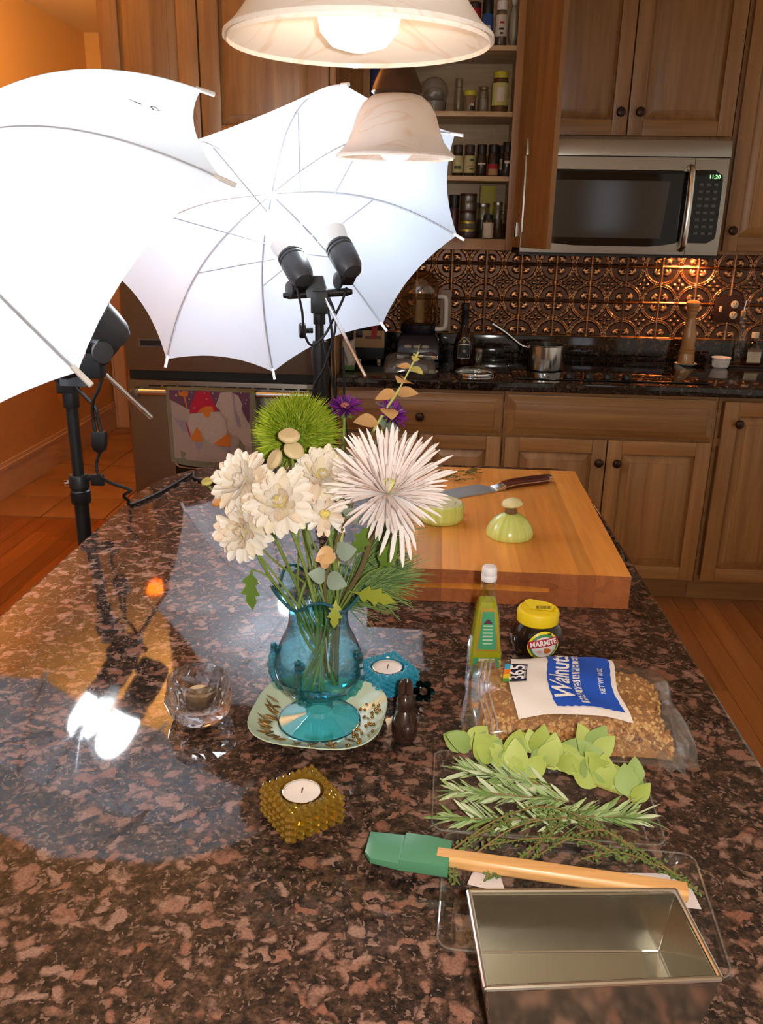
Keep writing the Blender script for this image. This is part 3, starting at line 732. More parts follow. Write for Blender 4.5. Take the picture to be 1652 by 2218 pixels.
# ------------------------------------------------------------------ photo umbrellas and their lamp stands
fabric = cloth('umbrella_fabric', (0.72, 0.82, 0.95), 0.50, (0.86, 0.90, 0.94), 0.03)
rib_m = mat('rib_metal', (0.35, 0.36, 0.40), 0.35, 0.8)
tip_m = mat('rib_tip', (0.86, 0.86, 0.88), 0.4)
shaft_m = mat('shaft_metal', (0.80, 0.79, 0.78), 0.14, 1.0)
UR, UH = 0.4789, 0.2233
ink = mat('logo_ink', (0.10, 0.10, 0.16), 0.6); ink2 = mat('logo_ink_pale', (0.50, 0.50, 0.54), 0.6)
def umbrella(label, cen, th, ph, ro, sg, L, logo):
    a = Vector((sin(th)*cos(ph), sin(th)*sin(ph), cos(th)))
    t_ = a.cross(Vector((0, 0, 1))).normalized(); b_ = t_.cross(a)
    cen = Vector(cen); ap = cen-a*UH
    t = T('photo_umbrella', label, 'umbrella', ap)
    def rib(k, s, inner=0.0):
        an = ro+sg*k*pi/4
        e = t_*cos(an)+b_*sin(an)
        return ap+e*(UR*s)+a*(UH*s**3.0+inner)
    def surf(k, s, w, inner=0.0):
        p = rib(k, s, inner).lerp(rib(k+1, s, inner), w)
        return p+a*(0.012*s*4*w*(1-w))*0.6
    for k in range(8):
        def g(u, v):
            smax = 1-0.040*4*u*(1-u)
            return surf(k, 0.012+(smax-0.012)*v, u)
        P('canopy_panel', MB().grid(g, 10, 22), fabric, t, w=True, ang=180)
        pts = [rib(k, i/14, 0.005) for i in range(15)]
        rb = P('rib', MB().tube(pts, 0.0021, 6), rib_m, t, w=True)
        d = (rib(k, 1.0)-rib(k, 0.94)).normalized()
        P('tip_cap', MB().cyl(rib(k, 0.985, 0.003), rib(k, 1.0, 0.003)+d*0.022, 0.0042, n=10), tip_m, rb, w=True)
        P('stretcher', MB().cyl(ap+a*0.225, rib(k, 0.60, 0.007), 0.0016, n=6), rib_m, rb, w=True)
    P('shaft', MB().cyl(ap-a*0.03, ap+a*L, 0.0048, n=14), shaft_m, t, w=True)
    P('runner', MB().prof(ap+a*0.205, a, [(0.009, 0), (0.011, 0.004), (0.011, 0.026), (0.008, 0.034)], 14), tip_m, t, w=True)
    P('crown', MB().prof(ap-a*0.004, a, [(0.012, 0), (0.014, 0.006), (0.008, 0.018)], 14), tip_m, t, w=True)
    # printed mark: a dragonfly-like stroke, a line of tiny print and a tilted square
    k, s0, w0, side = logo
    o = surf(k, s0, w0)
    ex = (surf(k, s0, w0+0.05)-surf(k, s0, w0-0.05)).normalized(); ey = (surf(k, s0+0.05, w0)-surf(k, s0-0.05, w0)).normalized()
    nn = ex.cross(ey).normalized()
    if nn.dot(a) > 0: nn = -nn
    def lg(pts): return [o+ex*x*side*1.0+ey*y*0.75+nn*0.0012 for x, y in pts]
    mk = MB()
    def poly(pts): mk.add(lg(pts), [tuple(range(len(pts)))])
    poly([(0.010, -0.030), (0.013, -0.031), (0.006, -0.006), (0.001, -0.004), (0.002, -0.009)])
    for q in (((-0.010, 0.018), (0.004, 0.012), (0.003, 0.016), (-0.007, 0.020)), ((-0.010, 0.018), (-0.007, 0.020), (-0.004, 0.034), (-0.007, 0.032)),
              ((0.004, 0.012), (0.007, 0.026), (0.004, 0.025), (0.001, 0.014)), ((0.007, 0.026), (-0.007, 0.032), (-0.004, 0.029), (0.004, 0.025))): poly(q)
    P('logo_mark', mk, ink, t, w=True, smooth=False, label='small dark printed mark')
    m2 = MB()
    def poly2(pts): m2.add(lg(pts), [tuple(range(len(pts)))])
    for q in range(7): poly2([(-0.004+(q % 2)*0.003, -0.022+q*0.005), (0.002, -0.022+q*0.005), (0.002, -0.020+q*0.005), (-0.004, -0.0205+q*0.005)])
    for q in range(3): poly2([(0.012+q*0.002, -0.022+q*0.006), (0.0155, -0.024+q*0.006), (0.016, -0.022+q*0.006), (0.0125, -0.020+q*0.006)])
    P('logo_print', m2, ink2, t, w=True, smooth=False)
    return ap, a
apF, aF = umbrella('white photo umbrella behind the flowers, opening towards the camera with its lamps inside', (-0.3562, 2.3, 1.4053), 2.2873, -0.9206, 42.2778+pi, 1, 0.640, (5, 0.80, 0.60, 1))
apL, aL = umbrella('white photo umbrella at the left edge, seen from its outer side', (-0.748, 1.472, 1.385), 2.385, 0.848, 1.287, -1, 0.612, (0, 0.85, 0.45, -1))

bulb_m = emit('photo_bulb', (0.86, 0.93, 1.0), BULB_W)
ceramic = mat('bulb_base', (0.80, 0.78, 0.74), 0.35)
grey_pl = mat('lamp_grey', (0.045, 0.046, 0.05), 0.38)
def lamp_head(t, base_, d, tilt):
    """socket with rubber rings, cable box, clamp ear; white bulb base; spiral-bulb envelope"""
    d = Vector(d).normalized(); base_ = Vector(base_)
    h = P('lamp_socket', MB().prof(base_, d, [(0.006, -0.014), (0.024, -0.009), (0.031, 0.006), (0.034, 0.03), (0.035, 0.060), (0.0325, 0.062), (0.0325, 0.064), (0.035, 0.066), (0.035, 0.070), (0.0325, 0.072), (0.0325, 0.074), (0.035, 0.076), (0.035, 0.081), (0.032, 0.084)], 24), grey_pl, t, w=True)
    sd = d.cross(Vector((0, 0, 1))).normalized(); up_ = sd.cross(d).normalized()
    M = Matrix(((sd.x, up_.x, d.x), (sd.y, up_.y, d.y), (sd.z, up_.z, d.z)))
    bx = MB().box(-0.017, 0.017, -0.042, -0.012, -0.012, 0.030).xf(M.to_4x4()).mv(*base_)
    P('cable_box', bx, black_pl, h, w=True, bev=0.004)
    P('clamp_ear', MB().prof(base_-up_*0.045-sd*0.022+d*0.01, sd, [(0.004, 0), (0.020, 0.002), (0.020, 0.010), (0.004, 0.012)], 18), grey_pl, h, w=True)
    P('bulb_base', MB().prof(base_, d, [(0.030, 0.083), (0.032, 0.09), (0.037, 0.118), (0.038, 0.125)], 24), ceramic, h, w=True)
    P('bulb', MB().prof(base_, d, [(0.030, 0.1255), (0.033, 0.14), (0.035, 0.17), (0.033, 0.20), (0.024, 0.222), (0.010, 0.232)], 20), bulb_m, h, w=True)
    return h
def stand(label, foot, ztop, bar0, bar1, joint, heads, d, collar_z, knob_dir):
    x, y = foot
    t = T('light_stand', label, 'light stand', (x, y, 0))
    P('lower_tube', MB().cyl((x, y, 0.06), (x, y, collar_z), 0.0145, n=18), black_pl, t, w=True)
    P('upper_tube', MB().cyl((x, y, collar_z-0.02), (x, y, ztop), 0.0115, n=18), black_pl, t, w=True)
    k = P('collar', MB().lathe([(0.0185, -0.030), (0.0200, -0.026), (0.0200, -0.004), (0.0175, -0.002), (0.0175, 0.002), (0.0200, 0.004), (0.0200, 0.026), (0.018, 0.030)], 20, (x, y, collar_z)), black_pl, t, w=True)
    kd = Vector(knob_dir).normalized()
    P('wing_knob', MB().cyl(Vector((x, y, collar_z+0.015))+kd*0.018, Vector((x, y, collar_z+0.02))+kd*0.034, 0.005).box(x+kd.x*0.034-0.004, x+kd.x*0.034+0.022, y+kd.y*0.034-0.004, y+kd.y*0.034+0.004, collar_z+0.010, collar_z+0.034), black_pl, k, w=True, bev=0.002)
    P('screw', MB().cyl((x-0.019, y-0.008, collar_z+0.014), (x-0.026, y-0.012, collar_z+0.014), 0.006, n=10), chrome, k, w=True)
    for q in range(3):
        an = q*2*pi/3+pi/3
        e = Vector((cos(an), sin(an), 0))
        P('leg', MB().tube([Vector((x, y, 0.42))+e*0.018, Vector((x, y, 0.012))+e*0.36], 0.008, 8), black_pl, t, w=True)
    # tilting bracket with a crossbar for two lamps
    j = Vector(joint)
    b = P('bracket', MB().tube([(x, y, ztop-0.035), (x, y, ztop+0.008)], 0.016, 14).box(x-0.020, x+0.014, y-0.016, y+0.016, ztop-0.006, ztop+0.040), black_pl, t, w=True, bev=0.002)
    P('tilt_plate', MB().hexa([j+Vector(o) for o in ((-0.030, -0.004, -0.024), (0.024, -0.004, -0.024), (0.024, 0.022, -0.024), (-0.030, 0.022, -0.024))],
                              [j+Vector(o)-Vector(d)*-0.0 for o in ((-0.040, 0.012, 0.030), (0.008, 0.012, 0.030), (0.008, 0.030, 0.030), (-0.040, 0.030, 0.030))]), grey_pl, b, w=True, bev=0.002)
    if knob_dir[2] == 0: P('knob', MB().prof((x-0.016, y-0.01, ztop-0.050), (-1, -0.3, 0), [(0.007, 0), (0.007, 0.018), (0.020, 0.020), (0.020, 0.032), (0.016, 0.035)], 16), black_pl, b, w=True)
    P('crossbar', MB().tube([bar0, Vector(bar0).lerp(Vector(bar1), 0.08), Vector(bar0).lerp(Vector(bar1), 0.92), bar1], [0.006, 0.0105, 0.0105, 0.006], 12), black_pl, b, w=True)
    for h in heads: lamp_head(t, h, d, 0)
    return t
# far stand
F0 = (-0.303, 2.235)
st = stand('black lamp stand rising behind the flowers, carrying two photo bulbs', F0, 1.268, (-0.392, 2.215, 1.305), (-0.216, 2.215, 1.318), (-0.300, 2.205, 1.325), [(-0.338, 2.190, 1.348), (-0.217, 2.190, 1.372)], -aF, 0.78, (1, -0.4, 0))
P('sleeve', MB().lathe([(0.018, 1.02), (0.021, 1.03), (0.017, 1.10), (0.022, 1.16), (0.018, 1.19)], 16, (F0[0], F0[1], 0)), black_pl, st, w=True)
P('holder', MB().box(-0.318, -0.276, 2.200, 2.250, 1.262, 1.318), black_pl, st, w=True, bev=0.004)
for pts in ([(-0.352, 2.185, 1.325), (-0.338, 2.175, 1.27), (-0.335, 2.18, 1.22), (-0.318, 2.19, 1.185), (-0.285, 2.20, 1.21), (-0.258, 2.20, 1.26), (-0.238, 2.195, 1.30), (-0.228, 2.19, 1.33)],
            [(-0.285, 2.20, 1.30), (-0.268, 2.19, 1.24), (-0.262, 2.19, 1.15), (-0.258, 2.20, 1.02), (-0.262, 2.21, 0.85), (-0.27, 2.22, 0.60)],
            [(-0.272, 2.20, 1.30), (-0.255, 2.19, 1.24), (-0.285, 2.19, 1.13), (-0.312, 2.195, 1.08), (-0.318, 2.195, 1.02), (-0.298, 2.20, 0.95), (-0.285, 2.21, 0.85), (-0.285, 2.22, 0.60)],
            [(-0.29, 2.20, 1.20), (-0.278, 2.19, 1.15), (-0.262, 2.19, 1.08), (-0.258, 2.195, 1.03), (-0.278, 2.20, 0.96), (-0.29, 2.21, 0.88), (-0.292, 2.22, 0.6)],
            [(-0.24, 2.21, 1.18), (-0.236, 2.21, 1.10), (-0.235, 2.215, 1.00), (-0.222, 2.22, 0.93), (-0.20, 2.23, 0.86), (-0.19, 2.24, 0.6)]):
    P('power_cable', MB().tube(bez(pts, 40), 0.0032, 7), black_pl, st, w=True)
# left stand
L0 = (-0.712, 1.622)
st = stand('black lamp stand beside the left edge of the island, holding the near umbrella', L0, 1.165, (-0.735, 1.615, 1.185), (-0.615, 1.585, 1.235), (-0.690, 1.600, 1.20), [(-0.592, 1.575, 1.276), (-0.672, 1.618, 1.256)], -aL, 0.962, (1, -0.2, 0.3))
P('holder', MB().box(-0.668, -0.628, 1.572, 1.606, 1.196, 1.244), black_pl, st, w=True, bev=0.004)
P('power_cable', MB().tube(bez([(-0.69, 1.60, 1.175), (-0.672, 1.60, 1.155), (-0.655, 1.60, 1.135), (-0.652, 1.60, 1.11), (-0.648, 1.60, 1.085)], 20), 0.0034, 7), black_pl, st, w=True)
P('power_cable', MB().tube(bez([(-0.635, 1.60, 1.20), (-0.645, 1.595, 1.17), (-0.656, 1.595, 1.15), (-0.662, 1.60, 1.12), (-0.66, 1.60, 1.085)], 20), 0.0034, 7), black_pl, st, w=True)
sw = MB().loft([[(-0.666, 1.594, 1.088), (-0.639, 1.594, 1.088), (-0.639, 1.610, 1.088), (-0.666, 1.610, 1.088)], [(-0.668, 1.592, 1.062), (-0.641, 1.592, 1.062), (-0.641, 1.612, 1.062), (-0.668, 1.612, 1.062)],
                [(-0.666, 1.594, 1.052), (-0.643, 1.594, 1.052), (-0.643, 1.610, 1.052), (-0.666, 1.610, 1.052)], [(-0.660, 1.598, 1.045), (-0.650, 1.598, 1.045), (-0.650, 1.606, 1.045), (-0.660, 1.606, 1.045)]])
P('inline_switch', sw, black_pl, st, w=True, bev=0.002)
P('power_cable', MB().tube(bez([(-0.655, 1.602, 1.047), (-0.664, 1.60, 1.02), (-0.660, 1.60, 0.998), (-0.640, 1.61, 0.980), (-0.612, 1.62, 0.966), (-0.606, 1.62, 0.962), (-0.625, 1.63, 0.948), (-0.622, 1.645, 0.932), (-0.626, 1.66, 0.9185), (-0.612, 1.69, 0.9178), (-0.590, 1.76, 0.9178), (-0.566, 1.885, 0.9178), (-0.556, 1.90, 0.922), (-0.545, 1.868, 0.9178), (-0.50, 1.85, 0.9178), (-0.43, 1.80, 0.9178), (-0.37, 1.84, 0.9178)], 110), 0.0033, 8), black_pl, st, w=True)

# ------------------------------------------------------------------ pendant lamps over the island
def alabaster():
    m, nt, b, out = base('alabaster_glass'); N = nt.nodes; L = nt.links; N.remove(b)
    tc = N.new('ShaderNodeTexCoord'); mp = N.new('ShaderNodeMapping'); mp.inputs['Rotation'].default_value = (0.5, 0.6, 0.3); mp.inputs['Scale'].default_value = (3, 16, 9)
    L.new(tc.outputs['Object'], mp.inputs[0])
    wv = N.new('ShaderNodeTexNoise'); wv.inputs['Scale'].default_value = 1.6; wv.inputs['Detail'].default_value = 2; wv.inputs['Distortion'].default_value = 0.6
    L.new(mp.outputs[0], wv.inputs['Vector'])
    r = ramp(nt, wv.outputs['Fac'], [(0.475, (0.86, 0.81, 0.78)), (0.50, (0.80, 0.68, 0.60)), (0.525, (0.86, 0.81, 0.78))])
    d = N.new('ShaderNodeBsdfDiffuse'); t = N.new('ShaderNodeBsdfTranslucent')
    L.new(r.outputs['Color'], d.inputs['Color']); L.new(r.outputs['Color'], t.inputs['Color'])
    mx = N.new('ShaderNodeMixShader'); mx.inputs[0].default_value = 0.32
    L.new(d.outputs[0], mx.inputs[1]); L.new(t.outputs[0], mx.inputs[2])
    g = N.new('ShaderNodeBsdfGlossy'); g.inputs['Roughness'].default_value = 0.15
    m2 = N.new('ShaderNodeMixShader'); m2.inputs[0].default_value = 0.05
    L.new(mx.outputs[0], m2.inputs[1]); L.new(g.outputs[0], m2.inputs[2]); L.new(m2.outputs[0], out.inputs['Surface'])
    return m
alab = alabaster()
pend_b = emit('pendant_bulb', (1.0, 0.72, 0.46), PEND_W)
capm = mat('pendant_cap', (0.10, 0.055, 0.035), 0.32, 0.8)
def pendant(label, x, y, z, rr):
    t = T('pendant_lamp', label, 'lamp', (x, y, z), group='pendant lamps over the island')
    k = rr/0.122
    outer = [(0.122, 0.0), (0.1215, 0.004), (0.112, 0.012), (0.098, 0.030), (0.088, 0.055), (0.080, 0.080), (0.068, 0.100), (0.052, 0.113), (0.040, 0.117)]
    inner = [(r-0.0035, h-0.003) for r, h in outer[::-1]]
    P('shade', MB().lathe([(r*k, h*k) for r, h in outer+inner], 48, (0, 0, 0), False, False), alab, t)
    P('cap', MB().lathe([(0.041*k, 0.112*k), (0.052*k, 0.122*k), (0.048*k, 0.135*k), (0.034*k, 0.165*k), (0.018*k, 0.180*k), (0.006, 0.185*k), (0.006, 0.24)], 24), capm, t)
    P('socket', MB().lathe([(0.020, 0.075*k), (0.020, 0.114*k)], 16), capm, t)
    P('rod', MB().cyl((0, 0, 0.22), (0, 0, 2.62-z), 0.005, n=10), capm, t)
    P('bulb', MB().lathe([(0.012, 0.078), (0.022, 0.066), (0.034, 0.046), (0.037, 0.030), (0.034, 0.014), (0.024, 0.003), (0.010, -0.001)], 20, (0, 0, -0.006)), pend_b, t)
    return t
pendant('large-looking alabaster pendant lamp nearest the camera, at the top of the picture', -0.077, 0.835, 1.634, 0.1175)
pendant('smaller-looking alabaster pendant lamp further back, in front of the open cabinet', -0.098, 1.905, 1.612, 0.1225)
# wall lamp on the hall side of the oven tower: an amber bowl that shows as a spot mirrored in the island
t = T('amber_wall_lamp', 'amber glass bowl lamp on the hall side of the oven cabinet, mirrored in the granite', 'lamp', (-1.294, 3.46, 1.895))
P('bowl', MB().lathe([(0.0, 0.0), (0.03, 0.006), (0.055, 0.028), (0.070, 0.066), (0.067, 0.066), (0.053, 0.030), (0.028, 0.009), (0.0, 0.004)], 32, (0, 0, 0), False, False), cloth('amber_glass', (0.80, 0.42, 0.08), 0.6, (0.95, 0.52, 0.10)), t)
P('finial', MB().ell((0, 0, -0.006), (0.008, 0.008, 0.008), 12, 8), capm, t)
P('arm', MB().tube(bez([(0, 0, 0.004), (0.02, 0.0, -0.012), (0.06, 0.0, -0.008), (0.0800, 0.0, 0.02)], 12), 0.005, 8), capm, t)
P('wall_plate', MB().prof((0.0775, 0, 0.02), (1, 0, 0), [(0.03, 0), (0.03, 0.0025)], 20), capm, t)
P('bulb', MB().ell((0, 0, 0.036), (0.016, 0.016, 0.018), 12, 8), emit('hall_bulb', (1.0, 0.50, 0.13), 8.0), t)
hl_d = bpy.data.lights.new('hall_light', 'POINT'); hl_d.energy = HALL_W; hl_d.color = (1.0, 0.56, 0.18); hl_d.shadow_soft_size = 0.02
hl_o = bpy.data.objects.new('hall_light', hl_d); C.objects.link(hl_o); hl_o.location = (-1.294, 3.46, 1.895+0.075)
# ------------------------------------------------------------------ things on the back counter
CT = 0.9145
clear = thin_glass('clear_glass', (0.93, 0.95, 0.94), 1.2)
lab_paper = mat('label_paper', (0.62, 0.58, 0.45), 0.7)
# saucepan
t = T('saucepan', 'stainless saucepan with a long raised handle standing on the cooktop', 'saucepan', (0.447, 3.575, 0.9208))
pan = [(0.070, 0.0), (0.0745, 0.004), (0.076, 0.012), (0.076, 0.098), (0.0785, 0.101), (0.0785, 0.103), (0.0745, 0.1025), (0.0745, 0.012), (0.066, 0.006)]
P('pot', MB().lathe(pan, 40, (0, 0, 0), True, True), mat('pan_steel', (0.62, 0.60, 0.57), 0.18, 1.0), t)
P('handle', MB().tube(bez([(-0.072, -0.01, 0.088), (-0.090, -0.014, 0.094), (-0.110, -0.02, 0.104), (-0.170, -0.035, 0.150), (-0.228, -0.05, 0.186)], 20), [0.006]*5+[0.0075]*11+[0.009]*5, 10), chrome, t)
for s_ in (-1, 1): P('rivet', MB().ell((-0.074, -0.010+s_*0.012, 0.09), 0.004, 8, 6), chrome, t)
# cognac bottle
t = T('cognac_bottle', 'dark cognac bottle with a black cap and silver-edged label', 'bottle', (0.117, 3.70, CT))
P('body', MB().lathe([(0.036, 0), (0.041, 0.004), (0.044, 0.03), (0.0445, 0.055), (0.041, 0.09), (0.031, 0.125), (0.020, 0.148), (0.0145, 0.16), (0.013, 0.195), (0.013, 0.2)], 30), mat('cognac_glass', (0.020, 0.004, 0.003), 0.06, coat=0.4), t)
P('cap', MB().lathe([(0.0155, 0.165), (0.0155, 0.222), (0.0165, 0.224), (0.0165, 0.252), (0.0145, 0.255)], 20), black_pl, t)
def wrap(mb, rad, off=0.0006):   # bend xz-plane shape round the z axis; x=0 faces the camera (-y)
    o = MB(); o.f = list(mb.f)
    for p in mb.v:
        r = rad(p.z) if callable(rad) else rad
        a = p.x/max(r, 0.004)
        o.v.append(Vector(((r+off+p.y)*sin(a), -(r+off+p.y)*cos(a), p.z)))
    return o
def arch_label(w0, z0, z1, n=16):
    mb = MB()
    def f(u, v):
        z = z0+(z1-z0)*v
        k = 1.0 if v < 0.55 else sqrt(max(0.0, 1-((v-0.55)/0.47)**2))*0.75+0.25*(v < 0.8)
        return Vector(((u-0.5)*2*w0*k, 0, z))
    return mb.grid(f, n, 14)
brad = lambda z: 0.0445 if z < 0.055 else (0.0445-(z-0.055)*0.10 if z < 0.09 else 0.041-(z-0.09)*0.286)
lb = P('label', wrap(arch_label(0.027, 0.030, 0.118), brad, 0.0008), mat('label_silver', (0.45, 0.47, 0.40), 0.35, 0.6), t)
P('label_field', wrap(arch_label(0.0245, 0.033, 0.114), brad, 0.0014), mat('label_black', (0.012, 0.014, 0.012), 0.4), lb)
P('label_band', wrap(MB().grid(lambda u, v: Vector(((u-0.5)*0.05, 0, 0.082+0.004*v+0.006*(1-(2*u-1)**2))), 10, 1), brad, 0.002), mat('label_silver2', (0.55, 0.57, 0.5), 0.35, 0.6), lb)
P('label_seal', wrap(MB().lathe([(0.0005, 0), (0.007, 0)], 14, (0, 0, 0), False, False, Matrix.Rotation(pi/2, 3, 'X')).mv(0, 0, 0.101), brad, 0.0022), mat('seal_gold', (0.40, 0.38, 0.12), 0.4), lb)
P('label_letters', wrap(text('VS', 0.014, 0.0003).xf(Matrix.Rotation(pi/2, 4, 'X')).mv(0, 0, 0.060), brad, 0.002), mat('label_ink', (0.6, 0.62, 0.55), 0.5), lb, smooth=False)
for zz, w_ in ((0.047, 0.014), (0.041, 0.018)): P('label_line', wrap(MB().box(-w_, w_, 0, 0.0002, zz, zz+0.0016), brad, 0.002), mat('label_ink2', (0.45, 0.47, 0.42), 0.5), lb)
# glass lid with a tall knob and herbs, glass dish
t = T('glass_pot_lid', 'round clear glass lid with a tall knob resting on the counter', 'lid', (0.158, 3.44, CT))
P('glass', MB().lathe([(0.078, 0.004), (0.080, 0.010), (0.072, 0.020), (0.045, 0.028), (0.015, 0.032), (0.0, 0.033)], 36, (0, 0, 0), False, False), clear, t)
P('rim', MB().lathe([(0.078, 0), (0.081, 0.0), (0.082, 0.006), (0.081, 0.012), (0.078, 0.011)], 36, (0, 0, 0), False, False), chrome, t)
P('neck', MB().lathe([(0.018, 0.033), (0.010, 0.042), (0.0145, 0.052), (0.0155, 0.075), (0.015, 0.085)], 20, (0.012, 0, 0)), thin_glass('knob_glass', (0.75, 0.78, 0.76), 2.5), t)
P('knob', MB().lathe([(0.0155, 0.085), (0.0165, 0.088), (0.0165, 0.100), (0.014, 0.103)], 20, (0.012, 0, 0)), mat('knob_steel', (0.35, 0.34, 0.33), 0.3, 1.0), t)
# food processor
t = T('food_processor', 'food processor with smoky clear bowl, dark base, three pale buttons and white handle', 'food processor', (-0.078, 3.755, CT))
navy = mat('processor_navy', (0.012, 0.010, 0.022), 0.25)
P('base', MB().loft([[(-0.092, -0.11, 0.012), (0.092, -0.11, 0.012), (0.092, 0.09, 0.012), (-0.092, 0.09, 0.012)], [(-0.095, -0.115, 0.03), (0.095, -0.115, 0.03), (0.095, 0.095, 0.03), (-0.095, 0.095, 0.03)],
                     [(-0.088, -0.105, 0.09), (0.088, -0.105, 0.09), (0.088, 0.09, 0.09), (-0.088, 0.09, 0.09)], [(-0.075, -0.08, 0.125), (0.075, -0.08, 0.125), (0.075, 0.075, 0.125), (-0.075, 0.075, 0.125)]]), navy, t, bev=0.01, seg=3)
P('collar', MB().lathe([(0.076, 0.125), (0.078, 0.13), (0.078, 0.158), (0.074, 0.162)], 32), navy, t)
P('trim_strip', MB().box(-0.086, 0.086, -0.117, -0.112, 0.022, 0.040), chrome, t, bev=0.001)
P('foot_strip', MB().box(-0.09, 0.09, -0.105, 0.085, 0.0, 0.0118), black_pl, t)
for bx_ in (-0.052, -0.014, 0.022): P('button', MB().ell((bx_+0.010, -0.111, 0.075), (0.016, 0.004, 0.008), 16, 8), mat('button_cream', (0.42, 0.38, 0.30), 0.4), t)
smoky = thin_glass('smoky_plastic', (0.80, 0.68, 0.50), 2.2, 0.04, haze=0.05, hazecol=(0.6, 0.38, 0.18))
P('bowl', MB().lathe([(0.070, 0.163), (0.078, 0.175), (0.081, 0.29), (0.082, 0.292)], 36, (0, 0, 0), False, False), smoky, t)
P('lid', MB().lathe([(0.083, 0.292), (0.082, 0.31), (0.076, 0.34), (0.060, 0.366), (0.034, 0.380), (0.0, 0.383)], 36, (0, 0, 0), False, False), smoky, t)
P('blade_hub', MB().lathe([(0.022, 0.166), (0.020, 0.24), (0.016, 0.26), (0.010, 0.262)], 20), mat('hub_cream', (0.50, 0.42, 0.28), 0.5), t)
P('handle', MB().tube(bez([(0.082, -0.02, 0.275), (0.100, -0.03, 0.276), (0.112, -0.035, 0.265), (0.114, -0.035, 0.20), (0.112, -0.035, 0.155), (0.096, -0.03, 0.142), (0.07, -0.03, 0.142)], 30), 0.0095, 10), white_pl, t)
S('wall_outlet_plate', MB().box(0.012, 0.058, WY-0.019, WY-0.0155, 1.026, 1.205), mat('plate_pink', (0.42, 0.30, 0.24), 0.5), 'pale outlet plate on the backsplash behind the food processor', 'outlet', bev=0.0012)
# zip bag
film = thin_glass('thin_film', (0.90, 0.90, 0.90), 1.3, 0.10, haze=0.16, hazecol=(0.85, 0.85, 0.85))
def pillow(x0, x1, y0, y1, h, seed, ex=0.45, amp=0.006, nu=26, nv=22, skew=0.0):
    rr = random.Random(seed); ph = [rr.uniform(0, 6) for _ in range(8)]
    def f(sg):
        def g(u, v):
            e = (max(0, 1-(2*u-1)**4)*max(0, 1-(2*v-1)**4))**ex
            w_ = amp*(sin(9*u+ph[0]+5*v)+0.7*sin(15*v+ph[1]-7*u)+0.5*sin(24*u+ph[2]+13*v))
            z = h*e+w_*e*(0.6+0.4*(1-e))+w_*0.25*(1-e)+0.002
            return Vector((x0+(x1-x0)*u+0.004*sin(7*v+ph[3])+skew*v, y0+(y1-y0)*v+0.004*sin(8*u+ph[4]), max(0.0007, z if sg > 0 else 0.0007)))
        return g
    return f(1), f(-1)
def pillow_mb(*a, **k):
    up_, dn = pillow(*a, **k); nu = k.get('nu', 26); nv = k.get('nv', 22)
    mb = MB().grid(up_, nu, nv); b = MB().grid(dn, nu, nv); b.f = [tuple(reversed(f)) for f in b.f]
    return mb.join(b)
t = T('zip_bag', 'crumpled clear zip bag of dried food in front of the food processor', 'bag', (-0.10, 3.50, CT))
P('contents', pillow_mb(-0.06, 0.07, -0.05, 0.05, 0.040, 4, amp=0.004), mat('dried_food', (0.05, 0.035, 0.022), 0.9, var=0.5, vs=60), t)
P('film', pillow_mb(-0.11, 0.10, -0.075, 0.07, 0.062, 5, amp=0.010), film, t, ang=60)
P('zip_strip', MB().tube(bez([(-0.02, 0.068, 0.03), (0.04, 0.07, 0.055), (0.085, 0.06, 0.066), (0.105, 0.03, 0.05)], 16), 0.0025, 6), mat('zip_red', (0.20, 0.05, 0.06), 0.5), t)
# grey-topped small appliance with a tan front, and a packet
t = T('tan_front_appliance', 'small black appliance with a tan front panel on white feet at the counter corner', 'appliance', (-0.286, 3.72, CT))
P('body', MB().box(-0.066, 0.066, -0.04, 0.13, 0.012, 0.135), black_pl, t, bev=0.006)
fp_ = P('front_panel', MB().box(-0.066, 0.066, -0.0465, -0.0405, 0.062, 0.135), mat('tan_panel', (0.36, 0.21, 0.10), 0.6), t, bev=0.002)
P('slot', MB().box(-0.018, 0.052, -0.0475, -0.0463, 0.100, 0.112), mat('slot_brown', (0.12, 0.07, 0.035), 0.6), fp_)
P('dial', MB().box(-0.056, -0.028, -0.0485, -0.0463, 0.104, 0.135), black_pl, fp_, bev=0.002)
P('ribbon', MB().loft([[(0.012, -0.050, 0.165), (0.034, -0.050, 0.165), (0.034, -0.0485, 0.165), (0.012, -0.0485, 0.165)], [(0.012, -0.052, 0.135), (0.036, -0.052, 0.135), (0.036, -0.0505, 0.135), (0.012, -0.0505, 0.135)], [(0.008, -0.050, 0.10), (0.030, -0.050, 0.10), (0.030, -0.0485, 0.10), (0.008, -0.0485, 0.10)]]), mat('ribbon_red', (0.32, 0.015, 0.02), 0.6), fp_)
for fx in (-0.042, 0.042): P('foot', MB().lathe([(0.008, 0), (0.008, 0.012)], 14, (fx, -0.032, 0)), cream_pl, t)
t = T('food_packet', 'white and green paper food packet beside the oven cabinet', 'packet', (-0.352, 3.47, CT))
P('packet_body', pillow_mb(-0.026, 0.028, -0.12, 0.0, 0.026, 9, amp=0.003).xf(Matrix.Rotation(radians(82), 4, 'X')).mv(0, 0.01, 0.1205), mat('packet_paper', (0.44, 0.41, 0.36), 0.6), t)
P('green_band', MB().box(-0.024, 0.026, -0.032, -0.022, 0.002, 0.022), mat('packet_green', (0.07, 0.16, 0.03), 0.6), t, bev=0.003)
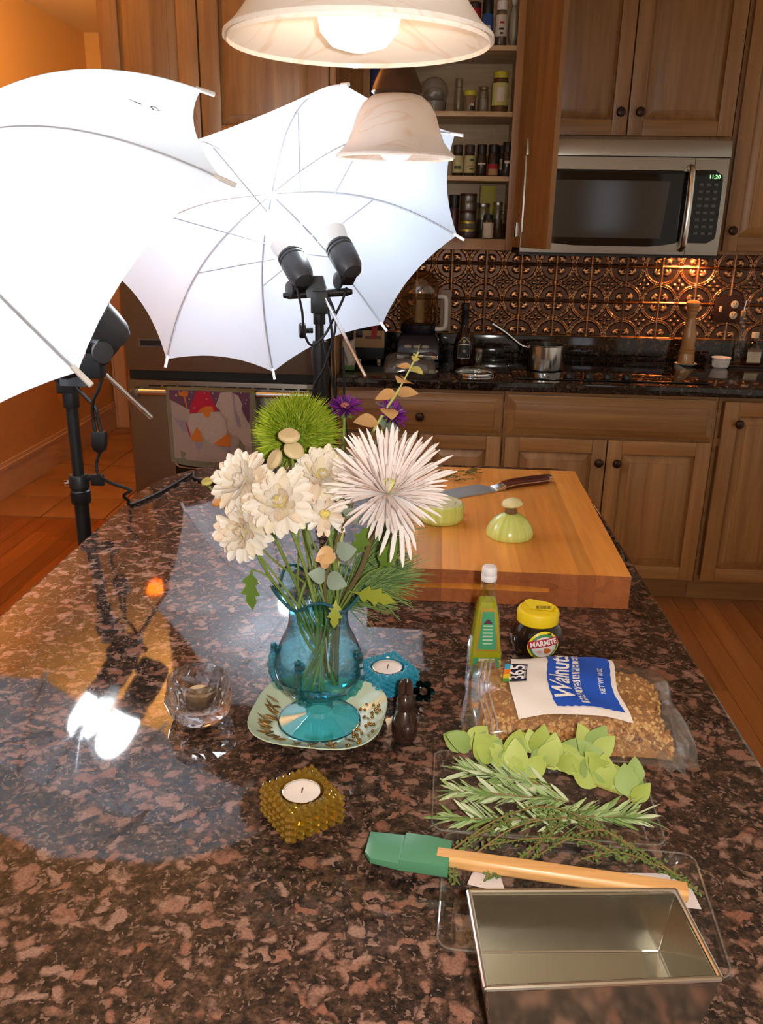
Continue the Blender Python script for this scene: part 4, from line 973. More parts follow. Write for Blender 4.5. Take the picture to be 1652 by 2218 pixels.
# pepper mill on a saucer
t = T('pepper_mill', 'tall turned wooden pepper mill standing on the white saucer', 'pepper mill', (1.093, 3.845, CT+0.0075))
mp_ = [(0.036, 0), (0.036, 0.004), (0.034, 0.03), (0.031, 0.044), (0.033, 0.047), (0.033, 0.056), (0.030, 0.058), (0.032, 0.062), (0.032, 0.070), (0.0285, 0.074), (0.029, 0.09), (0.030, 0.11), (0.027, 0.14), (0.021, 0.17), (0.0185, 0.19), (0.020, 0.205), (0.023, 0.212), (0.023, 0.222), (0.020, 0.225)]
P('body', MB().lathe(mp_, 30), mill_wood, t)
P('head', MB().lathe([(0.021, 0.225), (0.024, 0.229), (0.024, 0.236), (0.026, 0.240), (0.030, 0.250), (0.030, 0.258), (0.024, 0.266), (0.010, 0.269)], 30), mill_wood, t)
P('nut', MB().lathe([(0.004, 0.269), (0.005, 0.274), (0.003, 0.279)], 12), chrome, t)
S('saucer', MB().lathe([(0.030, 0), (0.034, 0.002), (0.047, 0.006), (0.048, 0.0075), (0.040, 0.0058), (0.030, 0.0065)], 32, (1.093, 3.845, CT)), white_pl, 'small white saucer under the pepper mill', 'saucer')
t = T('ramekin', 'small white fluted ramekin on the counter right of the pepper mill', 'bowl', (1.226, 3.795, CT))
P('bowl', MB().lathe([(0.028, 0), (0.030, 0.003), (0.034, 0.016), (0.035, 0.024), (0.0365, 0.026), (0.0365, 0.034), (0.039, 0.037), (0.040, 0.044), (0.038, 0.045), (0.036, 0.036), (0.030, 0.006)], 36), white_pl, t)
for q in range(28):
    an = 2*pi*q/28
    P('flute', MB().cyl((0.031*cos(an), 0.031*sin(an), 0.004), (0.0352*cos(an), 0.0352*sin(an), 0.024), 0.0016, n=6), white_pl, t)
t = T('counter_tray', 'low dark tray on the counter under the small bottles', 'tray', (1.40, 3.87, CT))
P('tray_floor', MB().box(-0.13, 0.16, -0.055, 0.05, 0, 0.004), black_gl, t)
P('tray_rim', MB().tube([(-0.13, -0.055, 0.006), (0.16, -0.055, 0.006), (0.16, 0.05, 0.006), (-0.13, 0.05, 0.006)], 0.003, 6, closed=True), mat('tray_rim', (0.05, 0.03, 0.02), 0.3), t)
t = T('extract_bottle', 'small amber extract bottle with cream cap and paper label at the right edge', 'bottle', (1.378, 3.862, CT+0.0042))
P('body', MB().loft([[(sx*0.030, sy*0.022, z) for sx, sy in ((-1, -1), (1, -1), (1, 1), (-1, 1))] for z in (0.0, 0.075)], True, False).lathe([(0.030, 0.075), (0.026, 0.088), (0.016, 0.10), (0.012, 0.108), (0.012, 0.122)], 20, (0, 0, 0), False), thin_glass('amber_bottle', (0.55, 0.38, 0.22), 1.6), t, bev=0)
P('liquid', MB().box(-0.028, 0.028, -0.020, 0.020, 0.002, 0.012), mat('extract', (0.10, 0.008, 0.015), 0.1), t)
P('label', MB().box(-0.029, 0.029, -0.0232, -0.0224, 0.014, 0.070), mat('cream_label', (0.66, 0.58, 0.42), 0.7), t)
for q, w_ in enumerate((0.018, 0.022, 0.012)): P('label_line', MB().box(-w_, w_, -0.0236, -0.0233, 0.050-q*0.010, 0.0515-q*0.010), mat('label_grey', (0.30, 0.25, 0.2), 0.7), t)
P('label_top', MB().box(-0.029, 0.029, -0.0236, -0.0233, 0.060, 0.070), mat('label_brown', (0.22, 0.12, 0.08), 0.7), t)
P('cap', MB().lathe([(0.0155, 0.118), (0.0155, 0.140), (0.014, 0.142)], 20), cream_pl, t)
t = T('oil_cruet', 'clear glass cruet with a thin pourer in front of the switch plate', 'cruet', (1.318, 3.875, CT+0.0042))
P('glass', MB().lathe([(0.030, 0), (0.032, 0.003), (0.032, 0.115), (0.028, 0.135), (0.014, 0.160), (0.0105, 0.175), (0.0105, 0.215)], 26, (0, 0, 0), True, False), clear, t)
P('stopper', MB().lathe([(0.008, 0.205), (0.011, 0.216), (0.011, 0.228), (0.005, 0.231)], 14), mat('cork', (0.38, 0.28, 0.18), 0.7), t)
P('pourer', MB().tube([(0, 0, 0.23), (0.002, 0, 0.25), (0.006, 0, 0.275)], [0.0035, 0.003, 0.002], 8), chrome, t)
t = T('switch_plate', 'bronze wall plate with a toggle switch and a double outlet', 'switch plate', (1.268, WY-0.0158, 1.092))
P('plate', MB().box(-0.060, 0.060, -0.0045, 0, 0, 0.114), mat('plate_bronze', (0.075, 0.030, 0.018), 0.35, 0.7), t, bev=0.002)
P('toggle', MB().box(-0.038, -0.028, -0.014, -0.0045, 0.045, 0.070), cream_pl, t, bev=0.002)
for z in (0.032, 0.078):
    o = P('outlet', MB().prof((0.026, -0.0045, z), (0, -1, 0), [(0.0165, 0), (0.0165, 0.0015), (0.015, 0.0022)], 24), cream_pl, t)
    P('outlet_slot', MB().box(0.019, 0.021, -0.0073, -0.0066, z, z+0.008), black_pl, o); P('outlet_slot', MB().box(0.031, 0.033, -0.0073, -0.0066, z, z+0.007), black_pl, o)
    P('outlet_slot', MB().box(0.0245, 0.0275, -0.0073, -0.0066, z-0.009, z-0.006), black_pl, o)

# ------------------------------------------------------------------ jars in the open cabinet
def jar(label, x, y, z, r, h, glass, cap, caph, body=None, lab=None, lz=(0.15, 0.7), group=None, name='spice_jar', cat='jar', square=False, shoulder=True, extra=None):
    t = T(name, label, cat, (x, y, z), group=group)
    bh = h-caph
    if shoulder: pr = [(r*0.94, 0), (r, 0.002), (r, bh*0.82), (r*0.86, bh*0.94), (r*0.80, bh)]
    else: pr = [(r*0.96, 0), (r, 0.002), (r, bh*0.96), (r*0.95, bh)]
    P('glass', MB().lathe(pr, 20), glass, t)
    if body: P('contents', MB().lathe([(r*0.88, 0.003), (r*0.92, 0.004), (r*0.92, bh*0.6)], 16), body, t)
    cr = r*0.88 if shoulder else r*1.0
    P('cap', MB().lathe([(cr, bh-0.001), (cr*1.02, bh+0.001), (cr*1.02, h-0.002), (cr*0.94, h)], 20), cap, t)
    if lab: P('label', MB().grid(lambda u, v: Vector((1.02*r*sin((u-0.5)*2.6), -1.02*r*cos((u-0.5)*2.6), bh*(lz[0]+(lz[1]-lz[0])*v))), 10, 1), lab, t)
    if extra:
        for e in extra: P('label_print', MB().grid(lambda u, v: Vector((1.04*r*sin(e[0]+(e[1]-e[0])*u), -1.04*r*cos(e[0]+(e[1]-e[0])*u), bh*(e[2]+(e[3]-e[2])*v))), 8, 1), e[4], t)
    return t
jg = thin_glass('jar_glass', (0.80, 0.80, 0.76), 1.6)
dgl = mat('jar_dark', (0.030, 0.022, 0.016), 0.15); herbm = mat('dried_herb', (0.055, 0.045, 0.022), 0.9, var=0.4, vs=300)
bcap = mat('cap_black', (0.010, 0.010, 0.011), 0.4); brcap = mat('cap_brown', (0.045, 0.028, 0.022), 0.45); ycap = mat('cap_yellow', (0.52, 0.48, 0.03), 0.45)
ylab = mat('label_cream', (0.50, 0.46, 0.24), 0.7); wlab = mat('label_white', (0.62, 0.58, 0.50), 0.7); glab = mat('label_green', (0.045, 0.09, 0.04), 0.7); rlab = mat('label_red', (0.36, 0.02, 0.03), 0.7); olab = mat('label_ochre', (0.42, 0.27, 0.12), 0.7)
blab = mat('label_blue', (0.03, 0.09, 0.30), 0.6); tealc = mat('cap_steel', (0.35, 0.33, 0.30), 0.3, 0.9)
G3 = 'spice jars on the second shelf up'; y3 = 3.66
z3 = SHZ[1]+0.0006
jar('spice jar with cream label at the left end of its row beside the lamp shade', 0.058, y3, z3, 0.0205, 0.112, dgl, brcap, 0.028, None, ylab, (0.12, 0.86), G3, extra=[(-0.7, 0.7, 0.28, 0.42, glab)])
jar('spice jar with a cream label and green and orange print, second of its row', 0.104, y3, z3, 0.0215, 0.113, dgl, brcap, 0.028, None, ylab, (0.12, 0.86), G3, extra=[(-0.3, 0.8, 0.36, 0.44, olab), (0.1, 0.8, 0.62, 0.72, glab), (0, 0.8, 0.26, 0.32, glab)])
jar('black-capped spice jar with a thin white band, third of its row', 0.151, y3, z3, 0.0205, 0.115, dgl, bcap, 0.034, None, None, (0, 1), G3, extra=[(-0.8, 0.8, 0.50, 0.58, wlab)])
jar('black-capped spice jar with a red and tan label', 0.197, y3, z3, 0.0215, 0.115, dgl, bcap, 0.030, None, rlab, (0.03, 0.52), G3, extra=[(-0.9, 0.9, 0.03, 0.30, olab)])
jar('slim dark spice jar set back behind its neighbours, with a cream strip label', 0.232, y3+0.035, z3, 0.017, 0.115, dgl, bcap, 0.028, None, None, (0, 1), G3, extra=[(-0.5, 0.5, 0.3, 0.75, ylab)])
jar('tallest black-capped spice jar at the right end of its row', 0.250, y3-0.012, z3, 0.0185, 0.124, dgl, bcap, 0.034, None, None, (0, 1), G3, extra=[(-0.6, 0.5, 0.52, 0.62, wlab)])
# bottom shelf
z4 = SHZ[0]+0.0006; G4 = 'jars and tins on the lowest shelf'
def tin_can(label, x, y, z, r, h, m, lidm, group=G4):
    t = T('spice_tin', label, 'tin', (x, y, z), group=group)
    P('wall', MB().lathe([(r*0.97, 0), (r, 0.003), (r, h-0.010)], 24), m, t)
    P('lid', MB().lathe([(r*1.03, h-0.0098), (r*1.04, h-0.003), (r*1.0, h)], 24), lidm, t)
tm_ = mat('tin_grey', (0.16, 0.155, 0.14), 0.3, 0.8); tl_ = mat('tin_lid_brown', (0.06, 0.025, 0.025), 0.35, 0.5); gol = mat('lid_gold', (0.45, 0.40, 0.10), 0.3, 0.8)
tx_ = 0.108; ty_ = 3.675
for q, (h, r, m1, m2, lb_) in enumerate(((0.036, 0.034, mat('jam_purple', (0.05, 0.025, 0.03), 0.3), gol, 'squat jar with a gold lid at the bottom of the stack of tins'), (0.030, 0.033, mat('tin_olive', (0.10, 0.09, 0.06), 0.4), gol, 'squat tin with a gold lid, second from the bottom of the stack'),
                                       (0.038, 0.033, tm_, tl_, 'grey tin with a brown lid, third from the bottom of the stack'), (0.032, 0.034, tm_, tm_, 'plain grey tin, second from the top of the stack'), (0.032, 0.033, tm_, tl_, 'grey tin with a dark red lid on top of the stack'))):
    tin_can(lb_, tx_+0.001*(q % 2), ty_, z4+sum((0.036, 0.030, 0.038, 0.032, 0.032)[:q])+0.0004*q, r, h, m1, m2)
jar('small black-capped bottle with a plain cream label at the front of the lowest shelf', 0.190, 3.655, z4, 0.0215, 0.092, jg, bcap, 0.020, None, wlab, (0.05, 0.85), G4, 'spice_bottle', 'bottle')
jar('clear glass jar behind the small cream-labelled bottle', 0.170, 3.72, z4, 0.026, 0.135, jg, tealc, 0.014, herbm, None, group=G4, shoulder=False)
jar('tall clear spice jar right of the cream-labelled bottle', 0.228, 3.69, z4, 0.021, 0.140, jg, tealc, 0.012, mat('brown_spice', (0.10, 0.06, 0.03), 0.9), None, group=G4)
jar('slim clear spice jar at the right end of the lowest shelf', 0.252, 3.74, z4, 0.014, 0.110, jg, tealc, 0.012, herbm, None, group=G4)
jar('dark red jar at the left of the lowest shelf, half behind the umbrella', 0.052, 3.70, z4, 0.020, 0.165, mat('jar_red_brown', (0.07, 0.02, 0.02), 0.3), bcap, 0.05, None, None, group=G4, shoulder=False)
S('mustard_tin', MB().box(0.158, 0.222, 3.79, 3.83, z4, z4+0.205), mat('tin_yellow', (0.50, 0.44, 0.03), 0.4), 'bright yellow rectangular tin at the back of the lowest shelf', 'tin', bev=0.003)
# third shelf
z2 = SHZ[2]+0.0006; G2 = 'jars on the third shelf up'
jar('large jar with a yellow lid and a pale yellow label', 0.212, 3.70, z2, 0.032, 0.145, mat('jar_brown', (0.11, 0.055, 0.02), 0.15), ycap, 0.022, None, mat('label_yellow', (0.50, 0.47, 0.16), 0.7), (0.20, 0.85), G2, extra=[(-0.45, 0.45, 0.32, 0.72, wlab)])
jar('small jar with a yellow lid and a dark label', 0.095, 3.68, z2, 0.024, 0.075, mat('jar_tan', (0.22, 0.15, 0.08), 0.2), ycap, 0.016, None, None, group=G2, shoulder=False, extra=[(0.0, 0.9, 0.1, 0.55, bcap), (0.1, 0.7, 0.35, 0.52, wlab)])
jar('tall clear bottle left of the small yellow-lidded jar', 0.052, 3.73, z2, 0.017, 0.125, jg, jg, 0.03, None, None, group=G2, name='glass_bottle', cat='bottle')
jar('clear plastic bottle with a white base between the yellow-lidded jars', 0.148, 3.71, z2, 0.021, 0.095, jg, jg, 0.012, mat('white_powder', (0.40, 0.34, 0.28), 0.8), None, group=G2, name='plastic_bottle', cat='bottle')
t = T('bagged_bowl', 'clear plastic bag of food resting in a shallow dish on the third shelf', 'bag', (-0.045, 3.72, z2))
P('dish', MB().lathe([(0.042, 0), (0.046, 0.003), (0.050, 0.040), (0.047, 0.040), (0.042, 0.006)], 26), mat('dish_grey', (0.20, 0.17, 0.13), 0.3), t)
P('film', MB().ell((0, 0, 0.075), (0.056, 0.05, 0.055), 16, 10), film, t)
P('contents', MB().ell((0, 0, 0.062), (0.042, 0.040, 0.034), 12, 8), mat('pale_food', (0.18, 0.16, 0.11), 0.9, var=0.4, vs=60), t)
t = T('blue_packet', 'blue and orange packet standing at the left of the third shelf', 'packet', (-0.262, 3.70, z2))
P('packet_body', MB().box(-0.03, 0.04, -0.02, 0.03, 0, 0.16), mat('packet_blue', (0.03, 0.045, 0.16), 0.5), t, bev=0.003)
P('orange_panel', MB().box(-0.012, 0.038, -0.0215, -0.0202, 0.01, 0.105), mat('packet_orange', (0.42, 0.18, 0.03), 0.5), t)
S('cereal_box', MB().box(-0.19, -0.12, 3.76, 3.86, z2, z2+0.15), mat('box_brown', (0.14, 0.08, 0.05), 0.7), 'brown carton behind the small pendant lamp on the third shelf', 'box', bev=0.002)
# top visible shelf
z1 = SHZ[3]+0.0006; G1 = 'containers on the top visible shelf'
jar('clear shaker with a white cap, red print and pale label on the top shelf', 0.200, 3.665, z1, 0.0225, 0.150, jg, white_pl, 0.03, mat('brown_spice2', (0.12, 0.07, 0.04), 0.9), wlab, (0.25, 0.85), G1, extra=[(-0.3, 0.4, 0.6, 0.66, rlab), (-0.4, 0.4, 0.42, 0.48, bcap), (-0.2, 0.3, 0.30, 0.36, bcap)])
jar('blue shaker with a black cap on the top shelf', 0.148, 3.675, z1, 0.0225, 0.155, blab, bcap, 0.045, None, None, group=G1, extra=[(-0.5, 0.5, 0.5, 0.62, wlab)])
jar('red canister on the top shelf, mostly behind the big lamp shade', 0.098, 3.69, z1, 0.024, 0.150, rlab, brcap, 0.02, None, None, group=G1, shoulder=False)
t = T('pale_bag', 'pale plastic bag at the right end of the top shelf', 'bag', (0.248, 3.70, z1))
P('film', MB().ell((0, 0, 0.072), (0.019, 0.04, 0.072), 14, 10), mat('pale_film', (0.42, 0.40, 0.33), 0.4), t)
P('tie', MB().cyl((0, 0, 0.142), (0, 0, 0.165), 0.007, 0.014), mat('tie_white', (0.5, 0.48, 0.42), 0.5), t)
# ------------------------------------------------------------------ island
IZ = 0.914
def arc(p0, p1, p2, n=14):
    p0, p1, p2 = Vector(p0), Vector(p1), Vector(p2)
    return [((1-t)**2*p0+2*t*(1-t)*p1+t*t*p2) for t in [i/n for i in range(n+1)]]
pl = []
pl += [(-0.640, 0.12), (0.405, 0.12)]
pl += [tuple(p) for p in arc((0.353, 2.015), (0.350, 2.078), (0.285, 2.078), 10)]
pl += [(0.03, 2.077)]
pl += [tuple(p) for p in arc((-0.36, 2.045), (-0.660, 2.02), (-0.646, 1.70), 16)]
S('island_countertop', MB().prism(pl, IZ-0.038, IZ), isl_granite, 'polished brown and black granite island top with rounded corners', 'countertop', bev=0.008, seg=3, ang=40)
t = T('island_cabinet', 'oak island cabinet under the granite top', 'cabinet', (-0.13, 1.05, 0))
P('carcass', MB().box(-0.50, 0.26, 0.32, 1.80, 0.10, IZ-0.039), oak_v, t, w=True)
P('toe_kick', MB().box(-0.46, 0.22, 0.36, 1.76, 0.001, 0.10), oak_h, t, w=True)

# ------------------------------------------------------------------ cutting board
BT = 0.970
t = T('cutting_board', 'thick butcher-block cutting board with a finger groove at the far end of the island', 'cutting board', (0.105, 1.55, IZ+0.0005))
bx0, bx1, by0, by1 = -0.095, 0.316, 1.252, 1.852
xs = [bx0, -0.062, -0.020, 0.022, 0.052, 0.086, 0.120, 0.146, 0.178, 0.206, 0.236, 0.262, 0.290, bx1]
nn = len(xs)-1
for i in range(nn):
    a, b = xs[i], xs[i+1]
    # groove: an arched recess in the front face, its depth follows the board's length
    def gd(x): return 0.016*max(0.0, 1-((x-0.085)/0.118)**2)**0.5
    z0, z1, g0, g1 = 0.0, BT-IZ-0.0005, 0.024, 0.041
    pts = []
    mb = MB(); m = 4; rings = []
    for k in range(m+1):
        x = a+(b-a)*k/m; d = gd(x)
        yf = by0-1.55
        hh = 0.0085*min(1.0, d/0.008)
        gm = 0.0325
        prof = [(yf, z0), (yf, gm-hh-0.0005), (yf+d, gm-hh*0.7), (yf+d, gm+hh*0.7), (yf, gm+hh+0.0005), (yf, z1), (by1-1.55, z1), (by1-1.55, z0)]
        rings.append([Vector((x-0.105, y, z)) for y, z in prof])
    mb.loft(rings)
    me = mb.mesh('strip', [block_wood, end_wood], 0, True, 20)
    for pg in me.polygons:
        if pg.center.y < by0-1.55+0.03 and abs(pg.normal.z) < 0.9: pg.material_index = 1
    P('strip', me, None, t)
# knife
t = T('chef_knife', 'chef knife with a steel blade and dark red wooden handle on the cutting board', 'knife', (0.10, 1.66, BT+0.0008))
kd = Vector((0.274-(-0.045), 1.752-1.542, 0)).normalized(); ks = Vector((-kd.y, kd.x, 0))
def kp(l, w_, z): return kd*l+ks*w_+Vector((0, 0, z))
bl_ = []
top = [(-0.188, -0.004), (-0.165, 0.014), (-0.12, 0.026), (-0.06, 0.034), (0.0, 0.038), (0.020, 0.036), (0.038, 0.016)]
bot = [(0.040, -0.006), (0.010, -0.008), (-0.06, -0.009), (-0.12, -0.009), (-0.165, -0.008)]
# blade lies almost flat, edge towards the camera
def slab(poly, z0, z1): return MB().prism(poly, z0, z1)
Mk = Matrix((( kd.x, ks.x, 0, 0), (kd.y, ks.y, 0, 0), (0, 0, 1, 0), (0, 0, 0, 1))) @ Matrix.Rotation(radians(6), 4, 'X')
P('blade', slab(top+bot, 0.0006, 0.0026).xf(Mk), mat('blade_steel', (0.50, 0.55, 0.57), 0.42, 0.75), t)
P('bolster', MB().loft([[(0.036, -0.008, 0.0005), (0.036, 0.018, 0.0005), (0.036, 0.018, 0.004), (0.036, -0.008, 0.004)], [(0.060, -0.006, 0.000), (0.060, 0.011, 0.000), (0.060, 0.011, 0.012), (0.060, -0.006, 0.012)]]).xf(Mk), mat('bolster_steel', (0.7, 0.69, 0.67), 0.15, 1.0), t, bev=0.0015)
hp = [(0.058, 0.012), (0.09, 0.016), (0.13, 0.016), (0.168, 0.012), (0.178, 0.004), (0.172, -0.008), (0.14, -0.008), (0.10, -0.004), (0.058, -0.007)]
P('handle', slab(hp, 0.0, 0.015).xf(Mk), dark_wood, t, bev=0.004)
P('tang', slab([(x*1.0, y*1.06+0.0002) for x, y in hp], 0.006, 0.009).xf(Mk), mat('tang_steel', (0.62, 0.60, 0.58), 0.2, 1.0), t, bev=0.0008)
P('end_cap', MB().prism([(0.168, 0.0135), (0.181, 0.006), (0.181, -0.006), (0.170, -0.0095)], -0.0005, 0.0158).xf(Mk), mat('cap_steel2', (0.60, 0.58, 0.56), 0.2, 1.0), t, bev=0.003)
# onions
def onion_skin():
    m, nt, b, out = base('onion_skin'); N = nt.nodes; L = nt.links
    tc = N.new('ShaderNodeTexCoord'); sp = N.new('ShaderNodeSeparateXYZ'); L.new(tc.outputs['Object'], sp.inputs[0])
    at = N.new('ShaderNodeMath'); at.operation = 'ARCTAN2'; L.new(sp.outputs['Y'], at.inputs[0]); L.new(sp.outputs['X'], at.inputs[1])
    cb = N.new('ShaderNodeCombineXYZ'); L.new(at.outputs[0], cb.inputs['X'])
    nz = N.new('ShaderNodeTexNoise'); nz.inputs['Scale'].default_value = 6; nz.inputs['Detail'].default_value = 2; L.new(cb.outputs[0], nz.inputs['Vector'])
    r = ramp(nt, nz.outputs['Fac'], [(0.30, (0.52, 0.62, 0.13)), (0.70, (0.70, 0.76, 0.26))])
    L.new(r.outputs['Color'], b.inputs['Base Color']); b.inputs['Roughness'].default_value = 0.22
    b.inputs['Subsurface Weight'].default_value = 0.25; b.inputs['Subsurface Scale'].default_value = 0.01; b.inputs['Coat Weight'].default_value = 0.3
    return m
osk = onion_skin(); ofl = mat('onion_flesh', (0.78, 0.78, 0.50), 0.2, sss=0.3, coat=0.4)
t = T('onion_slice', 'thick pale green onion slice lying flat beside the knife', 'onion', (0.020, 1.487, BT+0.0005))
P('outer_layer', MB().lathe([(0.036, 0), (0.040, 0.004), (0.0415, 0.012), (0.0405, 0.017), (0.0415, 0.023), (0.0405, 0.032), (0.038, 0.0345)], 40), osk, t)
P('cut_face', MB().lathe([(0.0378, 0.0335), (0.0370, 0.0352), (0.026, 0.0348), (0.0255, 0.0354), (0.014, 0.0350), (0.0135, 0.0357), (0.0, 0.0356)], 40, (0, 0, 0), True, False), ofl, t)
t = T('onion_half', 'green onion half standing cut side down with its dry root end on top', 'onion', (0.140, 1.420, BT+0.0005))
P('outer_layer', MB().lathe([(0.040, 0), (0.0415, 0.003), (0.0405, 0.010), (0.036, 0.021), (0.028, 0.031), (0.018, 0.038), (0.010, 0.041), (0.0, 0.0415)], 40), osk, t)
rt_ = P('root', MB().lathe([(0.010, 0.0395), (0.011, 0.043), (0.008, 0.050), (0.007, 0.053)], 14), mat('dry_root', (0.22, 0.12, 0.05), 0.9, bump=0.8, bs=500), t)
for q in range(16):
    an = R.uniform(0, 6.28); P('root_hair', MB().tube([(0.006*cos(an), 0.006*sin(an), 0.043), (0.012*cos(an), 0.012*sin(an), 0.044+R.uniform(-0.002, 0.004))], 0.0007, 4), mat('root_hair', (0.25, 0.14, 0.06), 0.9) if q == 0 else bpy.data.materials['root_hair'], rt_)
P('root_slice', MB().lathe([(0.006, -0.005), (0.014, -0.003), (0.0185, 0.0), (0.0185, 0.001), (0.015, 0.007), (0.009, 0.010), (0.0, 0.011)], 24).xf(Matrix.Rotation(radians(-6), 4, 'Y')).mv(0.001, 0.0, 0.0565), mat('onion_pale', (0.72, 0.66, 0.34), 0.4, sss=0.2), t)
# thyme clippings on the board
thy = mat('thyme_leaf', (0.10, 0.12, 0.03), 0.8, var=0.3, vs=200); thst = mat('thyme_stem', (0.20, 0.10, 0.03), 0.8)
t = T('thyme_clippings', 'little heap of thyme clippings at the far end of the cutting board', 'herb', (0.055, 1.765, BT+0.0005))
for q in range(9):
    p0 = Vector((R.uniform(-0.045, 0.03), R.uniform(-0.03, 0.03), R.uniform(0.001, 0.008))); an = R.uniform(-0.5, 0.7); ln = R.uniform(0.02, 0.05)
    p1 = p0+Vector((cos(an)*ln, sin(an)*ln*0.6, R.uniform(0.002, 0.012))); pm = (p0+p1)/2+Vector((0, 0, R.uniform(0.001, 0.007)))
    sp_ = P('sprig', MB().tube([p0, pm, p1], 0.0006, 4), thst, t)
    lf = MB()
    for k in range(9):
        p = p0.lerp(p1, k/9); lf.ell(p+Vector((R.uniform(-0.003, 0.003), R.uniform(-0.003, 0.003), R.uniform(0, 0.003))), (0.0030, 0.0018, 0.0012), 6, 4)
    P('leaves', lf, thy, sp_, kind='stuff')

# ------------------------------------------------------------------ jar, oil bottle
t = T('yeast_spread_jar', 'squat dark glass jar with a yellow lid and an oval yellow-edged label', 'jar', (0.1555, 1.099, IZ+0.0005), rz=radians(-6))
jp = [(0.022, 0), (0.026, 0.001), (0.033, 0.008), (0.0362, 0.020), (0.0362, 0.030), (0.033, 0.041), (0.0275, 0.048), (0.026, 0.051)]
P('glass', MB().lathe(jp, 40), mat('jar_black_glass', (0.010, 0.005, 0.004), 0.05, coat=0.6), t)
yl = mat('lid_yellow', (0.86, 0.62, 0.012), 0.42)
P('lid', MB().lathe([(0.0278, 0.0475), (0.0290, 0.049), (0.0292, 0.062), (0.0275, 0.0655), (0.025, 0.0662), (0.0245, 0.0652), (0.0, 0.0652)], 40), yl, t)
st_ = MB().prism([(-0.020, 0.022), (-0.012, 0.028), (0.004, 0.024), (0.022, 0.010), (0.018, -0.006), (-0.012, -0.004)], 0.0664, 0.0667)
sk = P('sticker', st_, mat('sticker_yellow', (0.88, 0.70, 0.03), 0.35), t)
bc = MB()
for q in range(13): bc.box(-0.004+q*0.0017, -0.004+q*0.0017+(0.0009 if q % 3 else 0.0012), -0.0045+q*0.0003, 0.0055+q*0.0003, 0.0668, 0.0669)
P('barcode', bc, mat('barcode_ink', (0.16, 0.11, 0.01), 0.6), sk, smooth=False)
def jr(z):
    for (r0, z0), (r1, z1) in zip(jp, jp[1:]):
        if z0 <= z <= z1: return r0+(r1-r0)*(z-z0)/max(1e-9, z1-z0)
    return jp[-1][0]
def jsurf(x, z, off): # label coordinates -> jar; label centre turned a little to the right, leaning back
    zz = 0.0235+z
    r = jr(max(0.002, min(0.050, zz)))+off
    a = 0.30+x/0.0362
    return Vector((r*sin(a), -r*cos(a), zz))
def jpatch(name, fn, m, off, par, n=30, k=5):
    """disc-like patch: fn(angle)->(x,z) outline, filled radially"""
    mb = MB(); vs = []; fs = []
    for i in range(k+1):
        for q in range(n):
            x, z = fn(2*pi*q/n); s_ = i/k
            vs.append(jsurf(x*s_, z*s_, off))
    for i in range(k):
        for q in range(n): fs.append((i*n+q, i*n+(q+1) % n, (i+1)*n+(q+1) % n, (i+1)*n+q))
    mb.add(vs, fs); return P(name, mb, m, par)
tl = 0.16
def rot(x, z, a=tl): return (x*cos(a)-z*sin(a), x*sin(a)+z*cos(a))
lb1 = jpatch('label', lambda a: rot(0.0235*cos(a), 0.0215*sin(a)), mat('label_yellow2', (0.85, 0.68, 0.01), 0.4), 0.0003, t)
jpatch('label_green_ring', lambda a: rot(0.0205*cos(a), 0.0185*sin(a)), mat('label_green2', (0.06, 0.24, 0.10), 0.4), 0.0006, lb1)
jpatch('label_field', lambda a: rot(0.0170*cos(a), 0.0155*sin(a)-0.0005), mat('label_white2', (0.80, 0.74, 0.72), 0.5), 0.0009, lb1)
def jgrid(name, x0, x1, zf, m, off, par, n=20):
    mb = MB().grid(lambda u, v: jsurf(*rot(x0+(x1-x0)*u, zf(u)[0]+(zf(u)[1]-zf(u)[0])*v), off), n, 4); return P(name, mb, m, par)
jgrid('red_banner', -0.0215, 0.0215, lambda u: (0.0015-0.002*abs(2*u-1)**2, 0.0125-0.002*abs(2*u-1)**2), mat('banner_red', (0.42, 0.02, 0.06), 0.45), 0.0012, lb1)
tx = text('MARMITE', 0.0108, 0.00035)
mx_ = max(p.x for p in tx.v)
mm = MB(); mm.f = tx.f; mm.v = [jsurf(*rot(p.x*0.0185/mx_, 0.0068+p.y*0.95-0.0015*(p.x*0.0185/mx_/0.02)**2), 0.0016) for p in tx.v]
P('lettering', mm, mat('letter_white', (0.88, 0.86, 0.84), 0.5), lb1, smooth=False)
jpatch('pot_picture', lambda a: (0.0045+0.0052*cos(a), -0.0055+0.0042*sin(a)), mat('pot_orange', (0.55, 0.16, 0.03), 0.5), 0.0012, lb1, 16, 2)
for q in range(2): jgrid('small_print', -0.0105, -0.0035, lambda u: (-0.0045-q*0.003, -0.0030-q*0.003), mat('print_pink', (0.72, 0.42, 0.50), 0.6), 0.0012, lb1, 4)

t = T('oil_bottle', 'tall tapered square bottle of green-gold oil with a white cap', 'bottle', (0.0795, 1.034, IZ+0.0005), rz=radians(4))
def sq(h, z, c=0.28, n=5):
    """rounded square ring of half-width h"""
    r = h*c; out = []
    for sx, sy, a0 in ((1, 1, 0), (-1, 1, 90), (-1, -1, 180), (1, -1, 270)):
        for k in range(n+1):
            a = radians(a0+90*k/n); out.append(Vector((sx*(h-r)+r*cos(a), sy*(h-r)+r*sin(a), z)))
    return out
ob = [(0.0205, 0.0), (0.0215, 0.002), (0.0215, 0.035), (0.0205, 0.038), (0.0195, 0.048), (0.0150, 0.090), (0.0115, 0.108)]
rings = [sq(h, z) for h, z in ob]+[sq(0.0095, 0.113, 0.9), sq(0.0090, 0.120, 1.0), sq(0.0105, 0.1215, 1.0), sq(0.0105, 0.125, 1.0), sq(0.0092, 0.1262, 1.0), sq(0.0105, 0.1275, 1.0), sq(0.0105, 0.1305, 1.0), sq(0.0088, 0.132, 1.0), sq(0.0088, 0.138, 1.0)]
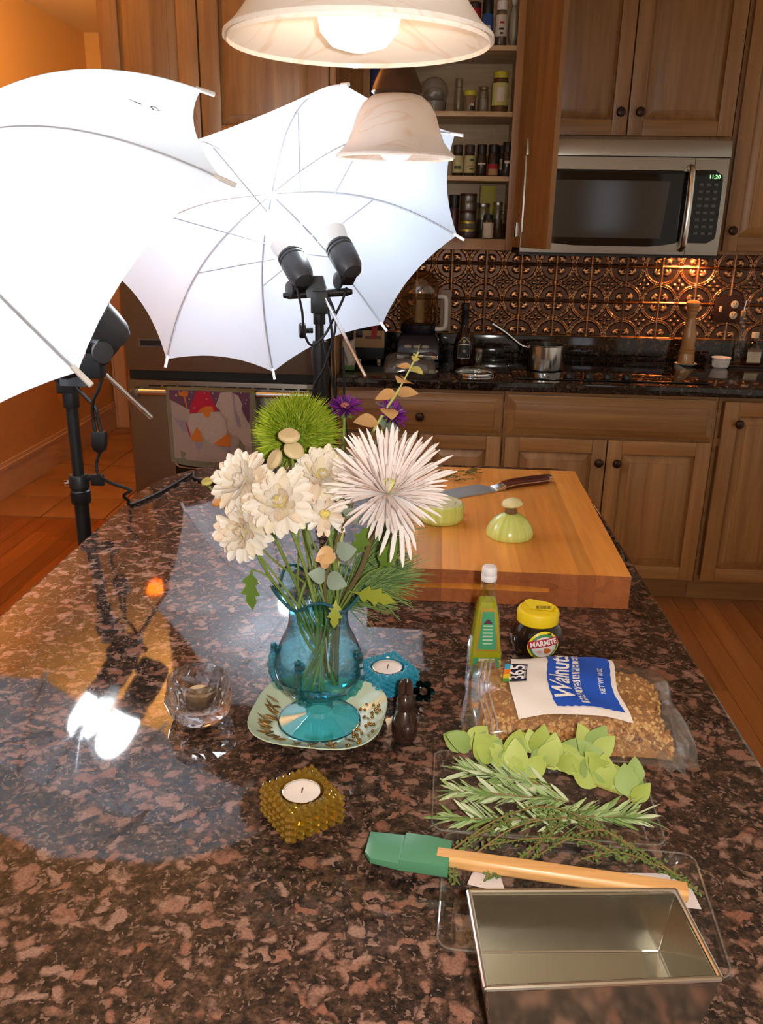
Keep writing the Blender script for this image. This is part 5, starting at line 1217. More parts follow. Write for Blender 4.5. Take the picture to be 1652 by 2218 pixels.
P('glass', MB().loft(rings), thin_glass('oil_glass', (0.88, 0.90, 0.60), 1.8), t, ang=50)
def oilm():
    m, nt, b, out = base('green_oil'); b.inputs['Base Color'].default_value = (0.80, 0.80, 0.05, 1); b.inputs['Roughness'].default_value = 0.1
    b.inputs['Transmission Weight'].default_value = 0.45; b.inputs['IOR'].default_value = 1.15; b.inputs['Subsurface Weight'].default_value = 0.0
    return m
P('oil', MB().loft([sq(h-0.0012, z, 0.28) for h, z in ((0.0205, 0.002), (0.0215, 0.004), (0.0215, 0.035), (0.0195, 0.047), (0.0152, 0.088), (0.0118, 0.1055))]), oilm(), t)
P('cap', MB().lathe([(0.0098, 0.133), (0.0104, 0.1345), (0.0104, 0.140), (0.0098, 0.141), (0.0102, 0.142), (0.0098, 0.150), (0.008, 0.1525), (0.0, 0.153)], 28), mat('cap_white', (0.80, 0.76, 0.78), 0.4), t)
gold = mat('label_gold', (0.55, 0.36, 0.05), 0.35, 0.6); grn = mat('label_green3', (0.05, 0.30, 0.14), 0.5)
def hw(z):
    for (h0, z0), (h1, z1) in zip(ob, ob[1:]):
        if z0 <= z <= z1: return h0+(h1-h0)*(z-z0)/(z1-z0)
    return ob[-1][0]
def flab(name, w0, w1, z0, z1, off, m, par, n=6): return P(name, MB().grid(lambda u, v: Vector(((u-0.5)*2*(w0+(w1-w0)*v), -hw(z0+(z1-z0)*v)-off, z0+(z1-z0)*v)), 4, n), m, par)
o1 = flab('gold_label', 0.0155, 0.0095, 0.040, 0.099, 0.0006, gold, t); flab('green_label', 0.0125, 0.0075, 0.043, 0.0945, 0.0010, grn, o1)
flab('hill_print', 0.0062, 0.001, 0.0785, 0.0845, 0.0014, mat('hill_ink', (0.08, 0.02, 0.05), 0.6), o1)
pi_ = mat('pale_print', (0.42, 0.60, 0.42), 0.6)
for q in range(6): flab('print_line', 0.0065-0.0003*(q % 2)*3, 0.0065, 0.0745-q*0.0048, 0.0765-q*0.0048, 0.0014, pi_, o1, 1)
o2 = flab('front_label', 0.0175, 0.0175, 0.002, 0.031, 0.0006, grn, t); flab('red_shield', 0.010, 0.0115, 0.006, 0.026, 0.0010, mat('shield_red', (0.55, 0.02, 0.03), 0.4), o2); flab('cream_band', 0.0105, 0.0105, 0.026, 0.0305, 0.0012, mat('band_cream', (0.66, 0.58, 0.36), 0.5), o2); flab('seal', 0.003, 0.003, 0.012, 0.018, 0.0014, mat('seal_silver', (0.5, 0.5, 0.46), 0.4, 0.5), o2)

# ------------------------------------------------------------------ bag of walnuts
t = T('walnut_bag', 'clear bag of chopped walnuts with a blue and white label lying on the island', 'bag', (0.178, 0.925, IZ+0.0005))
bx0, bx1, by0, by1, bh = -0.122, 0.116, -0.085, 0.072, 0.047
up_, dn_ = pillow(bx0+0.012, bx1-0.006, by0+0.004, by1-0.012, bh, 21, 0.20, 0.0022)
nutm = mat('walnut_mass', (0.44, 0.20, 0.055), 0.75, var=0.45, vs=160, bump=0.9, bs=220)
def nut_mesh():
    mb = MB(); 
    mb.join(pillow_mb(bx0+0.012, bx1-0.010, by0+0.005, by1-0.010, bh-0.006, 21, ex=0.20, amp=0.002))
    return mb
P('walnut_heap', nut_mesh(), nutm, t)
nb = [mat('walnut_%s' % n_, c_, 0.7, var=0.3, vs=200) for n_, c_ in (('tan', (0.58, 0.29, 0.08)), ('pale', (0.72, 0.45, 0.17)), ('brown', (0.34, 0.13, 0.03)))]
upn, _ = pillow(bx0+0.012, bx1-0.010, by0+0.005, by1-0.010, bh-0.006, 21, 0.20, 0.002)
for mi, mm_ in enumerate(nb):
    mb = MB(); rr = random.Random(50+mi)
    for q in range(560):
        u, v = rr.uniform(0.02, 0.98), rr.uniform(0.01, 0.99)
        if rr.random() < 0.35: v = rr.uniform(0.01, 0.10)
        p = upn(u, v)
        if q % 3 == 0:      # the steep front and right faces
            p = upn(u, 0.035) if q % 2 else upn(0.975, v)
            p.z = rr.uniform(0.003, p.z)
            if q % 2: p.y -= 0.0025
            else: p.x += 0.002
        fr = Euler((rr.uniform(0, 6), rr.uniform(0, 6), rr.uniform(0, 6))).to_matrix()
        s_ = rr.uniform(0.0018, 0.0042)
        mb.ell(p+Vector((0, 0, -0.0012)), (s_*1.25, s_*0.85, s_*0.6), 6, 4, fr)
    P('walnut_pieces', mb, mm_, t, kind='stuff', ang=60)
wfilm = thin_glass('bag_film', (0.97, 0.96, 0.95), 1.5, 0.13, haze=0.055, hazecol=(0.9, 0.88, 0.85))
fm = pillow_mb(bx0-0.006, bx1+0.012, by0-0.004, by1+0.008, bh+0.003, 33, ex=0.22, amp=0.0030, nu=48, nv=44)
P('film', fm, wfilm, t, ang=60)
fu, _ = pillow(bx0-0.006, bx1+0.012, by0-0.004, by1+0.008, bh+0.003, 33, 0.22, 0.0030)
P('seal_end', MB().grid(lambda u, v: Vector((bx1-0.006+0.014*u+0.003*sin(8*v)+0.012*v, by0+0.01+(by1-by0-0.01)*v, 0.004+0.010*sin(pi*v)+0.004*sin(20*v+6*u))), 4, 24), thin_glass('seal_film', (0.95, 0.95, 0.95), 2.5, 0.12, haze=0.20), t)
P('seal_tail', MB().grid(lambda u, v: Vector((bx1-0.030+0.028*u, by0-0.012+0.030*v-0.006*u, 0.002+0.010*v+0.003*sin(12*u+5*v))), 8, 8), thin_glass('seal_film2', (0.95, 0.95, 0.95), 2.5, 0.12, haze=0.12), t)
for q in range(3): P('zip_ridge', MB().tube([fu(0.075+q*0.022, v/20)+Vector((0, 0, 0.0012)) for v in range(21)], 0.0011, 5), thin_glass('zip_film%d' % q, (0.93, 0.93, 0.93), 2.0, 0.1, haze=0.30), t)
def wl(u, v, off):   # label coords: u across the bag (left-right), v front-back
    return fu(u, v)+Vector((0, 0, off))
def wpatch(name, u0, u1, v0, v1, off, m, par, n=18, k=16): return P(name, MB().grid(lambda u, v: wl(u0+(u1-u0)*u, v0+(v1-v0)*v, off), n, k), m, par)
UA, UB, VA, VB = 0.215, 0.715, 0.09, 0.955
lbl = wpatch('label', UA, UB, VA, VB, 0.0010, mat('label_paper2', (0.86, 0.80, 0.77), 0.55), t)
def edgy(u, v): return 0.004*sin(40*v)+0.003*sin(71*v+1)
blue = mat('label_blue2', (0.012, 0.085, 0.52), 0.5)
P('blue_field', MB().grid(lambda u, v: wl(0.395+(0.692-0.395)*u+(edgy(u, v)*(1 if u in (0, 1) else 0)), 0.165+(0.930-0.165)*v+(0.006*sin(50*u) if v in (0, 1) else 0), 0.0016), 18, 18), blue, lbl)
def wtext(s_, size, u, v, m, name, bold=0.0, sh=0.0, fit=None):
    """lettering reading away from the camera up the label"""
    tx = text(s_, size, bold, sh); mw = max(abs(p.x) for p in tx.v)
    k = fit/mw/2 if fit else 1.0
    o = MB(); o.f = tx.f
    W_ = (bx1+0.012)-(bx0-0.006); D_ = (by1+0.008)-(by0-0.004)
    o.v = [wl(u-(p.y*(k if fit else 1))/W_, v+(p.x*k)/D_, 0.0026) for p in tx.v]
    return P(name, o, m, lbl, smooth=False)
wm_ = mat('label_white3', (0.85, 0.82, 0.82), 0.5)
wtext('Walnuts', 0.034, 0.458, 0.57, wm_, 'lettering', 0.0007, 0.25, 0.118)
wpatch('tag_strip', 0.515, 0.550, 0.20, 0.51, 0.0022, wm_, lbl, 4, 10); wpatch('tag_strip', 0.515, 0.550, 0.60, 0.91, 0.0022, wm_, lbl, 4, 10)
P('tag_dot', MB().grid(lambda u, v: wl(0.517+0.032*u, 0.525+0.060*v, 0.0022), 3, 3), wm_, lbl)
wtext('HALVES', 0.011, 0.532, 0.355, blue, 'tag_lettering', 0.0002, 0, 0.046); wtext('PIECES', 0.011, 0.532, 0.755, blue, 'tag_lettering', 0.0002, 0, 0.046); wtext('&', 0.009, 0.533, 0.555, blue, 'tag_lettering', 0.0002)
wtext('NET WT 16 OZ', 0.0095, 0.645, 0.54, wm_, 'small_lettering', 0.0002, 0, 0.058)
navy2 = mat('badge_navy', (0.012, 0.016, 0.05), 0.5)
bd = wpatch('badge', 0.222, 0.298, 0.47, 0.73, 0.0018, navy2, lbl, 6, 8)
for q, c_ in enumerate(((0.10, 0.35, 0.03), (0.80, 0.55, 0.02), (0.80, 0.20, 0.02), (0.05, 0.35, 0.62))): wpatch('badge_stripe', 0.188, 0.222, 0.47+q*0.065, 0.535+q*0.065, 0.0018, mat('badge_c%d' % q, c_, 0.5), lbl, 3, 3)
wtext('365', 0.018, 0.255, 0.60, wm_, 'badge_lettering', 0.0003, 0, 0.036)
wtext('everyday value', 0.005, 0.288, 0.60, wm_, 'badge_small_lettering', 0, 0, 0.032)

# ------------------------------------------------------------------ herb clamshell, herbs
plast = thin_glass('clamshell_plastic', (0.985, 0.985, 0.98), 1.5, 0.06, haze=0.010)
def tray(label, x0, x1, y0, y1, h, rz, name):
    cx, cy = (x0+x1)/2, (y0+y1)/2; a, b = (x1-x0)/2, (y1-y0)/2
    t = T(name, label, 'container', (cx, cy, IZ+0.0005), rz=rz)
    def ring(k, z, r=0.012):
        out = []
        for sx, sy, a0 in ((1, 1, 0), (-1, 1, 90), (-1, -1, 180), (1, -1, 270)):
            for q in range(5):
                an = radians(a0+22.5*q); out.append(Vector((sx*(a+k-r)+r*cos(an), sy*(b+k-r)+r*sin(an), z)))
        return out
    mb = MB().loft([ring(-0.008, 0.0006), ring(-0.005, 0.003), ring(-0.001, h-0.002), ring(0.0, h), ring(0.005, h), ring(0.006, h-0.0012)], True, False)
    P('tray_shell', mb, plast, t, ang=40)
    lp = P('rim', MB().tube(ring(0.004, h), 0.0009, 5, closed=True), thin_glass('rim_plastic_'+name, (0.92, 0.92, 0.92), 3.0, 0.05, haze=0.10), t)
    rr = random.Random(len(label))
    for q in range(14):
        u = -a+0.02+(2*a-0.04)*q/13
        P('dimple', MB().ell((u, -b+0.006, h*0.45), (0.003, 0.0015, 0.003), 8, 6), plast, t)
    return t
tray('clear plastic herb tray heaped with herbs beside the walnut bag', 0.018, 0.232, 0.688, 0.812, 0.018, radians(-1), 'herb_tray')
tl_ = tray('clear plastic tray lid lying under the loaf pan and spatula', 0.026, 0.252, 0.548, 0.682, 0.012, radians(-3), 'tray_lid')
P('hang_tab', MB().prism([(-0.128, 0.048), (-0.112, 0.050), (-0.108, 0.020), (-0.116, 0.016), (-0.132, 0.036)], 0.0105, 0.0115), thin_glass('tab_plastic', (0.9, 0.92, 0.95), 3.0, 0.05, haze=0.25), tl_)
P('tab_ring', MB().tube([(-0.120+0.006*cos(q*pi/8), 0.040+0.006*sin(q*pi/8), 0.0125) for q in range(16)], 0.0016, 6, closed=True), plast, tl_)
pk = mat('card_pink', (0.68, 0.60, 0.59), 0.6)
P('paper_label', MB().prism([(-0.094, 0.002), (-0.090, 0.016), (-0.082, 0.024), (-0.066, 0.024), (-0.060, -0.004)], 0.0128, 0.0132), pk, tl_)
P('paper_label', MB().prism([(0.010, 0.000), (0.002, 0.030), (0.085, 0.040), (0.105, 0.024), (0.108, 0.000)], 0.0128, 0.0132), pk, tl_)
# leaf shapes
def leaf_mb(L_=1.0, W_=0.5, cup=0.12, n=8, tipf=1.0, fold=0.15):
    mb = MB()
    def f(u, v):
        t_ = u; wd = W_*0.5*(sin(pi*min(1, t_**0.75)))**0.9 if 0 < t_ < 1 else 0
        y = (v-0.5)*2*wd
        return Vector((t_*L_, y, cup*L_*sin(pi*t_)*0.6-cup*0.4*L_*t_*t_+fold*abs(y)))
    return mb.grid(f, n, 4)
sage = [mat('oregano_leaf_%d' % i, c_, 0.6, sss=0.0, var=0.2, vs=60) for i, c_ in enumerate(((0.34, 0.42, 0.08), (0.42, 0.50, 0.13), (0.27, 0.38, 0.11)))]
leaf_me = [leaf_mb(1, 0.72, 0.10).mesh('leaf', sage[i]) for i in range(3)]
hstem = mat('herb_stem', (0.33, 0.30, 0.06), 0.7)
HZ = IZ+0.0005
def orient(p, d, s, roll=0.0, nrm=(0, 0, 1)):
    d = Vector(d).normalized(); n = Vector(nrm); n = (n-d*n.dot(d))
    n = n.normalized() if n.length > 1e-5 else d.orthogonal().normalized()
    y = n.cross(d)
    M = Matrix(((d.x, y.x, n.x, 0), (d.y, y.y, n.y, 0), (d.z, y.z, n.z, 0), (0, 0, 0, 1)))
    return Matrix.Translation(p) @ M @ Matrix.Rotation(roll, 4, 'X') @ Matrix.Diagonal((*s, 1) if isinstance(s, (tuple, list)) else (s, s, s, 1))
rr = random.Random(11)
sprigs = [((0.232, 0.752, 0.030), (0.150, 0.768, 0.038), (0.070, 0.772, 0.040), 'broad-leaved oregano sprig along the back of the tray'),
          ((0.205, 0.745, 0.026), (0.165, 0.760, 0.032), (0.120, 0.782, 0.044), 'oregano sprig crossing the middle of the tray'),
          ((0.215, 0.728, 0.028), (0.195, 0.758, 0.034), (0.175, 0.790, 0.046), 'oregano sprig at the right end of the tray'),
          ((0.120, 0.752, 0.030), (0.085, 0.766, 0.040), (0.050, 0.785, 0.046), 'oregano sprig at the left of the heap with upright leaves')]
for a, b, c_, lb_ in sprigs:
    t = T('oregano_sprig', lb_, 'herb', (b[0], b[1], HZ), group='oregano sprigs in the herb tray')
    pts = bez([Vector(p)-Vector((b[0], b[1], 0)) for p in (a, b, c_)], 16)
    P('stem', MB().tube(pts, 0.0011, 6), hstem, t)
    for k in range(17):
        p = pts[min(len(pts)-1, 2+int(k*len(pts)/17))]
        an = rr.uniform(0.3, 2.9); d = Vector((cos(an)*0.8, 0.25*sin(an)+rr.uniform(-0.3, 0.7), rr.uniform(0.05, 0.95)))
        s_ = rr.uniform(0.022, 0.036)
        obj('leaf', leaf_me[rr.randrange(3)], t, orient(p, d, s_, rr.uniform(-0.4, 0.4), (rr.uniform(-0.3, 0.3), -0.9, 0.5)))
# rosemary
rosm = [mat('rosemary_%d' % i, c_, 0.6) for i, c_ in enumerate(((0.17, 0.27, 0.07), (0.34, 0.45, 0.19), (0.52, 0.58, 0.37)))]
needle_me = [MB().loft([[Vector((x, sy*w_, sz*w_*0.35+h)) for sy, sz in ((-1, 0), (0, 1), (1, 0), (0, -1))] for x, w_, h in ((0, 0.04, 0), (0.3, 0.078, 0.03), (0.75, 0.068, 0.03), (1, 0.012, 0.0))]).mesh('needle', rosm[i]) for i in range(3)]
ros = [((0.165, 0.712, 0.016), (0.030, 0.706, 0.016), 'rosemary sprig pointing left at the front of the tray'), ((0.150, 0.735, 0.022), (0.036, 0.738, 0.024), 'rosemary sprig pointing left in the middle of the tray'),
       ((0.135, 0.752, 0.026), (0.048, 0.764, 0.030), 'rosemary sprig under the oregano at the left'), ((0.115, 0.712, 0.018), (0.215, 0.716, 0.022), 'rosemary sprig pointing right, at the right end of the tray')]
for a, b, lb_ in ros:
    a = Vector(a); b = Vector(b)
    t = T('rosemary_sprig', lb_, 'herb', (a.x, a.y, HZ), group='rosemary sprigs in the herb tray')
    o = Vector((a.x, a.y, 0)); d0 = (b-a).normalized(); sd_ = d0.cross(Vector((0, 0, 1)))
    P('stem', MB().tube([a-o, (a+b)/2-o+Vector((0, 0, 0.002)), b-o], 0.0012, 6), mat('ros_stem', (0.25, 0.17, 0.07), 0.8), t)
    n_ = 92
    for k in range(n_):
        p = a.lerp(b, k/n_)-o; an = rr.uniform(0, 2*pi)
        d = d0*rr.uniform(0.75, 1.2)+sd_*cos(an)*0.75+Vector((0, 0, 1))*max(-0.15, sin(an))*0.75
        s_ = rr.uniform(0.020, 0.032)
        obj('needle', needle_me[rr.choice((0, 1, 1, 2))], t, orient(p, d, (s_, s_*0.95, s_*0.95), rr.uniform(-1, 1)))
# thyme sprigs arching over the front of the tray
thl = mat('thyme_green', (0.12, 0.17, 0.04), 0.7, var=0.3, vs=100); ths = mat('thyme_twig', (0.24, 0.15, 0.05), 0.8)
thp = [[(0.030, 0.655, 0.020), (0.080, 0.690, 0.034), (0.130, 0.703, 0.038), (0.180, 0.680, 0.030), (0.215, 0.650, 0.022)],
       [(0.040, 0.640, 0.018), (0.090, 0.680, 0.030), (0.140, 0.695, 0.033), (0.172, 0.690, 0.030)],
       [(0.100, 0.646, 0.020), (0.135, 0.668, 0.028), (0.170, 0.682, 0.032), (0.200, 0.668, 0.026), (0.235, 0.640, 0.020)],
       [(0.060, 0.662, 0.022), (0.110, 0.672, 0.026), (0.160, 0.672, 0.026), (0.190, 0.655, 0.022)],
       [(0.034, 0.618, 0.016), (0.034, 0.640, 0.018), (0.050, 0.668, 0.024), (0.085, 0.690, 0.030)],
       [(0.062, 0.628, 0.016), (0.095, 0.650, 0.022), (0.135, 0.690, 0.030)],
       [(0.150, 0.655, 0.020), (0.185, 0.662, 0.024), (0.222, 0.650, 0.020), (0.248, 0.628, 0.016)]]
thn = ['long thyme sprig arching over the others across the tray', 'thyme sprig just under the longest arch', 'thyme sprig bending down towards the right end of the spatula', 'short thyme sprig lying low in the middle', 'thyme sprig curling out under the left end of the handle', 'thyme sprig poking out in front of the spatula handle', 'thyme sprig trailing off at the right end']
for pts, lb_ in zip(thp, thn):
    o = Vector((pts[0][0], pts[0][1], HZ))
    t = T('thyme_sprig', lb_, 'herb', o, group='thyme sprigs in the herb tray')
    q_ = bez([Vector(p)-Vector((o.x, o.y, 0)) for p in pts], 30)
    P('stem', MB().tube(q_, 0.0008, 5), ths, t)
    lf = MB()
    for k in range(2, len(q_)):
        for s_ in range(3):
            p = q_[k]+Vector((rr.uniform(-0.004, 0.004), rr.uniform(-0.004, 0.004), rr.uniform(-0.004, 0.003)))
            lf.ell(p, (0.0026, 0.0014, 0.0009), 6, 4, Euler((rr.uniform(0, 6), rr.uniform(-0.6, 0.6), rr.uniform(0, 6))).to_matrix())
    P('leaves', lf, thl, t, kind='stuff')

# ------------------------------------------------------------------ spatula and loaf pan
t = T('spatula', 'rubber spatula with a jade green head and a wooden handle', 'spatula', (0.03, 0.645, IZ+0.0005))
jade = mat('jade_rubber', (0.085, 0.26, 0.14), 0.38)
ax_ = Vector((0.238-0.031, 0.620-0.645, 0)).normalized(); sy_ = Vector((-ax_.y, ax_.x, 0))
Ms = Matrix(((ax_.x, sy_.x, 0, 0), (ax_.y, sy_.y, 0, 0), (0, 0, 1, 0), (0, 0, 0, 1)))
hd_ = [(-0.079, -0.004, 0.024, 0.004), (-0.072, -0.014, 0.022, 0.006), (-0.045, -0.018, 0.021, 0.008), (-0.044, -0.018, 0.020, 0.012), (-0.020, -0.018, 0.019, 0.013), (0.0, -0.018, 0.016, 0.013)]
P('head', MB().loft([[Vector((x, y0, 0.014)), Vector((x, y1, 0.014)), Vector((x, y1, 0.014+th_)), Vector((x, y0, 0.014+th_))] for x, y0, y1, th_ in hd_]).xf(Ms), jade, t, bev=0.003)
P('handle', MB().loft([[Vector((x, -0.001+y0*k, z+0.014)) for y0, z in ((-0.0085, 0.004), (-0.006, 0.0005), (0.006, 0.0005), (0.0085, 0.004), (0.0085, 0.010), (0.006, 0.0135), (-0.006, 0.0135), (-0.0085, 0.010))] for x, k in ((-0.012, 0.9), (0.06, 1.0), (0.2, 1.0), (0.208, 0.9))]).xf(Ms), handle_wood, t, bev=0.001)
PZ = 0.985
t = T('loaf_pan', 'shiny tinned loaf pan with folded corners at the front of the island', 'pan', (0.129, 0.514, IZ+0.0135))
rim = [Vector((0.0416, 0.5496)), Vector((0.2060, 0.5644)), Vector((0.2162, 0.4815)), Vector((0.0506, 0.4596))]
ctr = Vector((0.129, 0.514)); z1 = PZ-(IZ+0.0135)
botv = [ctr+(p-ctr)*0.90 for p in rim]
def ring2(pts, z, k=0.0):
    return [Vector(((p-ctr).x*(1+k), (p-ctr).y*(1+k), z)) for p in pts]
P('pan_floor', MB().loft([ring2(botv, 0.0), ring2(botv, 0.0008)]), tin, t)
for i in range(4):
    a, b = rim[i]-ctr, rim[(i+1) % 4]-ctr; c0, c1 = botv[i]-ctr, botv[(i+1) % 4]-ctr
    a3, b3, c3, d3 = Vector((a.x, a.y, z1)), Vector((b.x, b.y, z1)), Vector((c1.x, c1.y, 0.0008)), Vector((c0.x, c0.y, 0.0008))
    n_ = (b3-a3).cross(d3-a3).normalized()*0.0007
    P('pan_wall', MB().hexa([d3, c3, b3, a3], [d3+n_, c3+n_, b3+n_, a3+n_]), tin, t, smooth=False)
    P('seam', MB().tube([a3, Vector((c0.x, c0.y, 0.0015))], 0.0009, 6), chrome, t)
    P('rolled_rim', MB().cyl(a3, b3, 0.0024, n=10), mat('rim_tin', (0.80, 0.78, 0.73), 0.18, 1.0) if i == 0 else bpy.data.materials['rim_tin'], t)
    P('floor_crease', MB().tube([d3+Vector((0, 0, 0.0004)), c3+Vector((0, 0, 0.0004))], 0.0008, 6), chrome, t)

# ------------------------------------------------------------------ plate, candles, crystal, figure
celadon = mat('celadon_glaze', (0.48, 0.58, 0.43), 0.10, coat=0.6, var=0.10, vs=20)
VX, VY = -0.1235, 0.887
t = T('leaf_plate', 'pale green glazed plate with gold leaf relief under the blue vase', 'plate', (VX, VY, IZ+0.0005))
def pr(an, k):     # softly squared outline
    a = an-radians(40)
    return k*(1+0.06*cos(4*a))
mb = MB(); n = 60; vs = []
pf = [(0.046, 0.0), (0.050, 0.0015), (0.066, 0.007), (0.082, 0.017), (0.0845, 0.0185), (0.0835, 0.0195), (0.066, 0.010), (0.052, 0.0045), (0.046, 0.0040), (0.0, 0.0040)]
vs = [Vector((pr(2*pi*q/n, r)*cos(2*pi*q/n), pr(2*pi*q/n, r)*sin(2*pi*q/n), z)) for r, z in pf for q in range(n)]
mb.add(vs, [(i*n+q, i*n+(q+1) % n, (i+1)*n+(q+1) % n, (i+1)*n+q) for i in range(len(pf)-1) for q in range(n)]+[tuple(range(n-1, -1, -1))])
P('dish', mb, celadon, t, ang=60)
gleaf = mat('gold_lustre', (0.40, 0.21, 0.05), 0.25, 0.9); oleaf = mat('leaf_brown', (0.15, 0.09, 0.025), 0.4, 0.4)
def pz(r): return 0.0042 if r < 0.052 else (0.0045+(r-0.052)*0.40 if r < 0.066 else 0.010+(r-0.066)*0.56)
def psurf(an, r, off=0.0): return Vector((pr(an, r)*cos(an), pr(an, r)*sin(an), pz(r)+off))
for k in range(30):
    q = k/30; an0 = radians(175+q*150); 
    if k % 2: an0 = radians(150+q*75)
    r0 = R.uniform(0.050, 0.062); l_ = R.uniform(0.012, 0.020); tw_ = R.uniform(-0.16, 0.16)
    pts = [psurf(an0+tw_*s_/5, r0+l_*s_/5, 0.0006) for s_ in range(6)]
    P('leaf_relief', MB().tube(pts, [0.0004, 0.0013, 0.0017, 0.0014, 0.0009, 0.0003], 6), oleaf if k % 3 else gleaf, t)
for k in range(44):
    an0 = radians(R.uniform(-70, 35)); r0 = R.uniform(0.048, 0.076)
    P('gold_bead', MB().ell(psurf(an0, r0, 0.0012), R.uniform(0.0014, 0.0024), 8, 6), gleaf, t)

def hob_holder(name, label, x, y, rz, h, half, gm, group, candle_label):
    t = T(name, label, 'candle holder', (x, y, IZ+0.0005), rz=rz, group=group)
    def sqr(k, z, c=0.22): return sq(k, z, c, 4)
    body = MB().loft([sqr(half*0.80, 0), sqr(half*0.86, 0.003), sqr(half*0.93, h*0.4), sqr(half*0.95, h*0.8), sqr(half*0.90, h)]+[[Vector((0.0222*cos(radians(22.5*0)+2*pi*(q+2.5)/20), 0.0222*sin(2*pi*(q+2.5)/20), h-0.001)) for q in range(20)]]+[[Vector((0.0218*cos(2*pi*(q+2.5)/20), 0.0218*sin(2*pi*(q+2.5)/20), h-0.017)) for q in range(20)]], True, True)
    P('block', body, gm, t, ang=40)
    pt = MB().loft([[Vector((s_*cos(2*pi*k/6), s_*sin(2*pi*k/6), z)) for k in range(6)] for s_, z in ((0.0042, -0.002), (0.0034, 0.0014), (0.0012, 0.0042))], False, True).mesh('point', gm, ang=30)
    n_ = 7
    for side in range(4):
        for i in range(n_):
            for j in range(4):
                u = -half*0.84+2*half*0.84*i/(n_-1); z = 0.005+(h-0.008)*j/3.4
                p = Matrix.Rotation(side*pi/2, 4, 'Z') @ Vector((u, -half*0.945, z)); d = Matrix.Rotation(side*pi/2, 3, 'Z') @ Vector((0, -1, 0.25))
                obj('point', pt, t, Matrix.Translation(p) @ d.to_track_quat('Z', 'Y').to_matrix().to_4x4())
    for i in range(8):
        for j in range(8):
            u = -half*0.84+2*half*0.84*i/7; v = -half*0.84+2*half*0.84*j/7
            if sqrt(u*u+v*v) > 0.0255: obj('point', pt, t, Matrix.Translation((u, v, h-0.001)))
    c_ = T('tealight', candle_label, 'candle', (x, y, IZ+0.0005+h-0.0165), group='tealights in hobnail holders')
    P('cup', MB().lathe([(0.0190, 0), (0.0194, 0.001), (0.0194, 0.0150), (0.0188, 0.0152), (0.0186, 0.0130)], 30, (0, 0, 0), True, False), chrome, c_)
    P('wax', MB().lathe([(0.0184, 0.001), (0.0185, 0.0138), (0.0165, 0.0131), (0.004, 0.0126), (0.0, 0.0125)], 30, (0, 0, 0), True, False), mat('wax_'+name, (0.82, 0.72, 0.66), 0.4, sss=0.3), c_)
    P('wick', MB().tube([(0, 0, 0.0124), (0.0004, 0, 0.0155), (0.0012, 0, 0.0185)], 0.0007, 6), mat('wick_'+name, (0.12, 0.08, 0.06), 0.9), c_)
def cast(nm, c, tr):
    m = mat(nm, c, 0.06, trans=tr, ior=1.35, spec=0.9, coat=0.6); return m
amber_g = cast('amber_glass_cast', (0.90, 0.52, 0.06), 0.82)
blue_g = cast('blue_glass_cast', (0.08, 0.66, 1.0), 0.62)
hob_holder('amber_hobnail_holder', 'square amber glass candle holder covered in pointed studs', -0.1175, 0.7145, radians(38), 0.034, 0.0315, amber_g, 'hobnail candle holders', 'white tealight with a short wick in the amber holder')
hob_holder('blue_hobnail_holder', 'square bright blue glass candle holder covered in pointed studs', -0.0475, 0.981, radians(35), 0.030, 0.0305, blue_g, 'hobnail candle holders', 'white tealight with a dark wick in the blue holder')
# crystal bowl with an unlit candle stub
t = T('crystal_bowl', 'heavy clear faceted crystal candle bowl left of the vase', 'bowl', (-0.2685, 0.888, IZ+0.0005))
crys = solid_glass('crystal', (1.0, 0.99, 0.99), 0.0, 1.5, 0.34)
rc = random.Random(3); n = 18; rings = []
for r, z, j in ((0.020, 0.0, 0), (0.028, 0.002, 0), (0.037, 0.012, 0.5), (0.0405, 0.026, 0), (0.0400, 0.040, 0.5), (0.0370, 0.052, 0), (0.0325, 0.0565, 0.5), (0.029, 0.056, 0), (0.028, 0.045, 0.5), (0.0245, 0.030, 0), (0.018, 0.019, 0.5), (0.008, 0.017, 0)):
    rings.append([Vector((r*(1+rc.uniform(-0.045, 0.045))*cos(2*pi*(q+j)/n), r*(1+rc.uniform(-0.045, 0.045))*sin(2*pi*(q+j)/n), z+rc.uniform(-0.001, 0.001)*(z > 0.003))) for q in range(n)])
P('glass', MB().loft(rings), crys, t, smooth=False)
P('wax_stub', MB().lathe([(0.015, 0.021), (0.0165, 0.024), (0.016, 0.034), (0.012, 0.037), (0.0, 0.0365)], 20), mat('wax_yellow', (0.85, 0.62, 0.36), 0.4), t)
# dark chocolate-brown bunny figure and a small dark glass ring
choc = mat('dark_chocolate', (0.035, 0.016, 0.012), 0.22, coat=0.3)
t = T('dark_figurine', 'small dark brown glossy rabbit-shaped figure right of the plate', 'figurine', (-0.0205, 0.868, IZ+0.0005))
P('body', MB().loft([[Vector((w_*cos(2*pi*q/16), d_*sin(2*pi*q/16), z)) for q in range(16)] for w_, d_, z in ((0.010, 0.012, 0.0), (0.0145, 0.018, 0.002), (0.0155, 0.020, 0.012), (0.0145, 0.017, 0.024), (0.0115, 0.013, 0.033), (0.0095, 0.010, 0.038), (0.0105, 0.0115, 0.044), (0.0095, 0.0105, 0.052), (0.005, 0.006, 0.057))]), choc, t)
for s_ in (-1, 1): P('ear', MB().tube([(s_*0.004, 0.002, 0.053), (s_*0.0040, 0.008, 0.060), (s_*0.0035, 0.013, 0.064), (s_*0.002, 0.018, 0.066)], [0.0045, 0.0050, 0.0040, 0.0015], 10), choc, t)
P('haunch', MB().ell((0.004, -0.012, 0.016), (0.010, 0.010, 0.012), 14, 9), choc, t)
P('tail', MB().ell((0.009, 0.014, 0.008), 0.005, 10, 7), choc, t)
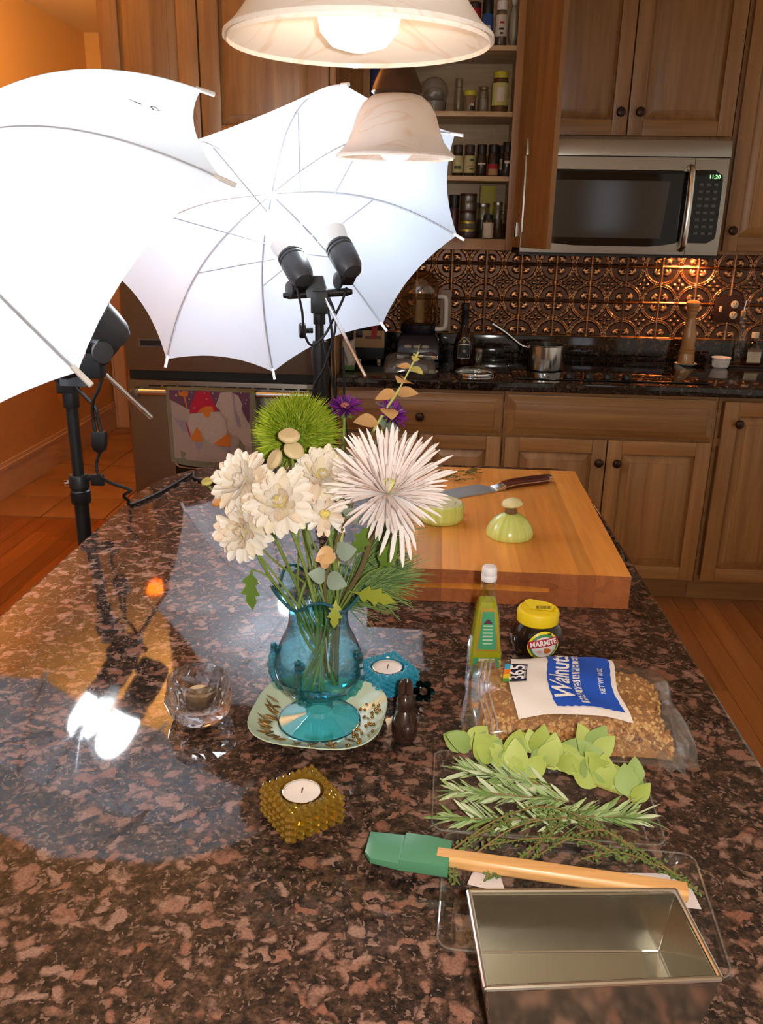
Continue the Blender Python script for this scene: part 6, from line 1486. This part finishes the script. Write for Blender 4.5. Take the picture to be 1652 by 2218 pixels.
tg = solid_glass('teal_glass_dark', (0.10, 0.30, 0.30), 0.02, 1.45, 0.3)
t = T('glass_flower_ring', 'small dark teal glass flower-shaped ring behind the figurine', 'glass trinket', (0.0000, 0.950, IZ+0.0005))
for q in range(6): P('petal', MB().ell((0.0095*cos(q*pi/3), 0.004*sin(q*pi/3)*0.6, 0.0135+0.0095*sin(q*pi/3)), (0.0050, 0.0035, 0.0050), 10, 7), tg, t)
P('ring', MB().tube([(0.0075*cos(q*pi/8), 0, 0.0135+0.0075*sin(q*pi/8)) for q in range(16)], 0.0018, 6, closed=True), tg, t)
# ------------------------------------------------------------------ vase
teal = thin_glass('teal_vase_glass', (0.64, 0.93, 0.96), 2.2, 0.01, haze=0.006, hazecol=(0.10, 0.55, 0.62), edge=(0.03, 0.30, 0.42))
teal_d = thin_glass('teal_vase_thick', (0.32, 0.78, 0.84), 2.0, 0.01, haze=0.09, hazecol=(0.05, 0.50, 0.60))
rimg = mat('teal_rim', (0.008, 0.075, 0.105), 0.05, coat=0.5)
VZ = IZ+0.0005+0.0046
t = T('flower_vase', 'footed turquoise glass vase with a ruffled rim, ribbed strips and water', 'vase', (VX, VY, VZ))
P('foot', MB().lathe([(0.0485, 0.0), (0.0490, 0.0012), (0.0475, 0.0030), (0.030, 0.0065), (0.016, 0.011), (0.0140, 0.016)], 48, (0, 0, 0), False, False), teal_d, t)
P('foot_rim', MB().tube([(0.0488*cos(2*pi*q/40), 0.0488*sin(2*pi*q/40), 0.0016) for q in range(40)], 0.0010, 6, closed=True), thin_glass('teal_edge', (0.10, 0.45, 0.55), 2.5), t)
for z in (0.016, 0.022, 0.028): P('stem_ring', MB().lathe([(0.0140, z), (0.0165, z+0.002), (0.0165, z+0.004), (0.0140, z+0.006)], 30, (0, 0, 0), False, False), teal_d, t)
vp = [(0.0, 0.0345), (0.014, 0.0350), (0.030, 0.0400), (0.0430, 0.0500), (0.0505, 0.0640), (0.0520, 0.0760), (0.0495, 0.0920), (0.0430, 0.1080), (0.0365, 0.1210), (0.0335, 0.1350), (0.0340, 0.1480), (0.0365, 0.158)]
P('bowl', MB().lathe(vp, 56, (0, 0, 0), False, False), teal, t, ang=90)
def ruf(an):   # ruffled lip: six waves, drooping to the front
    return 0.0505+0.0035*cos(5*an+0.6), 0.172+0.0085*sin(5*an+2.3)+0.003*cos(an-2.4)
def lip(u, v):
    an = 2*pi*u; r1, z1 = ruf(an)
    k = v**1.4
    return Vector(((0.0365+(r1-0.0365)*k)*cos(an), (0.0365+(r1-0.0365)*k)*sin(an), 0.158+(z1-0.158)*v))
P('lip', MB().grid(lip, 72, 8), teal, t, ang=90)
P('lip_edge', MB().tube([lip(q/72, 1.0) for q in range(72)], 0.0019, 8, closed=True), rimg, t, label='dark teal rolled edge')
wt = thin_glass('vase_water', (0.84, 0.95, 0.96), 1.0, 0.0, 1.33)
P('water', MB().lathe([(r*0.965, z) for r, z in vp if 0.034 < z < 0.09]+[(0.0478, 0.0900)], 40, (0, 0, 0), False, False), thin_glass('vase_water_body', (0.72, 0.94, 0.97), 0.6, 0.0, haze=0.018, hazecol=(0.12, 0.60, 0.68)), t)
P('water_surface', MB().lathe([(0.0, 0.0905), (0.0494, 0.0905)], 40, (0, 0, 0), False, False), wt, t)
for an in (radians(-108), radians(-20), radians(105), radians(190)):
    pts = []
    for k in range(22):
        s_ = k/21; z = 0.098-0.064*s_
        r = 0
        for (r0, z0), (r1, z1) in zip(vp, vp[1:]):
            if z0 <= z <= z1: r = r0+(r1-r0)*(z-z0)/(z1-z0)
        pts.append(Vector(((r+0.003)*cos(an), (r+0.003)*sin(an), z)))
    sp_ = P('ribbed_strip', MB().tube(pts, [0.0045+0.0010*sin(k*2.1) for k in range(22)], 8), thin_glass('strip_glass_%d' % round(an*10), (0.30, 0.74, 0.80), 2.6), t)
    for k in range(7):
        q_ = pts[0]+Vector((0.004*cos(k*2.1)*0.7, 0.004*cos(k*2.1)*0.2, 0.004*sin(k*1.7)))
        P('prunt', MB().ell(q_, 0.0040, 8, 6), teal_d, sp_)

# ------------------------------------------------------------------ flowers
rr = random.Random(5)
neck = Vector((VX, VY, 1.075)); mouth = Vector((VX, VY, 1.062))
stem_g = mat('flower_stem', (0.17, 0.24, 0.05), 0.6); stem_d = mat('woody_stem', (0.14, 0.10, 0.04), 0.7)
def stem_path(head, i, wob=0.006):
    a = i*2.4; r = 0.024
    mo = Vector((VX+r*cos(a), VY+r*sin(a), 1.060)); bo = Vector((VX-0.022*cos(a+0.4), VY-0.020*sin(a+0.4), 0.970))
    h = Vector(head)
    return bez([bo, mo, mo.lerp(h, 0.5)+Vector((rr.uniform(-wob, wob), rr.uniform(-wob, wob), 0)), h], 24)
def petal_mb(L_, W_, curl, tip=0.55, n=8, cup=0.35):
    mb = MB()
    def f(u, v):
        wd = W_*(0.42+0.58*sin(pi*min(1.0, u*0.62+0.10)))*(1 if u < 0.80 else max(0.05, sqrt(max(0, 1-((u-0.80)/0.205)**2))))
        y = (v-0.5)*wd
        return Vector((u*L_*(1-0.12*curl*u), y, curl*L_*u*u*0.45+cup*abs(y)*1.0))
    return mb.grid(f, n, 4)
def cream(nm, c, t_=0.35): return cloth(nm, c, t_, c, 0.02)
pw = [cream('petal_white', (0.92, 0.87, 0.80)), cream('petal_cream', (0.92, 0.84, 0.68)), cream('petal_blush', (0.90, 0.76, 0.62))]
pyel = cream('petal_yellow', (0.82, 0.70, 0.24))
mum_me = {}
for i, m_ in enumerate(pw):
    mum_me[('o', i)] = petal_mb(1, 0.30, 0.12, cup=0.5).mesh('petal', m_, ang=180); mum_me[('m', i)] = petal_mb(1, 0.32, 0.62, cup=0.5).mesh('petal', m_, ang=180); mum_me[('i', i)] = petal_mb(1, 0.36, 1.1, cup=0.6).mesh('petal', m_, ang=180)
heart = mat('mum_heart', (0.72, 0.60, 0.16), 0.7, bump=1, bs=400)
def frame_z(n):
    return Vector(n).normalized().to_track_quat('Z', 'Y').to_matrix().to_4x4()
def mum(label, c, nrm, rad, blush, seed, layers=None):
    r_ = random.Random(seed)
    t = T('chrysanthemum', label, 'flower', c, group='white chrysanthemums in the vase')
    F = frame_z(nrm)
    P('stem', MB().tube(stem_path(Vector(c)-Vector(nrm).normalized()*0.008, seed), 0.0020, 7), stem_g, t, w=True)
    P('heart', MB().ell((0, 0, rad*0.14), (rad*0.22, rad*0.22, rad*0.16), 14, 8).xf(F), heart, t)
    P('calyx', MB().lathe([(0.003, -rad*0.28), (rad*0.16, -rad*0.20), (rad*0.24, -rad*0.06)], 12).xf(F), stem_g, t)
    for n_, tilt, k, key in layers or ((16, -30, 0.92, 'o'), (19, -10, 1.0, 'o'), (18, 10, 1.0, 'o'), (16, 30, 0.90, 'm'), (13, 48, 0.74, 'm'), (9, 64, 0.52, 'i')):
        for q in range(n_):
            an = 2*pi*(q+r_.uniform(-0.25, 0.25))/n_+tilt
            L_ = rad*k*r_.uniform(0.88, 1.08)
            ci = r_.choices((0, 1, 2), ((6, 2, blush)))[0]
            M = F @ Matrix.Rotation(an, 4, 'Z') @ Matrix.Translation((rad*0.10, 0, 0)) @ Matrix.Rotation(radians(-tilt+r_.uniform(-9, 9)), 4, 'Y') @ Matrix.Rotation(r_.uniform(-0.3, 0.3), 4, 'X') @ Matrix.Diagonal((L_, L_, L_, 1))
            obj('petal', mum_me[(key, ci)], t, M)
    return t
mum('white chrysanthemum at the upper left of the bouquet', (-0.199, 0.862, 1.222), (-0.35, -0.75, 0.55), 0.033, 1, 1)
mum('white chrysanthemum in the centre front of the bouquet, petals fullest', (-0.157, 0.842, 1.207), (0.02, -0.80, 0.52), 0.034, 1, 2)
mum('white chrysanthemum high in the middle, right under the green ball', (-0.116, 0.872, 1.229), (0.10, -0.75, 0.65), 0.031, 1, 3)
mum('white chrysanthemum lowest on the left, hanging outwards', (-0.198, 0.846, 1.172), (-0.30, -0.90, 0.25), 0.031, 2, 4)
mum('small cream chrysanthemum with a yellow heart below the middle of the bouquet', (-0.111, 0.852, 1.192), (0.15, -0.90, 0.35), 0.025, 6, 5, ((12, -4, 1.0, 'o'), (10, 22, 0.85, 'm'), (7, 48, 0.55, 'i')))
# spider mum
t = T('spider_chrysanthemum', 'large white spider chrysanthemum with long thin petals on the right', 'flower', (-0.044, 0.850, 1.222))
F = frame_z((0.08, -0.50, 0.87))
P('stem', MB().tube(bez([(VX+0.020, VY, 0.968), (VX+0.024, VY+0.005, 1.060), (-0.074, 0.880, 1.12), (-0.060, 0.872, 1.17), (-0.046, 0.858, 1.214)], 26), 0.0030, 8), stem_d, t, w=True)
P('heart', MB().ell((0, 0, 0.006), (0.010, 0.010, 0.007), 14, 8).xf(F), mat('spider_heart', (0.60, 0.62, 0.26), 0.7, bump=1, bs=300), t)
sp_me = []
for i, m_ in enumerate((cream('spider_white', (0.92, 0.86, 0.85)), cream('spider_blush', (0.90, 0.78, 0.76)))):
    sp_me.append([petal_mb(1, 0.078, c_, cup=0.8, n=10).mesh('petal', m_, ang=180) for c_ in (0.05, 0.30, -0.35)])
r_ = random.Random(77)
for n_, tilt, L_, in ((36, -12, 0.052), (44, 8, 0.060), (42, 26, 0.064), (34, 44, 0.062), (22, 60, 0.050), (12, 76, 0.030)):
    for q in range(n_):
        an = 2*pi*(q+r_.uniform(-0.4, 0.4))/n_
        l_ = L_*r_.uniform(0.80, 1.12)
        M = F @ Matrix.Rotation(an, 4, 'Z') @ Matrix.Translation((0.006, 0, 0)) @ Matrix.Rotation(radians(-tilt+r_.uniform(-9, 9)), 4, 'Y') @ Matrix.Diagonal((l_, l_*0.9, l_, 1))
        obj('petal', sp_me[r_.random() < 0.25][r_.choice((0, 0, 1))], t, M)
for an, l_ in ((0.0, 0.066), (0.16, 0.060), (-0.22, 0.062), (0.32, 0.052), (-0.45, 0.058)):   # drooping ones
    d = Vector((0.10+an*0.8, -0.55, -0.80)).normalized()
    obj('petal', sp_me[0][2], t, orient(Vector((0.012, -0.006, -0.006)), d, (l_*1.05, l_, l_*0.6), 0, (0.2, -0.9, 0.3)))
# green ball dianthus
t = T('green_dianthus', 'fuzzy bright green ball dianthus at the back of the bouquet', 'flower', (-0.158, 0.965, 1.250))
P('stem', MB().tube(bez([(VX-0.006, VY+0.01, 0.970), (VX-0.004, VY+0.018, 1.06), (-0.15, 0.945, 1.15), (-0.157, 0.963, 1.225)], 20), 0.0024, 7), stem_g, t, w=True)
P('core', MB().ell((0, 0, 0), (0.033, 0.032, 0.030), 20, 12), mat('dianthus_core', (0.14, 0.24, 0.02), 0.9), t)
for key, c_ in (('bright', (0.44, 0.58, 0.035)), ('mid', (0.30, 0.46, 0.03)), ('pale', (0.60, 0.68, 0.10))):
    mb = MB()
    for q in range(1500):
        z = r_.uniform(-0.75, 1); an = r_.uniform(0, 2*pi); s_ = sqrt(1-z*z)
        d = Vector((s_*cos(an), s_*sin(an), z)); L_ = r_.uniform(0.040, 0.050)*(1.0-0.10*max(0, z))
        p0 = d*0.028; tq = Vector((r_.uniform(-1, 1), r_.uniform(-1, 1), r_.uniform(-0.2, 1)))*0.010
        p1 = d*(L_*0.85)+tq*0.6; p2 = d*L_+tq*1.1; sd_ = d.orthogonal().normalized()*0.00075; sd2 = d.cross(sd_).normalized()*0.00075
        k = len(mb.v)
        mb.v += [p0+sd_, p0-sd_*0.5+sd2*0.8, p0-sd_*0.5-sd2*0.8, p1+sd_*0.8, p1-sd_*0.4+sd2*0.6, p1-sd_*0.4-sd2*0.6, p2]
        mb.f += [(k, k+1, k+4, k+3), (k+1, k+2, k+5, k+4), (k+2, k, k+3, k+5), (k+3, k+4, k+6), (k+4, k+5, k+6), (k+5, k+3, k+6)]
    P('bristles', mb, cloth('dianthus_'+key, c_, 0.3, c_), t, kind='stuff', smooth=False)
# purple asters
ast_me = [petal_mb(1, 0.16, 0.15, cup=0.6, n=5).mesh('petal', cream('aster_%d' % i, c_, 0.25), ang=180) for i, c_ in enumerate(((0.13, 0.018, 0.20), (0.22, 0.025, 0.26), (0.08, 0.012, 0.14)))]
for lb_, c_, n_ in (('purple aster behind the green ball, the left one of two', (-0.104, 0.985, 1.278), (0.1, -0.35, 0.95)), ('purple aster behind the eucalyptus stem, the right one of two', (-0.050, 0.990, 1.272), (0.55, -0.4, 0.7))):
    t = T('purple_aster', lb_, 'flower', c_, group='purple asters at the back of the bouquet')
    F = frame_z(n_)
    P('stem', MB().tube(stem_path(Vector(c_)-Vector(n_).normalized()*0.006, 11+len(lb_)), 0.0018, 7), stem_g, t, w=True)
    P('calyx', MB().lathe([(0.003, -0.012), (0.009, -0.006), (0.010, 0.0)], 12).xf(F), stem_g, t)
    P('disc', MB().ell((0, 0, 0.004), (0.006, 0.006, 0.003), 12, 6).xf(F), mat('aster_disc', (0.40, 0.14, 0.10), 0.8) if 'left' in lb_ else bpy.data.materials['aster_disc'], t)
    for nn_, tilt, L_ in ((26, 4, 0.020), (24, 28, 0.018), (20, 50, 0.014), (12, 70, 0.009)):
        for q in range(nn_):
            M = F @ Matrix.Rotation(2*pi*(q+r_.uniform(-0.3, 0.3))/nn_, 4, 'Z') @ Matrix.Translation((0.003, 0, 0)) @ Matrix.Rotation(radians(-tilt+r_.uniform(-8, 8)), 4, 'Y') @ Matrix.Scale(L_*r_.uniform(0.85, 1.1), 4)
            obj('petal', ast_me[r_.choices((0, 1, 2), (4, 3, 2))[0]], t, M)
    for q in range(6):
        d = Vector((cos(q*1.05+0.4), sin(q*1.05+0.4)*0.8-0.3, -0.55)); obj('sepal', leaf_mb(1, 0.35, -0.1).mesh('sepal', mat('aster_sepal', (0.20, 0.28, 0.06), 0.7) if (q == 0 and 'left' in lb_) else bpy.data.materials['aster_sepal']), t, orient(F @ Vector((0, 0, -0.004)), d, 0.016))
# eucalyptus
t = T('eucalyptus_branch', 'tall eucalyptus stem with peach and grey-green paired leaves', 'foliage', (-0.088, 0.985, 1.07))
ep = bez([(VX+0.012, VY+0.02, 0.972), (VX+0.016, VY+0.026, 1.062), (-0.100, 0.955, 1.16), (-0.088, 0.975, 1.215), (-0.062, 0.983, 1.268), (-0.040, 0.985, 1.305), (-0.020, 0.987, 1.346)], 60)
P('stem', MB().tube(ep, [0.0020]*30+[0.0016]*20+[0.0010]*(len(ep)-50), 7), mat('euc_stem', (0.42, 0.46, 0.14), 0.6), t, w=True)
euc_c = [cream('euc_peach', (0.72, 0.44, 0.20), 0.3), cream('euc_grey', (0.30, 0.38, 0.30), 0.25), cream('euc_yellow', (0.58, 0.52, 0.16), 0.3)]
euc_me = [leaf_mb(1, 0.85, 0.10, fold=0.1).mesh('leaf', m_) for m_ in euc_c]
o = Vector((-0.088, 0.985, 1.07))
for k, (z, L_, c1, c2) in enumerate(((1.222, 0.034, 0, 1), (1.243, 0.030, 0, 1), (1.262, 0.030, 0, 1), (1.280, 0.026, 0, 1), (1.296, 0.026, 0, 0), (1.312, 0.022, 0, 0), (1.326, 0.017, 0, 2), (1.339, 0.012, 2, 2))):
    p = min(ep, key=lambda q: abs(q.z-z)); an = 0.5+k*1.45
    for s_, ci in ((1, c1), (-1, c2)):
        d = Vector((cos(an)*s_*0.8+0.15*s_, sin(an)*s_*0.8, 0.30*s_*(-1 if k % 2 else 1)*0.5-0.1))
        obj('leaf', euc_me[ci], t, orient(p-o, d, L_, 0, (0.3, -0.4, 0.9)))
obj('bud', euc_me[2], t, orient(ep[-1]-o, (0.2, 0, 1), 0.010))
# grey-green round leaves low in the bouquet
t = T('eucalyptus_sprig', 'short eucalyptus sprig with round grey-green leaves above the vase mouth', 'foliage', (-0.112, 0.862, 1.10))
o = Vector((-0.112, 0.862, 1.10)); ep2 = bez([(VX+0.008, VY-0.012, 0.985), (VX+0.014, VY-0.020, 1.062), (-0.112, 0.858, 1.11), (-0.098, 0.852, 1.16), (-0.082, 0.856, 1.205)], 24)
P('stem', MB().tube(ep2, 0.0016, 6), stem_d, t, w=True)
for p, d, L_, ci in (((-0.100, 0.853, 1.150), (0.9, -0.3, 0.25), 0.026, 1), ((-0.100, 0.853, 1.150), (-0.8, -0.4, -0.3), 0.024, 0), ((-0.088, 0.853, 1.188), (0.6, -0.5, 0.6), 0.024, 1), ((-0.110, 0.858, 1.118), (0.9, -0.4, -0.2), 0.026, 1), ((-0.110, 0.858, 1.118), (-0.9, -0.4, 0.3), 0.022, 1), ((-0.105, 0.855, 1.135), (-0.5, -0.6, 0.6), 0.022, 0)):
    obj('leaf', euc_me[ci], t, orient(Vector(p)-o, d, L_, 0.2, (0.1, -0.95, 0.3)))
# pine
pine_c = [mat('pine_%d' % i, c_, 0.5) for i, c_ in enumerate(((0.15, 0.24, 0.06), (0.24, 0.34, 0.11), (0.09, 0.17, 0.06)))]
for lb_, base_, tipv, n_, L_ in (('pine sprig fanning out low to the right of the vase mouth', (-0.100, 0.893, 1.064), (-0.052, 0.905, 1.100), 360, 0.058), ('pine sprig fanning up behind the spider flower', (-0.102, 0.900, 1.062), (-0.058, 0.915, 1.150), 480, 0.058), ('pine tuft inside the vase mouth', (-0.122, 0.892, 1.030), (-0.104, 0.896, 1.080), 170, 0.050)):
    o = Vector(base_); t = T('pine_sprig', lb_, 'foliage', o, group='pine sprigs in the bouquet')
    tv = Vector(tipv)
    P('twig', MB().tube(bez([(VX+0.012, VY+0.006, 0.972), o, tv], 12), 0.0022, 6), stem_d, t, w=True)
    ax = (tv-o).normalized()
    for ci in range(3):
        mb = MB()
        for q in range(n_//3):
            p = o.lerp(tv, r_.random())-o
            d = (ax*r_.uniform(0.5, 1.4)+Vector((r_.uniform(-0.25, 1.15), r_.uniform(-0.7, 0.7), r_.uniform(-0.75, 0.75)))).normalized()
            if 'inside' in lb_: d = Vector((r_.uniform(-0.35, 0.35), r_.uniform(-0.35, 0.35), 1)).normalized()
            e = p+d*L_*r_.uniform(0.75, 1.1)-Vector((0, 0, 0.006*r_.random()))
            mb.tube([p, p.lerp(e, 0.5)+Vector((0, 0, 0.002)), e], [0.0006, 0.0006, 0.0002], 4, caps=False)
        P('needles', mb, pine_c[ci], t, kind='stuff')
# serrated green leaves
def lobed(L_=1.0, W_=0.55):
    half = [(0, 0.03), (0.12, 0.06), (0.20, 0.20), (0.30, 0.30), (0.36, 0.16), (0.48, 0.24), (0.58, 0.34), (0.63, 0.16), (0.76, 0.20), (0.85, 0.12), (1.0, 0.0)]
    mb = MB(); vs = []
    for x, y in half: vs += [Vector((x*L_, y*W_*1.4, 0.05*sin(pi*x)+0.10*y)), Vector((x*L_, 0, 0.05*sin(pi*x))), Vector((x*L_, -y*W_*1.4, 0.05*sin(pi*x)+0.10*y))]
    fs = []
    for i in range(len(half)-1): fs += [(3*i, 3*i+1, 3*i+4, 3*i+3), (3*i+1, 3*i+2, 3*i+5, 3*i+4)]
    return mb.add(vs, fs)
gl_c = [cream('leaf_green', (0.14, 0.24, 0.04), 0.3), cream('leaf_lime', (0.34, 0.38, 0.05), 0.3)]
lob_me = [lobed().mesh('leaf', m_) for m_ in gl_c]
for lb_, p, d, L_, nr, ci in (('lobed leaf drooping at the left side below the mums', (-0.190, 0.846, 1.128), (0.02, -0.15, -1.0), 0.046, (-0.3, -0.9, 0.1), 0), ('yellow-tipped lobed leaf sticking out right over the pine', (-0.080, 0.868, 1.096), (0.95, -0.25, -0.10), 0.048, (0.1, -0.6, 0.8), 1),
                              ('lobed leaf under the spider flower', (-0.052, 0.860, 1.130), (0.45, -0.2, 0.85), 0.046, (-0.2, -0.95, 0.2), 0), ('lime lobed leaf folded over the vase lip', (-0.098, 0.842, 1.098), (-0.05, -0.2, -1.0), 0.032, (0.1, -0.95, 0.3), 1), ('lobed leaf right of the small cream flower', (-0.078, 0.850, 1.150), (0.4, -0.3, 0.9), 0.042, (-0.2, -0.95, 0.2), 0)):
    t = T('chrysanthemum_leaf', lb_, 'leaf', p, group='loose leaves in the bouquet')
    obj('blade', lob_me[ci], t, orient((0, 0, 0), d, L_, 0, nr))
    h = Vector(p); mo = Vector((VX+0.02*(1 if p[0] > VX else -1), VY-0.012, 1.058))
    P('leaf_stalk', MB().tube(bez([mo, mo.lerp(h, 0.6)+Vector((0, 0, 0.012)), h], 10), 0.0010, 5), stem_g, t, w=True)
# buds
bud_y = cream('bud_yellow', (0.66, 0.60, 0.20)); bud_o = cream('bud_cream', (0.80, 0.66, 0.40)); bud_r = mat('bud_orange', (0.60, 0.25, 0.05), 0.6)
for lb_, c_, n_, s_, m_ in (('tiny yellow cup-shaped bud on a long thin stem at the far left', (-0.241, 0.872, 1.217), (-0.1, -0.3, 1), 0.0065, bud_y), ('small cream and orange bud tucked beside the left mum', (-0.228, 0.866, 1.198), (-0.5, -0.3, 0.6), 0.0080, bud_r),
                            ('flat cream button bud standing highest in front of the green ball', (-0.151, 0.872, 1.270), (0.1, -0.35, 0.95), 0.0115, bud_o), ('cream button bud just below the highest one', (-0.146, 0.868, 1.256), (0.35, -0.5, 0.7), 0.0110, bud_o), ('pale cream button bud turned sideways, left of the upright pair', (-0.165, 0.866, 1.246), (-0.7, -0.4, 0.5), 0.0115, bud_o)):
    t = T('flower_bud', lb_, 'flower', c_, group='small buds in the bouquet')
    F = frame_z(n_)
    P('stem', MB().tube(stem_path(Vector(c_)-Vector(n_).normalized()*s_*0.5, len(lb_), 0.004), 0.0013, 6), stem_g, t, w=True)
    P('head', MB().lathe([(s_*0.25, -s_*0.55), (s_*0.7, -s_*0.30), (s_*1.0, 0.0), (s_*1.02, s_*0.20), (s_*0.80, s_*0.42), (s_*0.3, s_*0.46), (0, s_*0.44)], 18).xf(F), m_, t)
    P('calyx', MB().lathe([(s_*0.16, -s_*0.9), (s_*0.55, -s_*0.45), (s_*0.72, -s_*0.28)], 12).xf(F), stem_g, t)

# faint emitters need no direct light sampling
for n_ in ('clock_green', 'dusk_pane', 'hood_lamp', 'hall_bulb'):
    bpy.data.materials[n_].cycles.emission_sampling = 'NONE'
